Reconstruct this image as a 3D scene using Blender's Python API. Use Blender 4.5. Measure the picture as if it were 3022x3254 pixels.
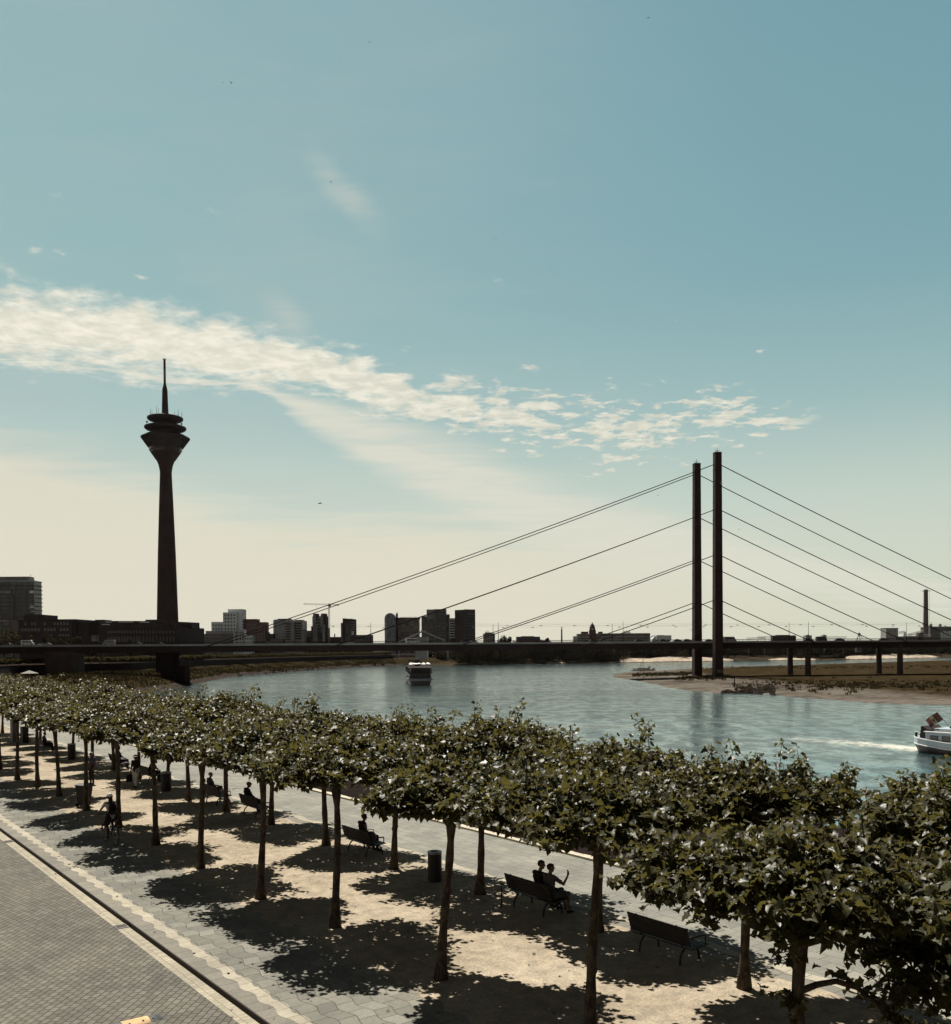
import bpy, bmesh, math, random
import numpy as np
from mathutils import Vector, Matrix, noise as mnoise

for o in list(bpy.data.objects):
    bpy.data.objects.remove(o)
SC = bpy.context.scene
COL = SC.collection
PI = math.pi
rad = math.radians

# ------------------------------------------------------------------ camera
CAM_Z = 7.2
FPX, YPP = 3028.0, 2113.0          # focal length and principal row in photo pixels
cam = bpy.data.cameras.new('camera')
cam.sensor_fit = 'HORIZONTAL'
cam.sensor_width = 36.0
cam.lens = 36.0 * FPX / 3022.0
cam.shift_y = (YPP - 1627.0) / 3022.0
cam.clip_start = 0.2
cam.clip_end = 20000.0
camo = bpy.data.objects.new('camera', cam)
COL.objects.link(camo)
CAMR = Matrix.Rotation(rad(89.0), 4, 'X') @ Matrix.Rotation(rad(-0.37), 4, 'Z')
camo.matrix_world = Matrix.Translation((0, 0, CAM_Z)) @ CAMR
SC.camera = camo

# ------------------------------------------------------------------ exposure, sun, sky
SC.view_settings.view_transform = 'Standard'
SC.view_settings.look = 'None'
SC.view_settings.gamma = 1.0
SC.view_settings.use_curve_mapping = False
SC.view_settings.exposure = 1.0
SC.cycles.max_bounces = 6
SC.cycles.diffuse_bounces = 1
SC.cycles.glossy_bounces = 3
SC.cycles.transmission_bounces = 3
SC.cycles.transparent_max_bounces = 6
SC.cycles.sample_clamp_indirect = 4.0

SUN_EL, SUN_AZ = rad(60.5), rad(-24.0)      # azimuth measured from +Y towards +X
SUNV = Vector((math.sin(SUN_AZ) * math.cos(SUN_EL), math.cos(SUN_AZ) * math.cos(SUN_EL), math.sin(SUN_EL)))
sl = bpy.data.lights.new('sun', 'SUN')
sl.energy = 5.0
sl.angle = rad(0.5)
sl.color = (1.0, 0.945, 0.85)
so = bpy.data.objects.new('sun', sl)
so.rotation_euler = SUNV.to_track_quat('Z', 'Y').to_euler()
so.location = (0, 0, 300)
COL.objects.link(so)


def ray(px, py):
    d = CAMR.to_3x3() @ Vector(((px - 1511.0) / FPX, -(py - YPP) / FPX, -1.0))
    return d


def at(px, py, z=0.0):
    """point of the horizontal plane z under that photo pixel"""
    d = ray(px, py)
    t = (z - CAM_Z) / d.z
    return Vector((d.x * t, d.y * t, z))


def far(px, py, Y):
    d = ray(px, py)
    t = Y / d.y
    return Vector((d.x * t, Y, CAM_Z + d.z * t))


class NT:
    """small helper to write node trees"""
    def __init__(s, tree):
        s.t = tree
        tree.nodes.clear()

    def n(s, kind, ins=None, **kw):
        nd = s.t.nodes.new(kind)
        for k, v in kw.items():
            setattr(nd, k, v)
        for k, v in (ins or {}).items():
            s.put(nd.inputs[k], v)
        return nd

    def put(s, sock, v):
        if isinstance(v, bpy.types.NodeSocket):
            s.t.links.new(v, sock)
        elif isinstance(v, bpy.types.Node):
            s.t.links.new(v.outputs[0], sock)
        else:
            if sock.type == 'RGBA' and len(v) == 3:
                v = (*v, 1.0)
            sock.default_value = v

    def m(s, op, a, b=None, c=None, clamp=False):
        nd = s.t.nodes.new('ShaderNodeMath')
        nd.operation = op
        nd.use_clamp = clamp
        for i, v in enumerate((a, b, c)):
            if v is not None:
                s.put(nd.inputs[i], v)
        return nd.outputs[0]

    def mix(s, f, a, b, mode='MIX'):
        nd = s.t.nodes.new('ShaderNodeMix')
        nd.data_type = 'RGBA'
        nd.blend_type = mode
        s.put(nd.inputs[0], f)
        s.put(nd.inputs[6], a)
        s.put(nd.inputs[7], b)
        return nd.outputs[2]

    def sstep(s, v, lo, hi, a=0.0, b=1.0):
        nd = s.t.nodes.new('ShaderNodeMapRange')
        nd.interpolation_type = 'SMOOTHSTEP'
        for i, x in enumerate((v, lo, hi, a, b)):
            s.put(nd.inputs[i], x)
        return nd.outputs[0]

    def ramp(s, f, stops):
        nd = s.t.nodes.new('ShaderNodeValToRGB')
        cr = nd.color_ramp
        while len(cr.elements) < len(stops):
            cr.elements.new(0.5)
        for e, (p, c) in zip(cr.elements, stops):
            e.position = p
            e.color = (*c, 1.0) if len(c) == 3 else c
        s.put(nd.inputs[0], f)
        return nd.outputs[0]

    def curve(s, f, pts):
        nd = s.t.nodes.new('ShaderNodeFloatCurve')
        c = nd.mapping.curves[0]
        while len(c.points) < len(pts):
            c.points.new(0.5, 0.5)
        for p, (x, y) in zip(c.points, pts):
            p.location = (x, y)
            p.handle_type = 'AUTO_CLAMPED'
        nd.mapping.update()
        s.put(nd.inputs['Value'], f)
        return nd.outputs[0]

    def noise(s, vec, scale, detail=3.0, rough=0.5, dist=0.0, out=0):
        nd = s.n('ShaderNodeTexNoise', {'Scale': scale, 'Detail': detail, 'Roughness': rough, 'Distortion': dist})
        if vec is not None:
            s.put(nd.inputs['Vector'], vec)
        return nd.outputs[out]


def lin(r, g, b):
    f = lambda c: (c / 255.0 / 12.92) if c <= 10 else ((c / 255.0 + 0.055) / 1.055) ** 2.4
    return (f(r), f(g), f(b))


EXPF = 2.0 ** SC.view_settings.exposure


def skyc(r, g, b):
    return tuple(c / EXPF for c in lin(r, g, b))


def azel(px, py):
    d = ray(px, py).normalized()
    return math.atan2(d.x, d.y), math.asin(d.z)


world = bpy.data.worlds.new('World')
SC.world = world
world.use_nodes = True
w = NT(world.node_tree)
tc = w.n('ShaderNodeTexCoord')
sep = w.n('ShaderNodeSeparateXYZ', {0: tc.outputs['Generated']})
dx, dy, dz = sep.outputs
az = w.m('ARCTAN2', dx, dy)
el = w.m('ARCSINE', dz)
sky = w.n('ShaderNodeTexSky', sky_type='NISHITA', sun_disc=False, sun_elevation=SUN_EL, sun_rotation=SUN_AZ,
          altitude=40.0, air_density=1.0, dust_density=2.5, ozone_density=1.0)
sky_s = w.mix(1.0, sky.outputs[0], (0.10, 0.10, 0.10), 'MULTIPLY')
eln = w.m('DIVIDE', el, PI / 2, clamp=True)
grad = w.ramp(eln, [(0.0, skyc(214, 213, 192)), (0.045, skyc(209, 210, 192)), (0.095, skyc(190, 203, 190)),
                    (0.15, skyc(158, 186, 182)), (0.22, skyc(139, 175, 175)), (0.385, skyc(121, 162, 167)),
                    (0.50, skyc(56, 47, 43)), (1.0, skyc(38, 25, 21))])  # unseen overhead stops made dark and reddish to dim and warm the shade
# the air is clearer to the right of the view, milky towards the sun on the left
azf = w.sstep(az, -0.55, 0.6)
upf = w.sstep(el, 0.10, 0.42)
tint = w.mix(w.m('MULTIPLY', azf, upf), (1.06, 1.03, 1.0), (0.70, 0.83, 0.88))
low_t = w.mix(w.m('MULTIPLY', azf, w.sstep(el, 0.22, 0.0)), (1, 1, 1), (0.86, 0.955, 1.0))
grad2 = w.mix(1.0, w.mix(1.0, grad, tint, 'MULTIPLY'), low_t, 'MULTIPLY')
back = w.sstep(w.m('ABSOLUTE', az), 0.95, 0.56)
grad3 = w.mix(back, w.mix(1.0, grad2, (0.20, 0.112, 0.092), 'MULTIPLY'), grad2)  # unseen sky beside and behind made dim and reddish for darker, warmer shade
skycol = w.mix(0.93, sky_s, grad3)
# cloud plane coordinates
inv = w.m('DIVIDE', 1.0, w.m('ADD', w.m('MAXIMUM', dz, 0.0), 0.06))
cp = w.n('ShaderNodeCombineXYZ', {0: w.m('MULTIPLY', dx, inv), 1: w.m('MULTIPLY', dy, inv)})
A0, A1, ELM = -0.62, 0.62, 0.62


def azn(px, py):
    a, e = azel(px, py)
    return (a - A0) / (A1 - A0), e / ELM


azu = w.m('DIVIDE', w.m('SUBTRACT', az, A0), A1 - A0, clamp=True)
# centre line and half width of the altocumulus band, from left to right
band = [(-300, 960, 130), (0, 1025, 135), (500, 1085, 125), (800, 1130, 110), (1000, 1165, 95), (1300, 1260, 85), (1700, 1330, 125),
        (2000, 1365, 130), (2400, 1325, 75), (2600, 1320, 30), (2750, 1320, 5)]
cpts, hpts = [], []
for px, py, hw in band:
    x, e = azn(px, py)
    x2, e2 = azn(px, py - hw)
    cpts.append((max(0, min(1, x)), e))
    hpts.append((max(0, min(1, x)), (e2 - e) * 4))
elu = w.m('DIVIDE', el, ELM)
warp = w.noise(cp, 2.6, 3.0, 0.55)
cen = w.m('ADD', w.curve(azu, cpts), w.m('MULTIPLY', w.m('SUBTRACT', warp, 0.5), 0.035))
hw_ = w.m('MAXIMUM', w.m('MULTIPLY', w.curve(azu, hpts), 0.30), 0.002)
mask = w.m('SUBTRACT', 1.0, w.m('DIVIDE', w.m('ABSOLUTE', w.m('SUBTRACT', elu, cen)), hw_))
leftw = w.sstep(azu, 0.60, 0.28)
cells = w.noise(cp, 10.0, 8.0, 0.60, 0.15)
lump = w.noise(cp, 4.2, 3.0, 0.5, 0.2)
fb = w.m('ADD', w.m('MULTIPLY', cells, 0.72), w.m('MULTIPLY', lump, 0.28))
dens = w.m('ADD', w.m('MULTIPLY', mask, w.m('ADD', 0.42, w.m('MULTIPLY', leftw, 0.72))), w.m('MULTIPLY', w.m('SUBTRACT', fb, 0.5), 3.1))
cloud = w.sstep(dens, w.m('SUBTRACT', 0.20, w.m('MULTIPLY', leftw, 0.22)), w.m('ADD', 0.48, w.m('MULTIPLY', leftw, 0.36)))
cloud = w.m('MULTIPLY', cloud, w.sstep(mask, -0.75, 0.10))
cloud = w.m('MULTIPLY', cloud, w.sstep(azu, azn(2640, 1320)[0], azn(2480, 1320)[0]))
# stray puffs above the band
stray = w.sstep(w.noise(cp, 7.0, 6.0, 0.55, 0.1), 0.665, 0.74)
stray = w.m('MULTIPLY', stray, w.m('MULTIPLY', w.sstep(mask, -2.6, -1.2), w.sstep(w.m('SUBTRACT', elu, cen), 0.0, 0.03)))
stray = w.m('MULTIPLY', stray, w.m('MULTIPLY', w.sstep(azu, 0.88, 0.72), w.sstep(azu, 0.05, 0.2, 0.5, 0.9)))
cloud = w.m('MAXIMUM', cloud, stray)
fold = w.sstep(w.noise(cp, 15.0, 6.0, 0.62, 0.3), 0.36, 0.66)
ccol = w.mix(fold, w.mix(leftw, skyc(206, 208, 194), skyc(221, 219, 203)), w.mix(leftw, skyc(232, 229, 213), skyc(244, 239, 222)))
# cream veil low on the left plus soft streaks
x0v, e0v = azn(0, 1360)
vpts = []
for px, py in ((-300, 1250), (0, 1370), (400, 1480), (700, 1590), (1000, 1640), (1300, 1640), (1600, 1660), (2000, 1640), (2500, 1800), (3022, 1900)):
    x, e = azn(px, py)
    vpts.append((max(0, min(1, x)), e))
vwarp = w.noise(w.n('ShaderNodeMapping', {'Vector': cp, 'Rotation': (0, 0, rad(25)), 'Scale': (1.2, 3.2, 1)}), 1.0, 6.0, 0.58, 0.5)
veil = w.sstep(w.m('SUBTRACT', w.m('ADD', w.curve(azu, vpts), w.m('MULTIPLY', w.m('SUBTRACT', vwarp, 0.5), 0.16)), elu), -0.025, 0.065)
veil = w.m('MULTIPLY', veil, w.sstep(az, 0.52, -0.1, 0.22, 0.82))
# a broad milky streak fanning out under the right half of the band
spts, shw = [], []
for px, py, hwp in ((-300, 1100, 4), (800, 1225, 10), (950, 1290, 45), (1150, 1390, 80), (1450, 1520, 105), (1800, 1660, 110), (2200, 1760, 90), (2700, 1850, 60), (3022, 1900, 40)):
    x, e = azn(px, py)
    spts.append((max(0, min(1, x)), e))
    shw.append((max(0, min(1, x)), (azn(px, py - hwp)[1] - e) * 4))
sm_ = w.m('SUBTRACT', 1.0, w.m('DIVIDE', w.m('ABSOLUTE', w.m('SUBTRACT', w.m('ADD', elu, w.m('MULTIPLY', w.m('SUBTRACT', vwarp, 0.5), 0.08)), w.curve(azu, spts))),
                               w.m('MAXIMUM', w.m('MULTIPLY', w.curve(azu, shw), 0.30), 0.004)))
fib = w.noise(w.n('ShaderNodeMapping', {'Vector': cp, 'Rotation': (0, 0, rad(38)), 'Scale': (2.2, 9.0, 1)}), 1.0, 6.0, 0.6, 0.5)
streak2 = w.m('MULTIPLY', w.sstep(sm_, -0.3, 0.8), w.sstep(fib, 0.25, 0.7, 0.55, 1.0))


def wisp_at(p0, p1, wid, top):
    a1, e1 = azel(*p0)
    a2, e2 = azel(*p1)
    ux, uy = (a2 - a1), (e2 - e1)
    L = math.hypot(ux, uy)
    ux, uy = ux / L, uy / L
    pa = w.m('SUBTRACT', az, a1)
    pe = w.m('SUBTRACT', el, e1)
    along = w.m('ADD', w.m('MULTIPLY', pa, ux), w.m('MULTIPLY', pe, uy))
    across = w.m('SUBTRACT', w.m('MULTIPLY', pa, -uy), w.m('MULTIPLY', pe, -ux))
    across = w.m('ADD', across, w.m('MULTIPLY', w.m('SUBTRACT', w.noise(cp, 6.0, 5.0, 0.65), 0.5), wid * 1.3))
    f = w.m('MULTIPLY', w.sstep(w.m('ABSOLUTE', across), wid, 0.0), w.m('MULTIPLY', w.sstep(along, -0.02, 0.02), w.sstep(along, L * 1.05, L * 0.4)))
    return w.m('MULTIPLY', f, w.sstep(fib, 0.3, 0.75, top * 0.3, top))


wisp = w.m('MAXIMUM', wisp_at((1000, 520), (1260, 770), 0.022, 0.5), wisp_at((2560, 1700), (2770, 1570), 0.02, 0.5))
wisp = w.m('MAXIMUM', wisp, wisp_at((2380, 1660), (2620, 1640), 0.010, 0.5))
wisp = w.m('MAXIMUM', wisp, wisp_at((860, 950), (1010, 1120), 0.022, 0.45))
milk = w.m('MULTIPLY', w.m('ADD', w.sstep(w.noise(cp, 0.9, 4.0, 0.5, 0.6), 0.42, 0.72), w.sstep(fib, 0.42, 0.8, 0.0, 0.6)), 0.24)
milk = w.m('MULTIPLY', milk, w.sstep(az, 0.35, -0.2))
c1 = w.mix(milk, skycol, skyc(186, 194, 190))
c2 = w.mix(veil, c1, skyc(225, 219, 200))
c2 = w.mix(streak2, c2, skyc(220, 219, 204))
c3 = w.mix(wisp, c2, skyc(206, 208, 195))
c4 = w.mix(cloud, c3, ccol)
bg = w.n('ShaderNodeBackground', {'Color': c4, 'Strength': 1.0})
wo = w.n('ShaderNodeOutputWorld', {'Surface': bg})

# ------------------------------------------------------------------ materials
MATS = {}


def mat(name, base, rough=0.75, spec=0.35, metal=0.0, var=0.18, scale=3.0, bump=0.0, bscale=20.0, dist=0.02):
    if name in MATS:
        return MATS[name]
    m = bpy.data.materials.new(name)
    m.use_nodes = True
    t = NT(m.node_tree)
    tcn = t.n('ShaderNodeTexCoord')
    nz = t.noise(tcn.outputs['Object'], scale, 5.0, 0.6)
    lo = tuple(c * (1 - var) for c in base)
    hi = tuple(min(1, c * (1 + var)) for c in base)
    col = t.mix(t.sstep(nz, 0.3, 0.7), lo, hi)
    p = t.n('ShaderNodeBsdfPrincipled', {'Base Color': col, 'Roughness': rough, 'Specular IOR Level': spec, 'Metallic': metal})
    if bump:
        b = t.n('ShaderNodeBump', {'Strength': bump, 'Distance': dist, 'Height': t.noise(tcn.outputs['Object'], bscale, 4.0, 0.6)})
        t.put(p.inputs['Normal'], b)
    t.n('ShaderNodeOutputMaterial', {'Surface': p})
    MATS[name] = m
    return m


def new_mat(name):
    m = bpy.data.materials.new(name)
    m.use_nodes = True
    MATS[name] = m
    return m, NT(m.node_tree)


def paver_mat(name, c1, c2, joint, bw, rh, wave, wl, mortar, rot=0.0, dust=None, offset=0.5, grooves=False):
    """paving of wavy courses: object coordinates are (n, u) of the promenade"""
    m, t = new_mat(name)
    tcn = t.n('ShaderNodeTexCoord')
    s = t.n('ShaderNodeSeparateXYZ', {0: tcn.outputs['Object']})
    x, y = s.outputs[0], s.outputs[1]
    if wave:
        x = t.m('ADD', x, t.m('MULTIPLY', t.m('SINE', t.m('MULTIPLY', y, 2 * PI / wl)), wave))
    v = t.n('ShaderNodeCombineXYZ', {0: y, 1: x})
    vec = v.outputs[0]
    if rot:
        vec = t.n('ShaderNodeVectorRotate', {'Vector': vec, 'Angle': rot}, rotation_type='Z_AXIS').outputs[0]
    b = t.n('ShaderNodeTexBrick', {'Vector': vec, 'Color1': c1, 'Color2': c2, 'Mortar': joint, 'Scale': 1.0, 'Mortar Size': mortar,
                                  'Mortar Smooth': 0.2, 'Bias': 0.0, 'Brick Width': bw, 'Row Height': rh}, offset=offset)
    n1 = t.noise(tcn.outputs['Object'], 0.55, 4.0, 0.6)
    n2 = t.noise(tcn.outputs['Object'], 9.0, 5.0, 0.7)
    col = t.mix(1.0, b.outputs[0], t.mix(t.sstep(n1, 0.3, 0.7), (0.84, 0.84, 0.86), (1.12, 1.11, 1.08)), 'MULTIPLY')
    col = t.mix(1.0, col, t.mix(t.sstep(n2, 0.25, 0.75), (0.86, 0.86, 0.86), (1.12, 1.12, 1.12)), 'MULTIPLY')
    if dust:
        lo, hi, dcol = dust
        d = t.sstep(t.m('ADD', s.outputs[0], t.m('MULTIPLY', t.m('SUBTRACT', t.noise(tcn.outputs['Object'], 0.8, 5.0, 0.65), 0.5), 1.6)), lo, hi)
        col = t.mix(t.m('MULTIPLY', d, t.sstep(n2, 0.3, 0.6, 0.55, 0.95)), col, dcol)
    if grooves:
        # every third stone or so carries fine wave grooves
        wn = t.n('ShaderNodeTexBrick', {'Vector': vec, 'Color1': (0, 0, 0), 'Color2': (1, 1, 1), 'Mortar': (0, 0, 0), 'Scale': 1.0, 'Mortar Size': 0.0,
                                       'Bias': -0.35, 'Brick Width': bw, 'Row Height': rh}, offset=offset)
        g = t.m('SINE', t.m('MULTIPLY', x, 2 * PI / 0.045))
        gm = t.m('MULTIPLY', t.m('GREATER_THAN', wn.outputs[0], 0.5), t.sstep(g, -0.2, 0.8))
        col = t.mix(t.m('MULTIPLY', gm, 0.22), col, (0.30, 0.30, 0.27))
    p = t.n('ShaderNodeBsdfPrincipled', {'Base Color': col, 'Roughness': 0.85, 'Specular IOR Level': 0.08})
    hgt = t.m('ADD', t.m('MULTIPLY', t.m('SUBTRACT', 1.0, b.outputs[1]), 1.0), t.m('MULTIPLY', n2, 0.35))
    bp = t.n('ShaderNodeBump', {'Strength': 0.6, 'Distance': 0.006, 'Height': hgt})
    t.put(p.inputs['Normal'], bp)
    t.n('ShaderNodeOutputMaterial', {'Surface': p})
    return m


SAND_C = (0.235, 0.195, 0.135)
M_PAVE = paver_mat('blue_grey_paving', (0.112, 0.110, 0.095), (0.147, 0.142, 0.120), (0.060, 0.056, 0.047), 0.46, 0.40, 0.055, 0.92, 0.011,
                   dust=(10.1, 11.6, (0.19, 0.165, 0.122)), grooves=True)
M_PATH = paver_mat('pale_path_paving', (0.140, 0.139, 0.121), (0.174, 0.170, 0.146), (0.074, 0.071, 0.061), 0.62, 0.42, 0.05, 1.84, 0.010)
M_ROAD = paver_mat('road_bricks', (0.085, 0.080, 0.067), (0.118, 0.112, 0.095), (0.026, 0.024, 0.020), 0.235, 0.155, 0.0, 1, 0.011, rot=rad(-42.0))
M_GUT = paver_mat('gutter_setts', (0.215, 0.195, 0.15), (0.27, 0.245, 0.19), (0.13, 0.115, 0.085), 0.16, 0.25, 0.0, 1, 0.007)
M_BAND = paver_mat('cream_paving', (0.225, 0.205, 0.16), (0.275, 0.25, 0.20), (0.12, 0.105, 0.08), 0.46, 0.60, 0.0, 1, 0.010)
M_BEIGE = paver_mat('beige_paving', (0.128, 0.120, 0.102), (0.158, 0.148, 0.125), (0.075, 0.07, 0.058), 0.46, 0.55, 0.0, 1, 0.010)


def gravel_mat():
    m, t = new_mat('sandy_gravel')
    o = t.n('ShaderNodeTexCoord').outputs['Object']
    n0 = t.noise(o, 0.35, 4.0, 0.55)
    n1 = t.noise(o, 2.6, 6.0, 0.72)
    n2 = t.noise(o, 16.0, 5.0, 0.75)
    n3 = t.noise(o, 60.0, 3.0, 0.7)
    c = t.mix(t.sstep(n0, 0.3, 0.7), (0.225, 0.190, 0.140), (0.290, 0.250, 0.190))
    c = t.mix(1.0, c, t.mix(t.sstep(n1, 0.32, 0.66), (0.74, 0.74, 0.76), (1.14, 1.12, 1.1)), 'MULTIPLY')
    c = t.mix(1.0, c, t.mix(t.sstep(n2, 0.3, 0.7), (0.74, 0.74, 0.74), (1.2, 1.2, 1.2)), 'MULTIPLY')
    c = t.mix(1.0, c, t.mix(t.sstep(n3, 0.3, 0.7), (0.80, 0.80, 0.80), (1.18, 1.18, 1.18)), 'MULTIPLY')
    p = t.n('ShaderNodeBsdfPrincipled', {'Base Color': c, 'Roughness': 0.95, 'Specular IOR Level': 0.0})
    hgt = t.m('ADD', t.m('MULTIPLY', n1, 1.0), t.m('ADD', t.m('MULTIPLY', n2, 0.5), t.m('MULTIPLY', n3, 0.3)))
    t.put(p.inputs['Normal'], t.n('ShaderNodeBump', {'Strength': 0.7, 'Distance': 0.02, 'Height': hgt}))
    t.n('ShaderNodeOutputMaterial', {'Surface': p})
    return m


M_SAND = gravel_mat()


def leaf_mat(name, dark, light, trans, rough=0.36, tw=0.34, spec=0.6):
    m, t = new_mat(name)
    g = t.n('ShaderNodeNewGeometry')
    rnd = g.outputs['Random Per Island']
    o = t.n('ShaderNodeTexCoord').outputs['Object']
    nz = t.noise(o, 1.1, 3.0, 0.6)
    f = t.m('ADD', t.m('MULTIPLY', rnd, 0.75), t.m('MULTIPLY', t.m('SUBTRACT', nz, 0.35), 0.7), clamp=True)
    c = t.mix(f, dark, light)
    p = t.n('ShaderNodeBsdfPrincipled', {'Base Color': c, 'Roughness': t.m('ADD', rough, t.m('MULTIPLY', rnd, 0.12)), 'Specular IOR Level': spec})
    tr = t.n('ShaderNodeBsdfTranslucent', {'Color': t.mix(rnd, tuple(x * 0.75 for x in trans), trans)})
    ms = t.n('ShaderNodeMixShader', {0: tw, 1: p, 2: tr})
    t.n('ShaderNodeOutputMaterial', {'Surface': ms})
    return m


M_LEAF = leaf_mat('plane_leaf', (0.020, 0.020, 0.008), (0.060, 0.057, 0.021), (0.105, 0.092, 0.023), rough=0.38, tw=0.36, spec=0.22)
M_LEAF_FAR = leaf_mat('far_leaf', (0.020, 0.016, 0.009), (0.052, 0.041, 0.020), (0.045, 0.036, 0.016), rough=0.85, tw=0.2, spec=0.03)
M_LEAF_CLIP = leaf_mat('clipped_leaf', (0.036, 0.031, 0.014), (0.085, 0.072, 0.033), (0.07, 0.06, 0.02), rough=0.8, tw=0.25, spec=0.05)
M_WOOD_LEAF = leaf_mat('wood_leaf', (0.018, 0.015, 0.010), (0.034, 0.028, 0.017), (0.022, 0.018, 0.011), rough=0.9, tw=0.15, spec=0.03)
M_GRASS = leaf_mat('bank_grass', (0.024, 0.018, 0.009), (0.055, 0.042, 0.020), (0.045, 0.035, 0.014), rough=0.8, tw=0.2, spec=0.03)


def bark_mat():
    m, t = new_mat('plane_bark')
    o = t.n('ShaderNodeTexCoord').outputs['Object']
    v = t.n('ShaderNodeMapping', {'Vector': o, 'Scale': (1, 1, 0.55)})
    n1 = t.noise(v, 7.0, 3.0, 0.5, 0.8)
    n2 = t.noise(v, 34.0, 4.0, 0.7)
    c = t.ramp(n1, [(0.36, (0.034, 0.022, 0.014)), (0.5, (0.060, 0.042, 0.027)), (0.58, (0.095, 0.075, 0.048)), (0.68, (0.050, 0.036, 0.023))])
    c = t.mix(1.0, c, t.mix(n2, (0.6, 0.6, 0.6), (1.25, 1.25, 1.25)), 'MULTIPLY')
    p = t.n('ShaderNodeBsdfPrincipled', {'Base Color': c, 'Roughness': 0.85, 'Specular IOR Level': 0.2})
    t.put(p.inputs['Normal'], t.n('ShaderNodeBump', {'Strength': 0.7, 'Distance': 0.015, 'Height': t.m('ADD', n1, t.m('MULTIPLY', n2, 0.4))}))
    t.n('ShaderNodeOutputMaterial', {'Surface': p})
    return m


M_BARK = bark_mat()


def water_mat():
    m, t = new_mat('river_water')
    o = t.n('ShaderNodeTexCoord').outputs['Object']
    big = t.noise(t.n('ShaderNodeMapping', {'Vector': o, 'Scale': (0.010, 0.022, 1), 'Rotation': (0, 0, rad(12))}), 1.0, 4.0, 0.6, 0.4)
    streak = t.noise(t.n('ShaderNodeMapping', {'Vector': o, 'Scale': (0.010, 0.055, 1), 'Rotation': (0, 0, rad(6))}), 1.0, 6.0, 0.68, 0.6)
    chop = t.noise(t.n('ShaderNodeMapping', {'Vector': o, 'Scale': (0.26, 0.15, 1), 'Rotation': (0, 0, rad(5))}), 1.0, 6.0, 0.66, 0.3)
    mid = t.noise(t.n('ShaderNodeMapping', {'Vector': o, 'Scale': (0.45, 0.8, 1), 'Rotation': (0, 0, rad(-8))}), 1.0, 5.0, 0.62, 0.2)
    tiny = t.noise(t.n('ShaderNodeMapping', {'Vector': o, 'Scale': (2.6, 5.2, 1)}), 1.0, 3.0, 0.6)
    calm = t.m('MULTIPLY', t.sstep(big, 0.32, 0.66, 0.65, 1.25), t.sstep(streak, 0.3, 0.7, 0.45, 1.5))
    hgt = t.m('ADD', t.m('ADD', t.m('MULTIPLY', chop, 0.80), t.m('MULTIPLY', mid, 0.27)), t.m('MULTIPLY', tiny, 0.030))
    bp = t.n('ShaderNodeBump', {'Strength': t.m('MULTIPLY', calm, 0.8), 'Distance': 1.0, 'Height': hgt})
    col = t.mix(t.sstep(chop, 0.36, 0.62), (0.006, 0.022, 0.026), (0.056, 0.088, 0.086))  # ripple light and dark painted into the base colour along the chop
    p = t.n('ShaderNodeBsdfPrincipled', {'Base Color': col, 'Roughness': 0.09, 'IOR': 1.45, 'Specular IOR Level': 0.5, 'Normal': bp})
    bp2 = t.n('ShaderNodeBump', {'Strength': t.m('MULTIPLY', calm, 0.24), 'Distance': 1.0, 'Height': hgt})
    gl = t.n('ShaderNodeBsdfGlossy', {'Color': (0.84, 0.95, 0.96), 'Roughness': 0.08, 'Normal': bp2})
    ms = t.n('ShaderNodeMixShader', {0: t.m('ADD', t.sstep(streak, 0.34, 0.64, 0.22, 0.66), t.sstep(chop, 0.43, 0.58, -0.16, 0.34)), 1: p, 2: gl})
    t.n('ShaderNodeOutputMaterial', {'Surface': ms})
    return m


M_WATER = water_mat()


def ground_mat(name, stops, s0=0.05, s1=1.2, bump=0.5, bd=0.15, attr=None, b2=None):
    m, t = new_mat(name)
    o = t.n('ShaderNodeTexCoord').outputs['Object']
    n0 = t.noise(o, s0, 5.0, 0.65, 0.3)
    n1 = t.noise(o, s1, 5.0, 0.7)
    c = t.ramp(n0, stops)
    if attr:
        a = t.n('ShaderNodeAttribute', attribute_name=attr).outputs['Fac']
        f = t.sstep(t.m('ADD', a, t.m('MULTIPLY', t.m('SUBTRACT', n0, 0.5), 0.9)), 0.20, 0.50)
        c2 = t.ramp(t.noise(o, s0 * 2.2, 5.0, 0.7), b2)
        c = t.mix(f, c, c2)
    n2 = t.noise(o, s1 * 0.22, 5.0, 0.7, 0.4)
    c = t.mix(1.0, c, t.mix(n1, (0.55, 0.55, 0.55), (1.45, 1.45, 1.45)), 'MULTIPLY')
    c = t.mix(1.0, c, t.mix(t.sstep(n2, 0.32, 0.68), (0.62, 0.62, 0.63), (1.25, 1.24, 1.22)), 'MULTIPLY')
    p = t.n('ShaderNodeBsdfPrincipled', {'Base Color': c, 'Roughness': 0.95, 'Specular IOR Level': 0.0})
    t.put(p.inputs['Normal'], t.n('ShaderNodeBump', {'Strength': bump, 'Distance': bd, 'Height': n1}))
    t.n('ShaderNodeOutputMaterial', {'Surface': p})
    return m


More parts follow.
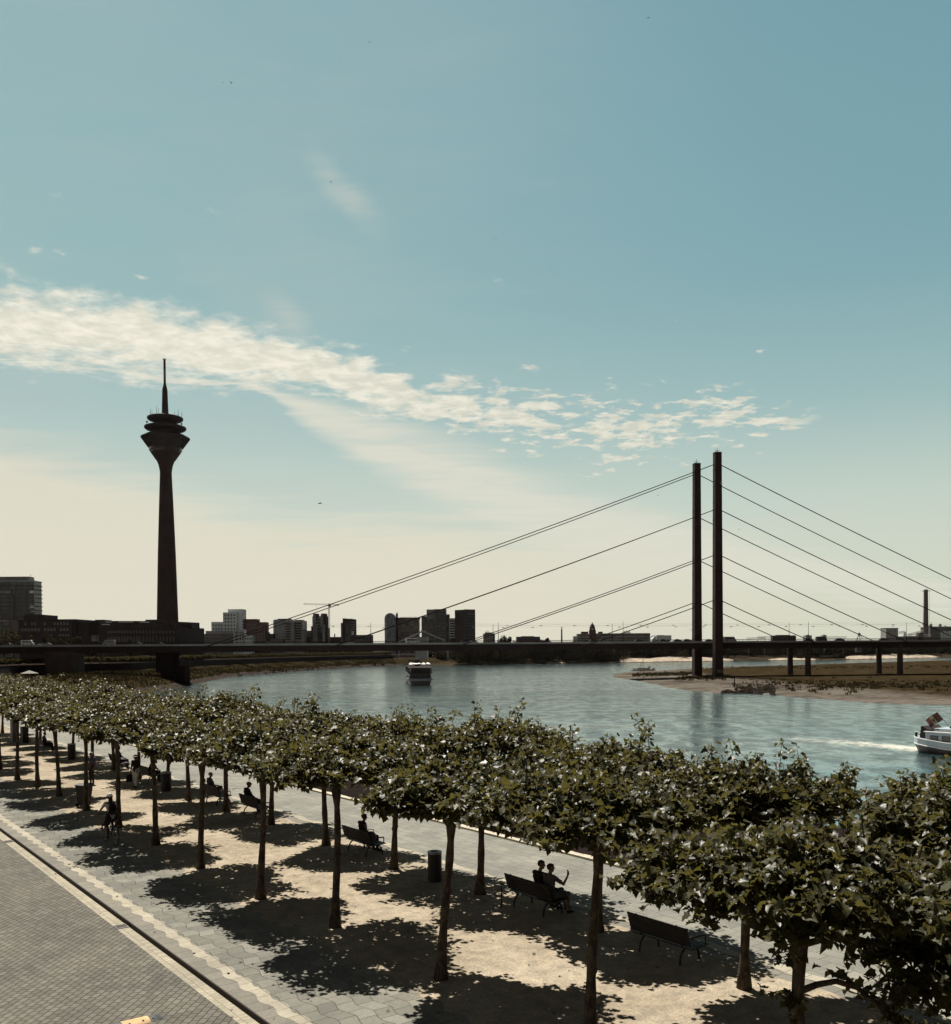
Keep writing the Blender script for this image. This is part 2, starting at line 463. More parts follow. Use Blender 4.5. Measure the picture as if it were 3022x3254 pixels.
M_GROUND = ground_mat('bank_ground', [(0.3, (0.015, 0.011, 0.009)), (0.7, (0.028, 0.021, 0.016))])
M_SPIT = ground_mat('gravel_spit', [(0.30, (0.036, 0.030, 0.024)), (0.5, (0.080, 0.070, 0.058)), (0.7, (0.120, 0.107, 0.090))], s0=0.045, s1=1.6, bump=0.8,
                    attr='inland', b2=[(0.35, (0.017, 0.0125, 0.007)), (0.55, (0.027, 0.0195, 0.010)), (0.75, (0.046, 0.036, 0.022))])
M_BANK = ground_mat('far_shore', [(0.35, (0.022, 0.017, 0.012)), (0.55, (0.036, 0.028, 0.018)), (0.75, (0.062, 0.050, 0.036))], s0=0.03, s1=0.7)
M_BEACH = ground_mat('pale_beach', [(0.3, (0.25, 0.21, 0.165)), (0.7, (0.34, 0.29, 0.23))], s0=0.05, s1=0.8, bump=0.3)
M_STONE = ground_mat('shore_stones', [(0.35, (0.022, 0.017, 0.015)), (0.65, (0.052, 0.043, 0.038))], s0=0.5, s1=2.2, bump=1.0, bd=0.4)
M_TURF = ground_mat('bank_turf', [(0.35, (0.014, 0.011, 0.006)), (0.65, (0.030, 0.023, 0.012))], s0=0.15, s1=1.4, bump=0.9, bd=0.3)

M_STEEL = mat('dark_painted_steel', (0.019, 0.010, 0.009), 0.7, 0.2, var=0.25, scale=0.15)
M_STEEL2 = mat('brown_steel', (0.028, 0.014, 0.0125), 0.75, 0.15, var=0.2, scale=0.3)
M_FASCIA = mat('grey_fascia', (0.20, 0.20, 0.195), 0.5, 0.4, var=0.2, scale=0.2)
M_CABLE = mat('cable_steel', (0.020, 0.014, 0.014), 0.8, 0.1)
M_ASPH = mat('asphalt', (0.05, 0.047, 0.044), 0.9, 0.2)
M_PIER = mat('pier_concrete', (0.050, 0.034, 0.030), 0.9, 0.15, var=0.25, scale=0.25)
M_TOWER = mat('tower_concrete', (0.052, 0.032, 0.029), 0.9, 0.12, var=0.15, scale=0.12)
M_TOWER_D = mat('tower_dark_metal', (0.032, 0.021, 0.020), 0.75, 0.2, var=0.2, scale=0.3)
M_TOWER_G = mat('tower_glass', (0.030, 0.022, 0.021), 0.2, 0.6, var=0.3, scale=0.5)
M_RED = mat('mast_red', (0.055, 0.020, 0.016), 0.6)
M_WHITEP = mat('white_paint', (0.62, 0.62, 0.60), 0.5, 0.4, var=0.06)
M_WHITE_SHIP = mat('ship_white', (0.29, 0.33, 0.36), 0.45, 0.4, var=0.08)
M_BLACK = mat('black_paint', (0.012, 0.009, 0.009), 0.55, 0.3)
M_BLACKM = mat('black_metal', (0.014, 0.010, 0.010), 0.6, 0.3, var=0.3)
M_RIM = mat('grey_metal', (0.16, 0.155, 0.15), 0.45, 0.5, metal=0.4)
M_BENCHW = mat('dark_bench_wood', (0.018, 0.011, 0.009), 0.65, 0.3, var=0.3, scale=6)
M_GLASSD = mat('dark_window', (0.020, 0.018, 0.019), 0.12, 0.6)
M_GLASSL = mat('window_glass', (0.10, 0.12, 0.125), 0.15, 0.6)
M_SKIN = mat('skin', (0.115, 0.060, 0.042), 0.6, 0.3, var=0.08)
M_HAIR = mat('dark_hair', (0.014, 0.009, 0.007), 0.6, 0.3)
M_GREYHAIR = mat('grey_hair', (0.22, 0.21, 0.20), 0.7, 0.2)
M_TYRE = mat('tyre_rubber', (0.012, 0.011, 0.011), 0.8, 0.2)

# ------------------------------------------------------------------ mesh helpers


class MB:
    def __init__(s):
        s.v, s.f, s.mi = [], [], []

    def add(s, vs, fs, mi=0):
        k = len(s.v)
        s.v += [tuple(v) for v in vs]
        s.f += [tuple(i + k for i in f) for f in fs]
        s.mi += [mi] * len(fs)
        return s

    def box(s, c, d, mi=0, rot=None, top=1.0):
        x, y, z = d[0] / 2, d[1] / 2, d[2] / 2
        vs = [(-x, -y, -z), (x, -y, -z), (x, y, -z), (-x, y, -z),
              (-x * top, -y * top, z), (x * top, -y * top, z), (x * top, y * top, z), (-x * top, y * top, z)]
        if rot is not None:
            vs = [rot @ Vector(v) for v in vs]
        vs = [(v[0] + c[0], v[1] + c[1], v[2] + c[2]) for v in vs]
        return s.add(vs, [(3, 2, 1, 0), (4, 5, 6, 7), (0, 1, 5, 4), (1, 2, 6, 5), (2, 3, 7, 6), (3, 0, 4, 7)], mi)

    def b3(s, x0, x1, y0, y1, z0, z1, mi=0):
        return s.box(((x0 + x1) / 2, (y0 + y1) / 2, (z0 + z1) / 2), (x1 - x0, y1 - y0, z1 - z0), mi)

    def path(s, pts, radii, n=8, mi=0, caps=True, flat=1.0):
        pts = [Vector(p) for p in pts]
        if not hasattr(radii, '__len__'):
            radii = [radii] * len(pts)
        rings = []
        prev = None
        for i, p in enumerate(pts):
            d = (pts[min(i + 1, len(pts) - 1)] - pts[max(i - 1, 0)])
            if d.length < 1e-9:
                d = Vector((0, 0, 1))
            d.normalize()
            if prev is None:
                a = Vector((1, 0, 0)) if abs(d.x) < 0.8 else Vector((0, 1, 0))
            else:
                a = prev
            x = (a - d * a.dot(d)).normalized()
            y = d.cross(x)
            prev = x
            rings.append([p + (x * math.cos(2 * PI * k / n) + y * math.sin(2 * PI * k / n) * flat) * radii[i] for k in range(n)])
        vs = [v for r in rings for v in r]
        fs = []
        for i in range(len(pts) - 1):
            for k in range(n):
                k2 = (k + 1) % n
                fs.append((i * n + k, i * n + k2, (i + 1) * n + k2, (i + 1) * n + k))
        if caps:
            fs.append(tuple(range(n - 1, -1, -1)))
            fs.append(tuple((len(pts) - 1) * n + k for k in range(n)))
        return s.add(vs, fs, mi)

    def tube(s, a, b, r0, r1=None, n=8, mi=0):
        return s.path([a, b], [r0, r0 if r1 is None else r1], n, mi)

    def lathe(s, prof, n=32, c=(0, 0, 0), mi=0):
        vs, fs = [], []
        for r, z in prof:
            for k in range(n):
                a = 2 * PI * k / n
                vs.append((c[0] + r * math.cos(a), c[1] + r * math.sin(a), c[2] + z))
        for i in range(len(prof) - 1):
            for k in range(n):
                k2 = (k + 1) % n
                fs.append((i * n + k, i * n + k2, (i + 1) * n + k2, (i + 1) * n + k))
        if prof[0][0] > 1e-6:
            fs.append(tuple(range(n - 1, -1, -1)))
        if prof[-1][0] > 1e-6:
            fs.append(tuple((len(prof) - 1) * n + k for k in range(n)))
        return s.add(vs, fs, mi)

    def prism(s, poly, d0, d1, axis='y', mi=0):
        """extrude a 2d outline; axis y: outline in x,z   axis z: outline in x,y"""
        n = len(poly)
        if axis == 'y':
            vs = [(x, d0, z) for x, z in poly] + [(x, d1, z) for x, z in poly]
        elif axis == 'x':
            vs = [(d0, x, z) for x, z in poly] + [(d1, x, z) for x, z in poly]
        else:
            vs = [(x, y, d0) for x, y in poly] + [(x, y, d1) for x, y in poly]
        fs = [tuple(range(n)), tuple(range(2 * n - 1, n - 1, -1))]
        fs += [(i, i + n, (i + 1) % n + n, (i + 1) % n) for i in range(n)]
        return s.add(vs, fs, mi)

    def sphere(s, c, r, n=10, mi=0):
        if not hasattr(r, '__len__'):
            r = (r, r, r)
        vs, fs = [], []
        h = n // 2 + 1
        for i in range(h + 1):
            th = PI * i / h
            for k in range(n):
                ph = 2 * PI * k / n
                vs.append((c[0] + r[0] * math.sin(th) * math.cos(ph), c[1] + r[1] * math.sin(th) * math.sin(ph), c[2] + r[2] * math.cos(th)))
        for i in range(h):
            for k in range(n):
                k2 = (k + 1) % n
                fs.append((i * n + k, (i + 1) * n + k, (i + 1) * n + k2, i * n + k2))
        return s.add(vs, fs, mi)

    def build(s, name, mats, parent=None, smooth=False, loc=None, rotz=0.0, fix=True):
        me = bpy.data.meshes.new(name)
        me.from_pydata(s.v, [], s.f)
        if not isinstance(mats, (list, tuple)):
            mats = [mats]
        for m in mats:
            me.materials.append(m)
        if len(mats) > 1:
            me.polygons.foreach_set('material_index', s.mi)
        if smooth:
            me.polygons.foreach_set('use_smooth', [True] * len(me.polygons))
        if fix:
            b = bmesh.new()
            b.from_mesh(me)
            if smooth:
                bmesh.ops.remove_doubles(b, verts=b.verts, dist=1e-5)
            bmesh.ops.recalc_face_normals(b, faces=b.faces)
            b.to_mesh(me)
            b.free()
        me.update()
        o = bpy.data.objects.new(name, me)
        COL.objects.link(o)
        if parent is not None:
            o.parent = parent
        if loc is not None:
            o.location = loc
        o.rotation_euler[2] = rotz
        return o


def tag(o, label, cat, group=None):
    o['label'] = label
    o['category'] = cat
    if group:
        o['group'] = group
    return o


def thing(name, label, cat, loc=(0, 0, 0), rotz=0.0, group=None):
    o = bpy.data.objects.new(name, None)
    o.empty_display_size = 0.2
    COL.objects.link(o)
    o.location = loc
    o.rotation_euler[2] = rotz
    return tag(o, label, cat, group)


def structure(o):
    o['kind'] = 'structure'
    return o


def stuff(o, label=None, cat=None):
    o['kind'] = 'stuff'
    if label:
        tag(o, label, cat)
    return o


def kids(o):
    return [c for c in bpy.data.objects if c.parent == o]


def copy_tree(root, loc, rotz, label, group=None, scale=None, swap=None):
    r = root.copy()
    COL.objects.link(r)
    r.location = loc
    r.rotation_euler[2] = rotz
    if scale:
        r.scale = (scale, scale, scale)
    r['label'] = label
    if group:
        r['group'] = group
    for ch in kids(root):
        c = ch.copy()
        COL.objects.link(c)
        c.parent = r
        for g in kids(ch):
            d = g.copy()
            COL.objects.link(d)
            d.parent = c
    return r


# promenade frame: u runs along the rows of trees (away to the left), n towards the river
AN = rad(36.9)
UX, UY = -math.sin(AN), math.cos(AN)
NX, NY = math.cos(AN), math.sin(AN)


def P(u, n, z=0.0):
    return Vector((UX * u + NX * n, UY * u + NY * n, z))


def un(p):
    return (UX * p[0] + UY * p[1], NX * p[0] + NY * p[1])


ORD = ['', 'first', 'second', 'third', 'fourth', 'fifth', 'sixth', 'seventh', 'eighth', 'ninth', 'tenth', 'eleventh', 'twelfth', 'thirteenth',
       'fourteenth', 'fifteenth', 'sixteenth', 'seventeenth', 'eighteenth', 'nineteenth', 'twentieth']
WL = -9.0

# ------------------------------------------------------------------ ground, promenade, river
GN = AN   # rotation of the promenade objects: local x = n, local y = u


def sheet(name, mats, outline_lo, outline_hi, z):
    """strip between two lines of (n, u) points"""
    m = MB()
    k = len(outline_lo)
    m.add([(a, b, z) for a, b in outline_lo] + [(a, b, z) for a, b in outline_hi], [(i, i + 1, k + i + 1, k + i) for i in range(k - 1)])
    return structure(m.build(name, mats, rotz=GN))


def strip(n0, n1, u0, u1, step=None, w0=None, w1=None):
    us = [u0, u1] if step is None else list(np.arange(u0, u1 + step * 0.5, step))
    lo = [(n0 + (w0(u) if w0 else 0), u) for u in us]
    hi = [(n1 + (w1(u) if w1 else 0), u) for u in us]
    return lo, hi


U0, U1 = -30.0, 230.0
N_KERB, N_EDGE = 7.70, 22.35


def wv(u):
    return 0.055 * math.sin(2 * PI * u / 0.92)


# the one big sheet of land on this bank, down at road bed level
bank_line = [P(-600, 22.8), P(-30, 22.8), P(95, 22.8), P(140, 22.8), P(200, 30), P(258, 36), Vector((-188, 330, 0)), Vector((-204, 425, 0)), Vector((-176, 478, 0)),
             Vector((-164, 626, 0)), Vector((-146, 770, 0)), Vector((-100, 940, 0)), Vector((-86, 985, 0))]
m = MB()
land_out = [(p.x, p.y) for p in bank_line] + [(-86, 6000), (-6000, 6000), (-6000, -1500), (bank_line[0].x, -1500)]
n_ = len(land_out)
m.add([(x, y, -0.35) for x, y in land_out], [tuple(range(n_))])
structure(m.build('ground', M_GROUND))

sheet('road', M_ROAD, *strip(-70, 7.37, U0, U1), -0.104)
sheet('gutter', M_GUT, *strip(7.37, N_KERB, U0, U1), -0.10)
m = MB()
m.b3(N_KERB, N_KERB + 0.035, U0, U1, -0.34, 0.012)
structure(m.build('kerb', mat('dark_kerb', (0.016, 0.010, 0.008), 0.8, 0.2, scale=1.5), rotz=GN))  # one dark brown on top and face alike
sheet('pavement', M_BEIGE, *strip(N_KERB + 0.035, 8.26, U0, U1), 0.0)
sheet('pavement', M_PAVE, *strip(8.26, 11.9, U0, U1), 0.0)
sheet('paving_band', M_BAND, *strip(8.11, 8.40, -10, 120, 0.115, wv, wv), 0.004)


def sand_edge(u):
    s = 0.10 * math.sin(2 * PI * u / 0.92) + 0.28 * mnoise.noise(Vector((u * 0.45, 3.1, 0))) + 0.10 * mnoise.noise(Vector((u * 2.6, 7.7, 0)))
    return s


def wv2(u):
    return 0.07 * math.sin(2 * PI * u / 1.84) + 0.02 * (u - 13) * 0.35


sheet('gravel_ground', M_SAND, *strip(10.85, 17.6, -12, U1, 0.12, sand_edge, lambda u: wv2(u) + 0.08 * mnoise.noise(Vector((u * 1.2, 0.4, 9)))), 0.004)
sheet('pavement', M_BEIGE, *strip(17.2, 18.2, U0, U1), 0.0)
sheet('paving_band', M_BAND, *strip(18.0, 18.36, -10, 130, 0.115, wv2, wv2), 0.008)
sheet('riverside_path', M_PATH, *strip(18.2, N_EDGE - 0.02, U0, U1), 0.0)
m = MB()
us = np.arange(U0, U1, 0.5)
for i, u in enumerate(us):
    j = 0.012 * ((i * 7) % 5 - 2)
    m.b3(N_EDGE - 0.02, N_EDGE + 0.30 + j, u + 0.006, u + 0.494, -0.12, 0.07)
tag(m.build('coping', mat('pale_coping', (0.33, 0.295, 0.225), 0.8, 0.25, scale=1.2), rotz=GN), 'pale stone coping with a toothed edge along the riverside of the path', 'kerb stones')
m = MB()
m.b3(N_EDGE, N_EDGE + 0.9, U0 - 60, U1 + 30, -5.2, -0.125)
tag(m.build('quay_wall', M_STONE, rotz=GN), 'dark stone quay wall dropping from the riverside path to the lower quay', 'wall')
structure(MB().b3(N_EDGE + 0.9, 56, U0 - 60, 150, -9.6, -4.6).build('lower_quay', mat('dark_basalt', (0.013, 0.010, 0.009), 0.9, 0.0, scale=0.8), rotz=GN))

# the embankment further up: wall, turf and stones swept along the shore
line = [(p, 1) for p in bank_line[3:]]
pts = []
for i in range(len(line) - 1):
    a, b = line[i][0], line[i + 1][0]
    k = max(1, int((b - a).length / 6))
    pts += [a.lerp(b, j / k) for j in range(k)]
pts.append(line[-1][0])
for _ in range(3):
    pts = [pts[0]] + [(pts[i - 1] + pts[i] * 2 + pts[i + 1]) / 4 for i in range(1, len(pts) - 1)] + [pts[-1]]


def sweep(profile, jitter=0.0, seed=1):
    m = MB()
    k = len(profile)
    vs, fs = [], []
    for i, p in enumerate(pts):
        d = (pts[min(i + 1, len(pts) - 1)] - pts[max(0, i - 1)]).normalized()
        r = Vector((d.y, -d.x, 0))     # towards the river
        for off, z in profile:
            jj = jitter * mnoise.noise(Vector((p.x * 0.08, p.y * 0.08, off * 0.2 + seed)))
            vs.append((p.x + r.x * (off + jj * 3), p.y + r.y * (off + jj * 3), z + jj * 0.5))
    for i in range(len(pts) - 1):
        for j in range(k - 1):
            fs.append((i * k + j, i * k + j + 1, (i + 1) * k + j + 1, (i + 1) * k + j))
    return m.add(vs, fs)


tag(sweep([(-1.0, 0.0), (-1.0, 0.95), (-0.2, 0.95), (0, -0.3), (0.6, -3.0)]).build('embankment_wall', mat('dark_wall', (0.016, 0.010, 0.009), 0.9, 0.1, scale=0.3)),
    'long dark embankment wall below the far row of clipped trees', 'wall')
structure(sweep([(0.5, -2.6), (3, -3.4), (7, -5.0), (11, -6.4), (14.6, -7.4)], 0.8, 3).build('bank_turf', M_TURF, smooth=True))
structure(sweep([(14, -7.2), (16, -7.9), (19, -8.6), (23, -9.6)], 1.0, 8).build('stony_shore', M_STONE, smooth=True))
m = MB()
vs = []
outer = [at(300, 2222, WL), at(420, 2202, WL), at(500, 2188, WL), at(588, 2172, WL), at(660, 2162, WL), at(730, 2152, WL)]
for i_, q in enumerate(outer):
    q.x += (6, 6, 7, 7, 4, 0)[i_]
    vs += [(q.x, q.y, WL - .3), (q.x - 5, q.y + 2, WL + 1.6), (q.x - 13, q.y + 5, WL + 4.2), (q.x - 50, q.y + 12, -2.9)]
m.add(vs, [(i * 4 + j, i * 4 + j + 1, i * 4 + j + 5, i * 4 + j + 4) for i in range(5) for j in range(3)])
tp_ = m.build('bank_turf', [M_STONE, M_TURF], smooth=True)
for i_, p_ in enumerate(tp_.data.polygons):
    p_.material_index = 0 if max(tp_.data.vertices[v].co.z for v in p_.vertices) < WL + 1.7 else 1
structure(tp_)
random.seed(4)
gm = MB()
for i in range(13000):
    p = random.choice(pts)
    j = pts.index(p)
    d = (pts[min(j + 1, len(pts) - 1)] - pts[max(0, j - 1)]).normalized()
    r = Vector((d.y, -d.x, 0))
    t_ = random.uniform(1.0, 14.5)
    q = p + d * random.uniform(-4, 4) + r * t_
    z = -2.7 - 4.7 * (t_ / 14.5)
    h = random.uniform(0.5, 1.5) * (0.6 + 0.8 * mnoise.noise(Vector((q.x * 0.05, q.y * 0.05, 0))) ** 2)
    wd = random.uniform(0.3, 0.8)
    a = random.uniform(0, PI)
    cx, cy = math.cos(a) * wd, math.sin(a) * wd
    lx, ly = random.uniform(-.5, .5), random.uniform(-.5, .5)
    gm.add([(q.x - cx, q.y - cy, z - 0.2), (q.x + cx, q.y + cy, z - 0.2), (q.x + lx, q.y + ly, z + h)], [(0, 1, 2)])
for i in range(2600):
    t_ = random.uniform(0, 4.999)
    k_ = int(t_)
    a_, b_ = outer[k_], outer[k_ + 1]
    q = a_.lerp(b_, t_ - k_)
    s_ = random.uniform(5, 48)
    z = (WL + 1.6 + (s_ - 5) / 8 * 2.6) if s_ < 13 else (WL + 4.2 + (s_ - 13) / 37 * 1.9)
    h = random.uniform(.5, 1.4)
    wd = random.uniform(.4, .9)
    a = random.uniform(0, PI)
    x_, y_ = q.x - s_, q.y + 3 + s_ * .18
    gm.add([(x_ - math.cos(a) * wd, y_ - math.sin(a) * wd, z - .3), (x_ + math.cos(a) * wd, y_ + math.sin(a) * wd, z - .3), (x_ + random.uniform(-.5, .5), y_, z + h)], [(0, 1, 2)])
stuff(gm.build('bank_grass', M_GRASS, fix=False), 'long dry grass growing on the left bank above the stones', 'grass')

# river
structure(MB().add([(-6000, -1500, WL), (9000, -1500, WL), (9000, 9000, WL), (-6000, 9000, WL)], [(0, 1, 2, 3)]).build('river', M_WATER))


def smooth_poly(poly, it=3):
    for _ in range(it):
        out = []
        k = len(poly)
        for i in range(k):
            a, b = poly[i], poly[(i + 1) % k]
            out.append((0.75 * a[0] + 0.25 * b[0], 0.75 * a[1] + 0.25 * b[1]))
            out.append((0.25 * a[0] + 0.75 * b[0], 0.25 * a[1] + 0.75 * b[1]))
        poly = out
    return poly


def sdist(poly, X, Y):
    """signed distance, positive inside"""
    best = np.full(X.shape, 1e9)
    ins = np.zeros(X.shape, bool)
    k = len(poly)
    for i in range(k):
        ax, ay = poly[i]
        bx, by = poly[(i + 1) % k]
        ex, ey = bx - ax, by - ay
        L2 = ex * ex + ey * ey + 1e-9
        t = np.clip(((X - ax) * ex + (Y - ay) * ey) / L2, 0, 1)
        best = np.minimum(best, np.hypot(X - ax - t * ex, Y - ay - t * ey))
        c = ((ay > Y) != (by > Y)) & (X < (bx - ax) * (Y - ay) / (by - ay + 1e-12) + ax)
        ins ^= c
    return np.where(ins, best, -best)


spit = [(73, 546), (75, 470), (75.6, 435), (77, 362), (81, 333), (96, 327), (102, 286), (113, 264), (128, 253), (160, 232), (420, 190), (700, 300),
        (760, 900), (620, 1075), (525, 1056), (420, 950), (312, 864), (228, 776), (192, 760), (155, 700), (110, 640), (92, 610)]
spit_s = smooth_poly(spit, 2)
gx = np.concatenate([np.arange(64, 180, 2.6), np.arange(180, 780, 9.0)])
gy = np.concatenate([np.arange(180, 620, 3.4), np.arange(620, 1090, 9.0)])
X, Y = np.meshgrid(gx, gy)
D = sdist(spit_s, X, Y)
NZ = np.array([[mnoise.noise(Vector((x * 0.03, y * 0.03, 1.0))) + 0.5 * mnoise.noise(Vector((x * 0.11, y * 0.11, 4.0))) for x in gx] for y in gy])
Z = WL - 0.9 + 1.25 * np.clip((D + 3 + NZ * 3) / 8.0, 0, 1) ** 0.8 + 0.9 * np.clip((D - 6) / 40.0, 0, 1) + NZ * 0.30 * np.clip(D / 10, 0, 1)
ny_, nx_ = X.shape
sm = MB()
idx = np.arange(nx_ * ny_).reshape(ny_, nx_)
keep = D > -9
fs = []
for j in range(ny_ - 1):
    for i in range(nx_ - 1):
        if keep[j, i] or keep[j + 1, i] or keep[j, i + 1] or keep[j + 1, i + 1]:
            fs.append((int(idx[j, i]), int(idx[j, i + 1]), int(idx[j + 1, i + 1]), int(idx[j + 1, i])))
sm.add(list(zip(X.ravel().tolist(), Y.ravel().tolist(), Z.ravel().tolist())), fs)
so_ = structure(sm.build('gravel_spit', M_SPIT, smooth=True, fix=False))
inl = np.clip(D / 75.0, 0, 1) * np.clip((X - 95) / 60.0, 0.15, 1)
at_ = so_.data.attributes.new('inland', 'FLOAT', 'POINT')
at_.data.foreach_set('value', inl.ravel().astype(np.float32))


def spit_z(x, y):
    j = int(np.argmin(abs(gy - y)))
    i = int(np.argmin(abs(gx - x)))
    return float(Z[j, i])


# small dark island off the tip
isl = MB()
ic = at(2045, 2131, WL)
for _ in range(1):
    vs, fs = [], []
    for r_, zz in ((1.0, -0.6), (0.75, 0.5), (0.45, 1.1), (0.0, 1.5)):
        for k in range(24):
            a = 2 * PI * k / 24
            q = 1 + 0.25 * mnoise.noise(Vector((math.cos(a) * 2, math.sin(a) * 2, r_)))
            vs.append((ic.x + math.cos(a) * 9.5 * r_ * q, ic.y + math.sin(a) * 16 * r_ * q, WL + zz + 0.3 * mnoise.noise(Vector((a * 3, r_ * 5, 0)))))
    for i in range(3):
        for k in range(24):
            fs.append((i * 24 + k, i * 24 + (k + 1) % 24, (i + 1) * 24 + (k + 1) % 24, (i + 1) * 24 + k))
    isl.add(vs, fs)
structure(isl.build('gravel_island', M_STONE, smooth=True))

# rocks and scrub on the spit
random.seed(11)
rk = MB()


def rock(c, s):
    vs = []
    for k in range(6):
        a = 2 * PI * k / 6
        vs.append((c[0] + math.cos(a) * s * random.uniform(.7, 1.2), c[1] + math.sin(a) * s * random.uniform(.7, 1.2), c[2] - s * .3))
    for k in range(5):
        a = 2 * PI * k / 5
        vs.append((c[0] + math.cos(a) * s * .6 * random.uniform(.6, 1.3), c[1] + math.sin(a) * s * .6 * random.uniform(.6, 1.3), c[2] + s * random.uniform(.3, .7)))
    fs = [tuple(range(6, 11))] + [(k, (k + 1) % 6, 6 + (k % 5)) for k in range(6)] + [((k + 1) % 6, 6 + ((k + 1) % 5), 6 + (k % 5)) for k in range(5)] 
    rk.add(vs, fs)


for i in range(1500):
    t_ = random.random()
    px = 2262 + 200 * t_ ** 0.8
    py = 2203 - random.random() * (4 + 16 * t_) + 3 * math.sin(px * 0.1)
    q = at(px, py, WL + 0.5)
    rock((q.x, q.y, spit_z(q.x, q.y)), random.uniform(.25, .7))
for i in range(500):
    p = random.choice(pts[len(pts) // 3:])
    j = pts.index(p)
    d = (pts[min(j + 1, len(pts) - 1)] - pts[max(0, j - 1)]).normalized()
    t_ = random.uniform(15, 21)
    q = p + d * random.uniform(-4, 4) + Vector((d.y, -d.x, 0)) * t_
    rock((q.x, q.y, -7.7 - (t_ - 15) * 0.27), random.uniform(.4, 1.1))
stuff(rk.build('shore_rocks', M_STONE, fix=False), 'broken stones along the water edge of the spit and the left bank', 'rocks')
sc = MB()


def tuft(q, s, n):
    for _ in range(n):
        a = random.uniform(0, 2 * PI)
        r_ = s * random.random() ** .5
        b = (q.x + math.cos(a) * r_, q.y + math.sin(a) * r_)
        h = s * random.uniform(.35, 1.0)
        wd = s * random.uniform(.12, .3)
        c, d = math.cos(a * 3) * wd, math.sin(a * 3) * wd
        sc.add([(b[0] - c, b[1] - d, q.z - .1), (b[0] + c, b[1] + d, q.z - .1), (b[0] + random.uniform(-.4, .4) * s, b[1] + random.uniform(-.4, .4) * s, q.z + h)], [(0, 1, 2)])


for i in range(1100):
    k = random.random()
    if k < .30:
        px, py = random.uniform(2010, 2200), random.gauss(2143, 2.5)
    elif k < .62:
        px, py = random.uniform(2330, 3022), random.gauss(2181, 9)
    elif k < .8:
        px, py = random.uniform(2180, 3022), random.gauss(2122, 3)
    else:
        px, py = random.uniform(2150, 2330), random.gauss(2154, 3)
    q = at(px, py, WL + 1.0)
    q.z = spit_z(q.x, q.y)
    tuft(q, random.uniform(.4, 1.5), 10)
for i in range(40):
    q = Vector((ic.x + random.gauss(0, 3), ic.y + random.gauss(0, 6), WL + 1.0))
    tuft(q, random.uniform(.5, 1.4), 10)
stuff(sc.build('spit_scrub', M_LEAF_FAR, fix=False), 'low dry scrub and weeds growing over the gravel spit', 'scrub')

# far bank
shore = [at(1262, 2113, WL), at(1300, 2112, WL), at(1400, 2113, WL), at(1500, 2114, WL), at(1700, 2110, WL), at(1960, 2106, WL), at(2200, 2102, WL),
         at(2350, 2100, WL), at(2600, 2098, WL), at(2800, 2094, WL), at(3022, 2089, WL), Vector((900, 1400, WL)), Vector((2500, 1500, WL)), Vector((8000, 1500, WL))]
sp = []
for i in range(len(shore) - 1):
    a, b = shore[i], shore[i + 1]
    k = max(1, min(12, int((b - a).length / 14)))
    sp += [a.lerp(b, j / k) for j in range(k)]
sp.append(shore[-1])
rows = [(-4, -.6), (3, .5), (14, 1.4), (34, 3.2), (70, 5.0), (160, 5.5), (7000, 5.6)]
m = MB()
vs, fs = [], []
for i, p in enumerate(sp):
    for off, dz_ in rows:
        w_ = 6 * mnoise.noise(Vector((p.x * .02, off * .01, 2.0))) if off < 100 else 0
        vs.append((p.x, p.y + off + w_, WL + dz_ + .25 * mnoise.noise(Vector((p.x * .05, off, 0)))))
k = len(rows)
for i in range(len(sp) - 1):
    for j in range(k - 1):
        fs.append((i * k + j, i * k + j + 1, (i + 1) * k + j + 1, (i + 1) * k + j))
structure(m.add(vs, fs).build('far_bank', M_BANK, smooth=True))


def beach(px0, px1, depth, seed):
    m = MB()
    vs, fs = [], []
    n = 26
    for i in range(n + 1):
        t = i / n
        px = px0 + (px1 - px0) * t
        base = min(sp, key=lambda p: abs(p.x / p.y - ray(px, 2100).x / ray(px, 2100).y))
        d = ray(px, 2100)
        q = Vector((base.y * d.x / d.y, base.y, 0))
        e = math.sin(PI * t) ** .5
        dep = max(.5, depth * e * (1 + .5 * mnoise.noise(Vector((t * 5, seed, 0)))))
        vs += [(q.x, q.y + 1.5, WL + .45), (q.x, q.y + dep * .45, WL + .45 + dep * .06 + .5), (q.x, q.y + dep, WL + .8 + dep * .12)]
    for i in range(n):
        for j in range(2):
            fs.append((i * 3 + j, i * 3 + j + 1, (i + 1) * 3 + j + 1, (i + 1) * 3 + j))
    structure(m.add(vs, fs).build('sand_beach', M_BEACH, smooth=True))


beach(1965, 2340, 34, 1)
beach(2440, 2600, 14, 2)
beach(2690, 2990, 40, 3)
beach(1735, 1800, 7, 4)
# ------------------------------------------------------------------ plane trees of the promenade
LEAF2D = [(0, 0.02), (.34, -.07), (.45, .12), (.64, .36), (.42, .50), (.30, .70), (0, .96), (-.30, .70), (-.42, .50), (-.64, .36), (-.45, .12), (-.34, -.07)]
LX = np.array([p[0] for p in LEAF2D] + [0.0])
LY = np.array([p[1] for p in LEAF2D] + [0.40])
LZ = 0.26 * np.abs(LX) - 0.20 * LY ** 2 + np.array([0, .05, -.07, .09, -.05, .06, -.12, -.03, .07, -.02, .06, -.08, -.04])
LT = [(12, i, (i + 1) % 12) for i in range(12)]


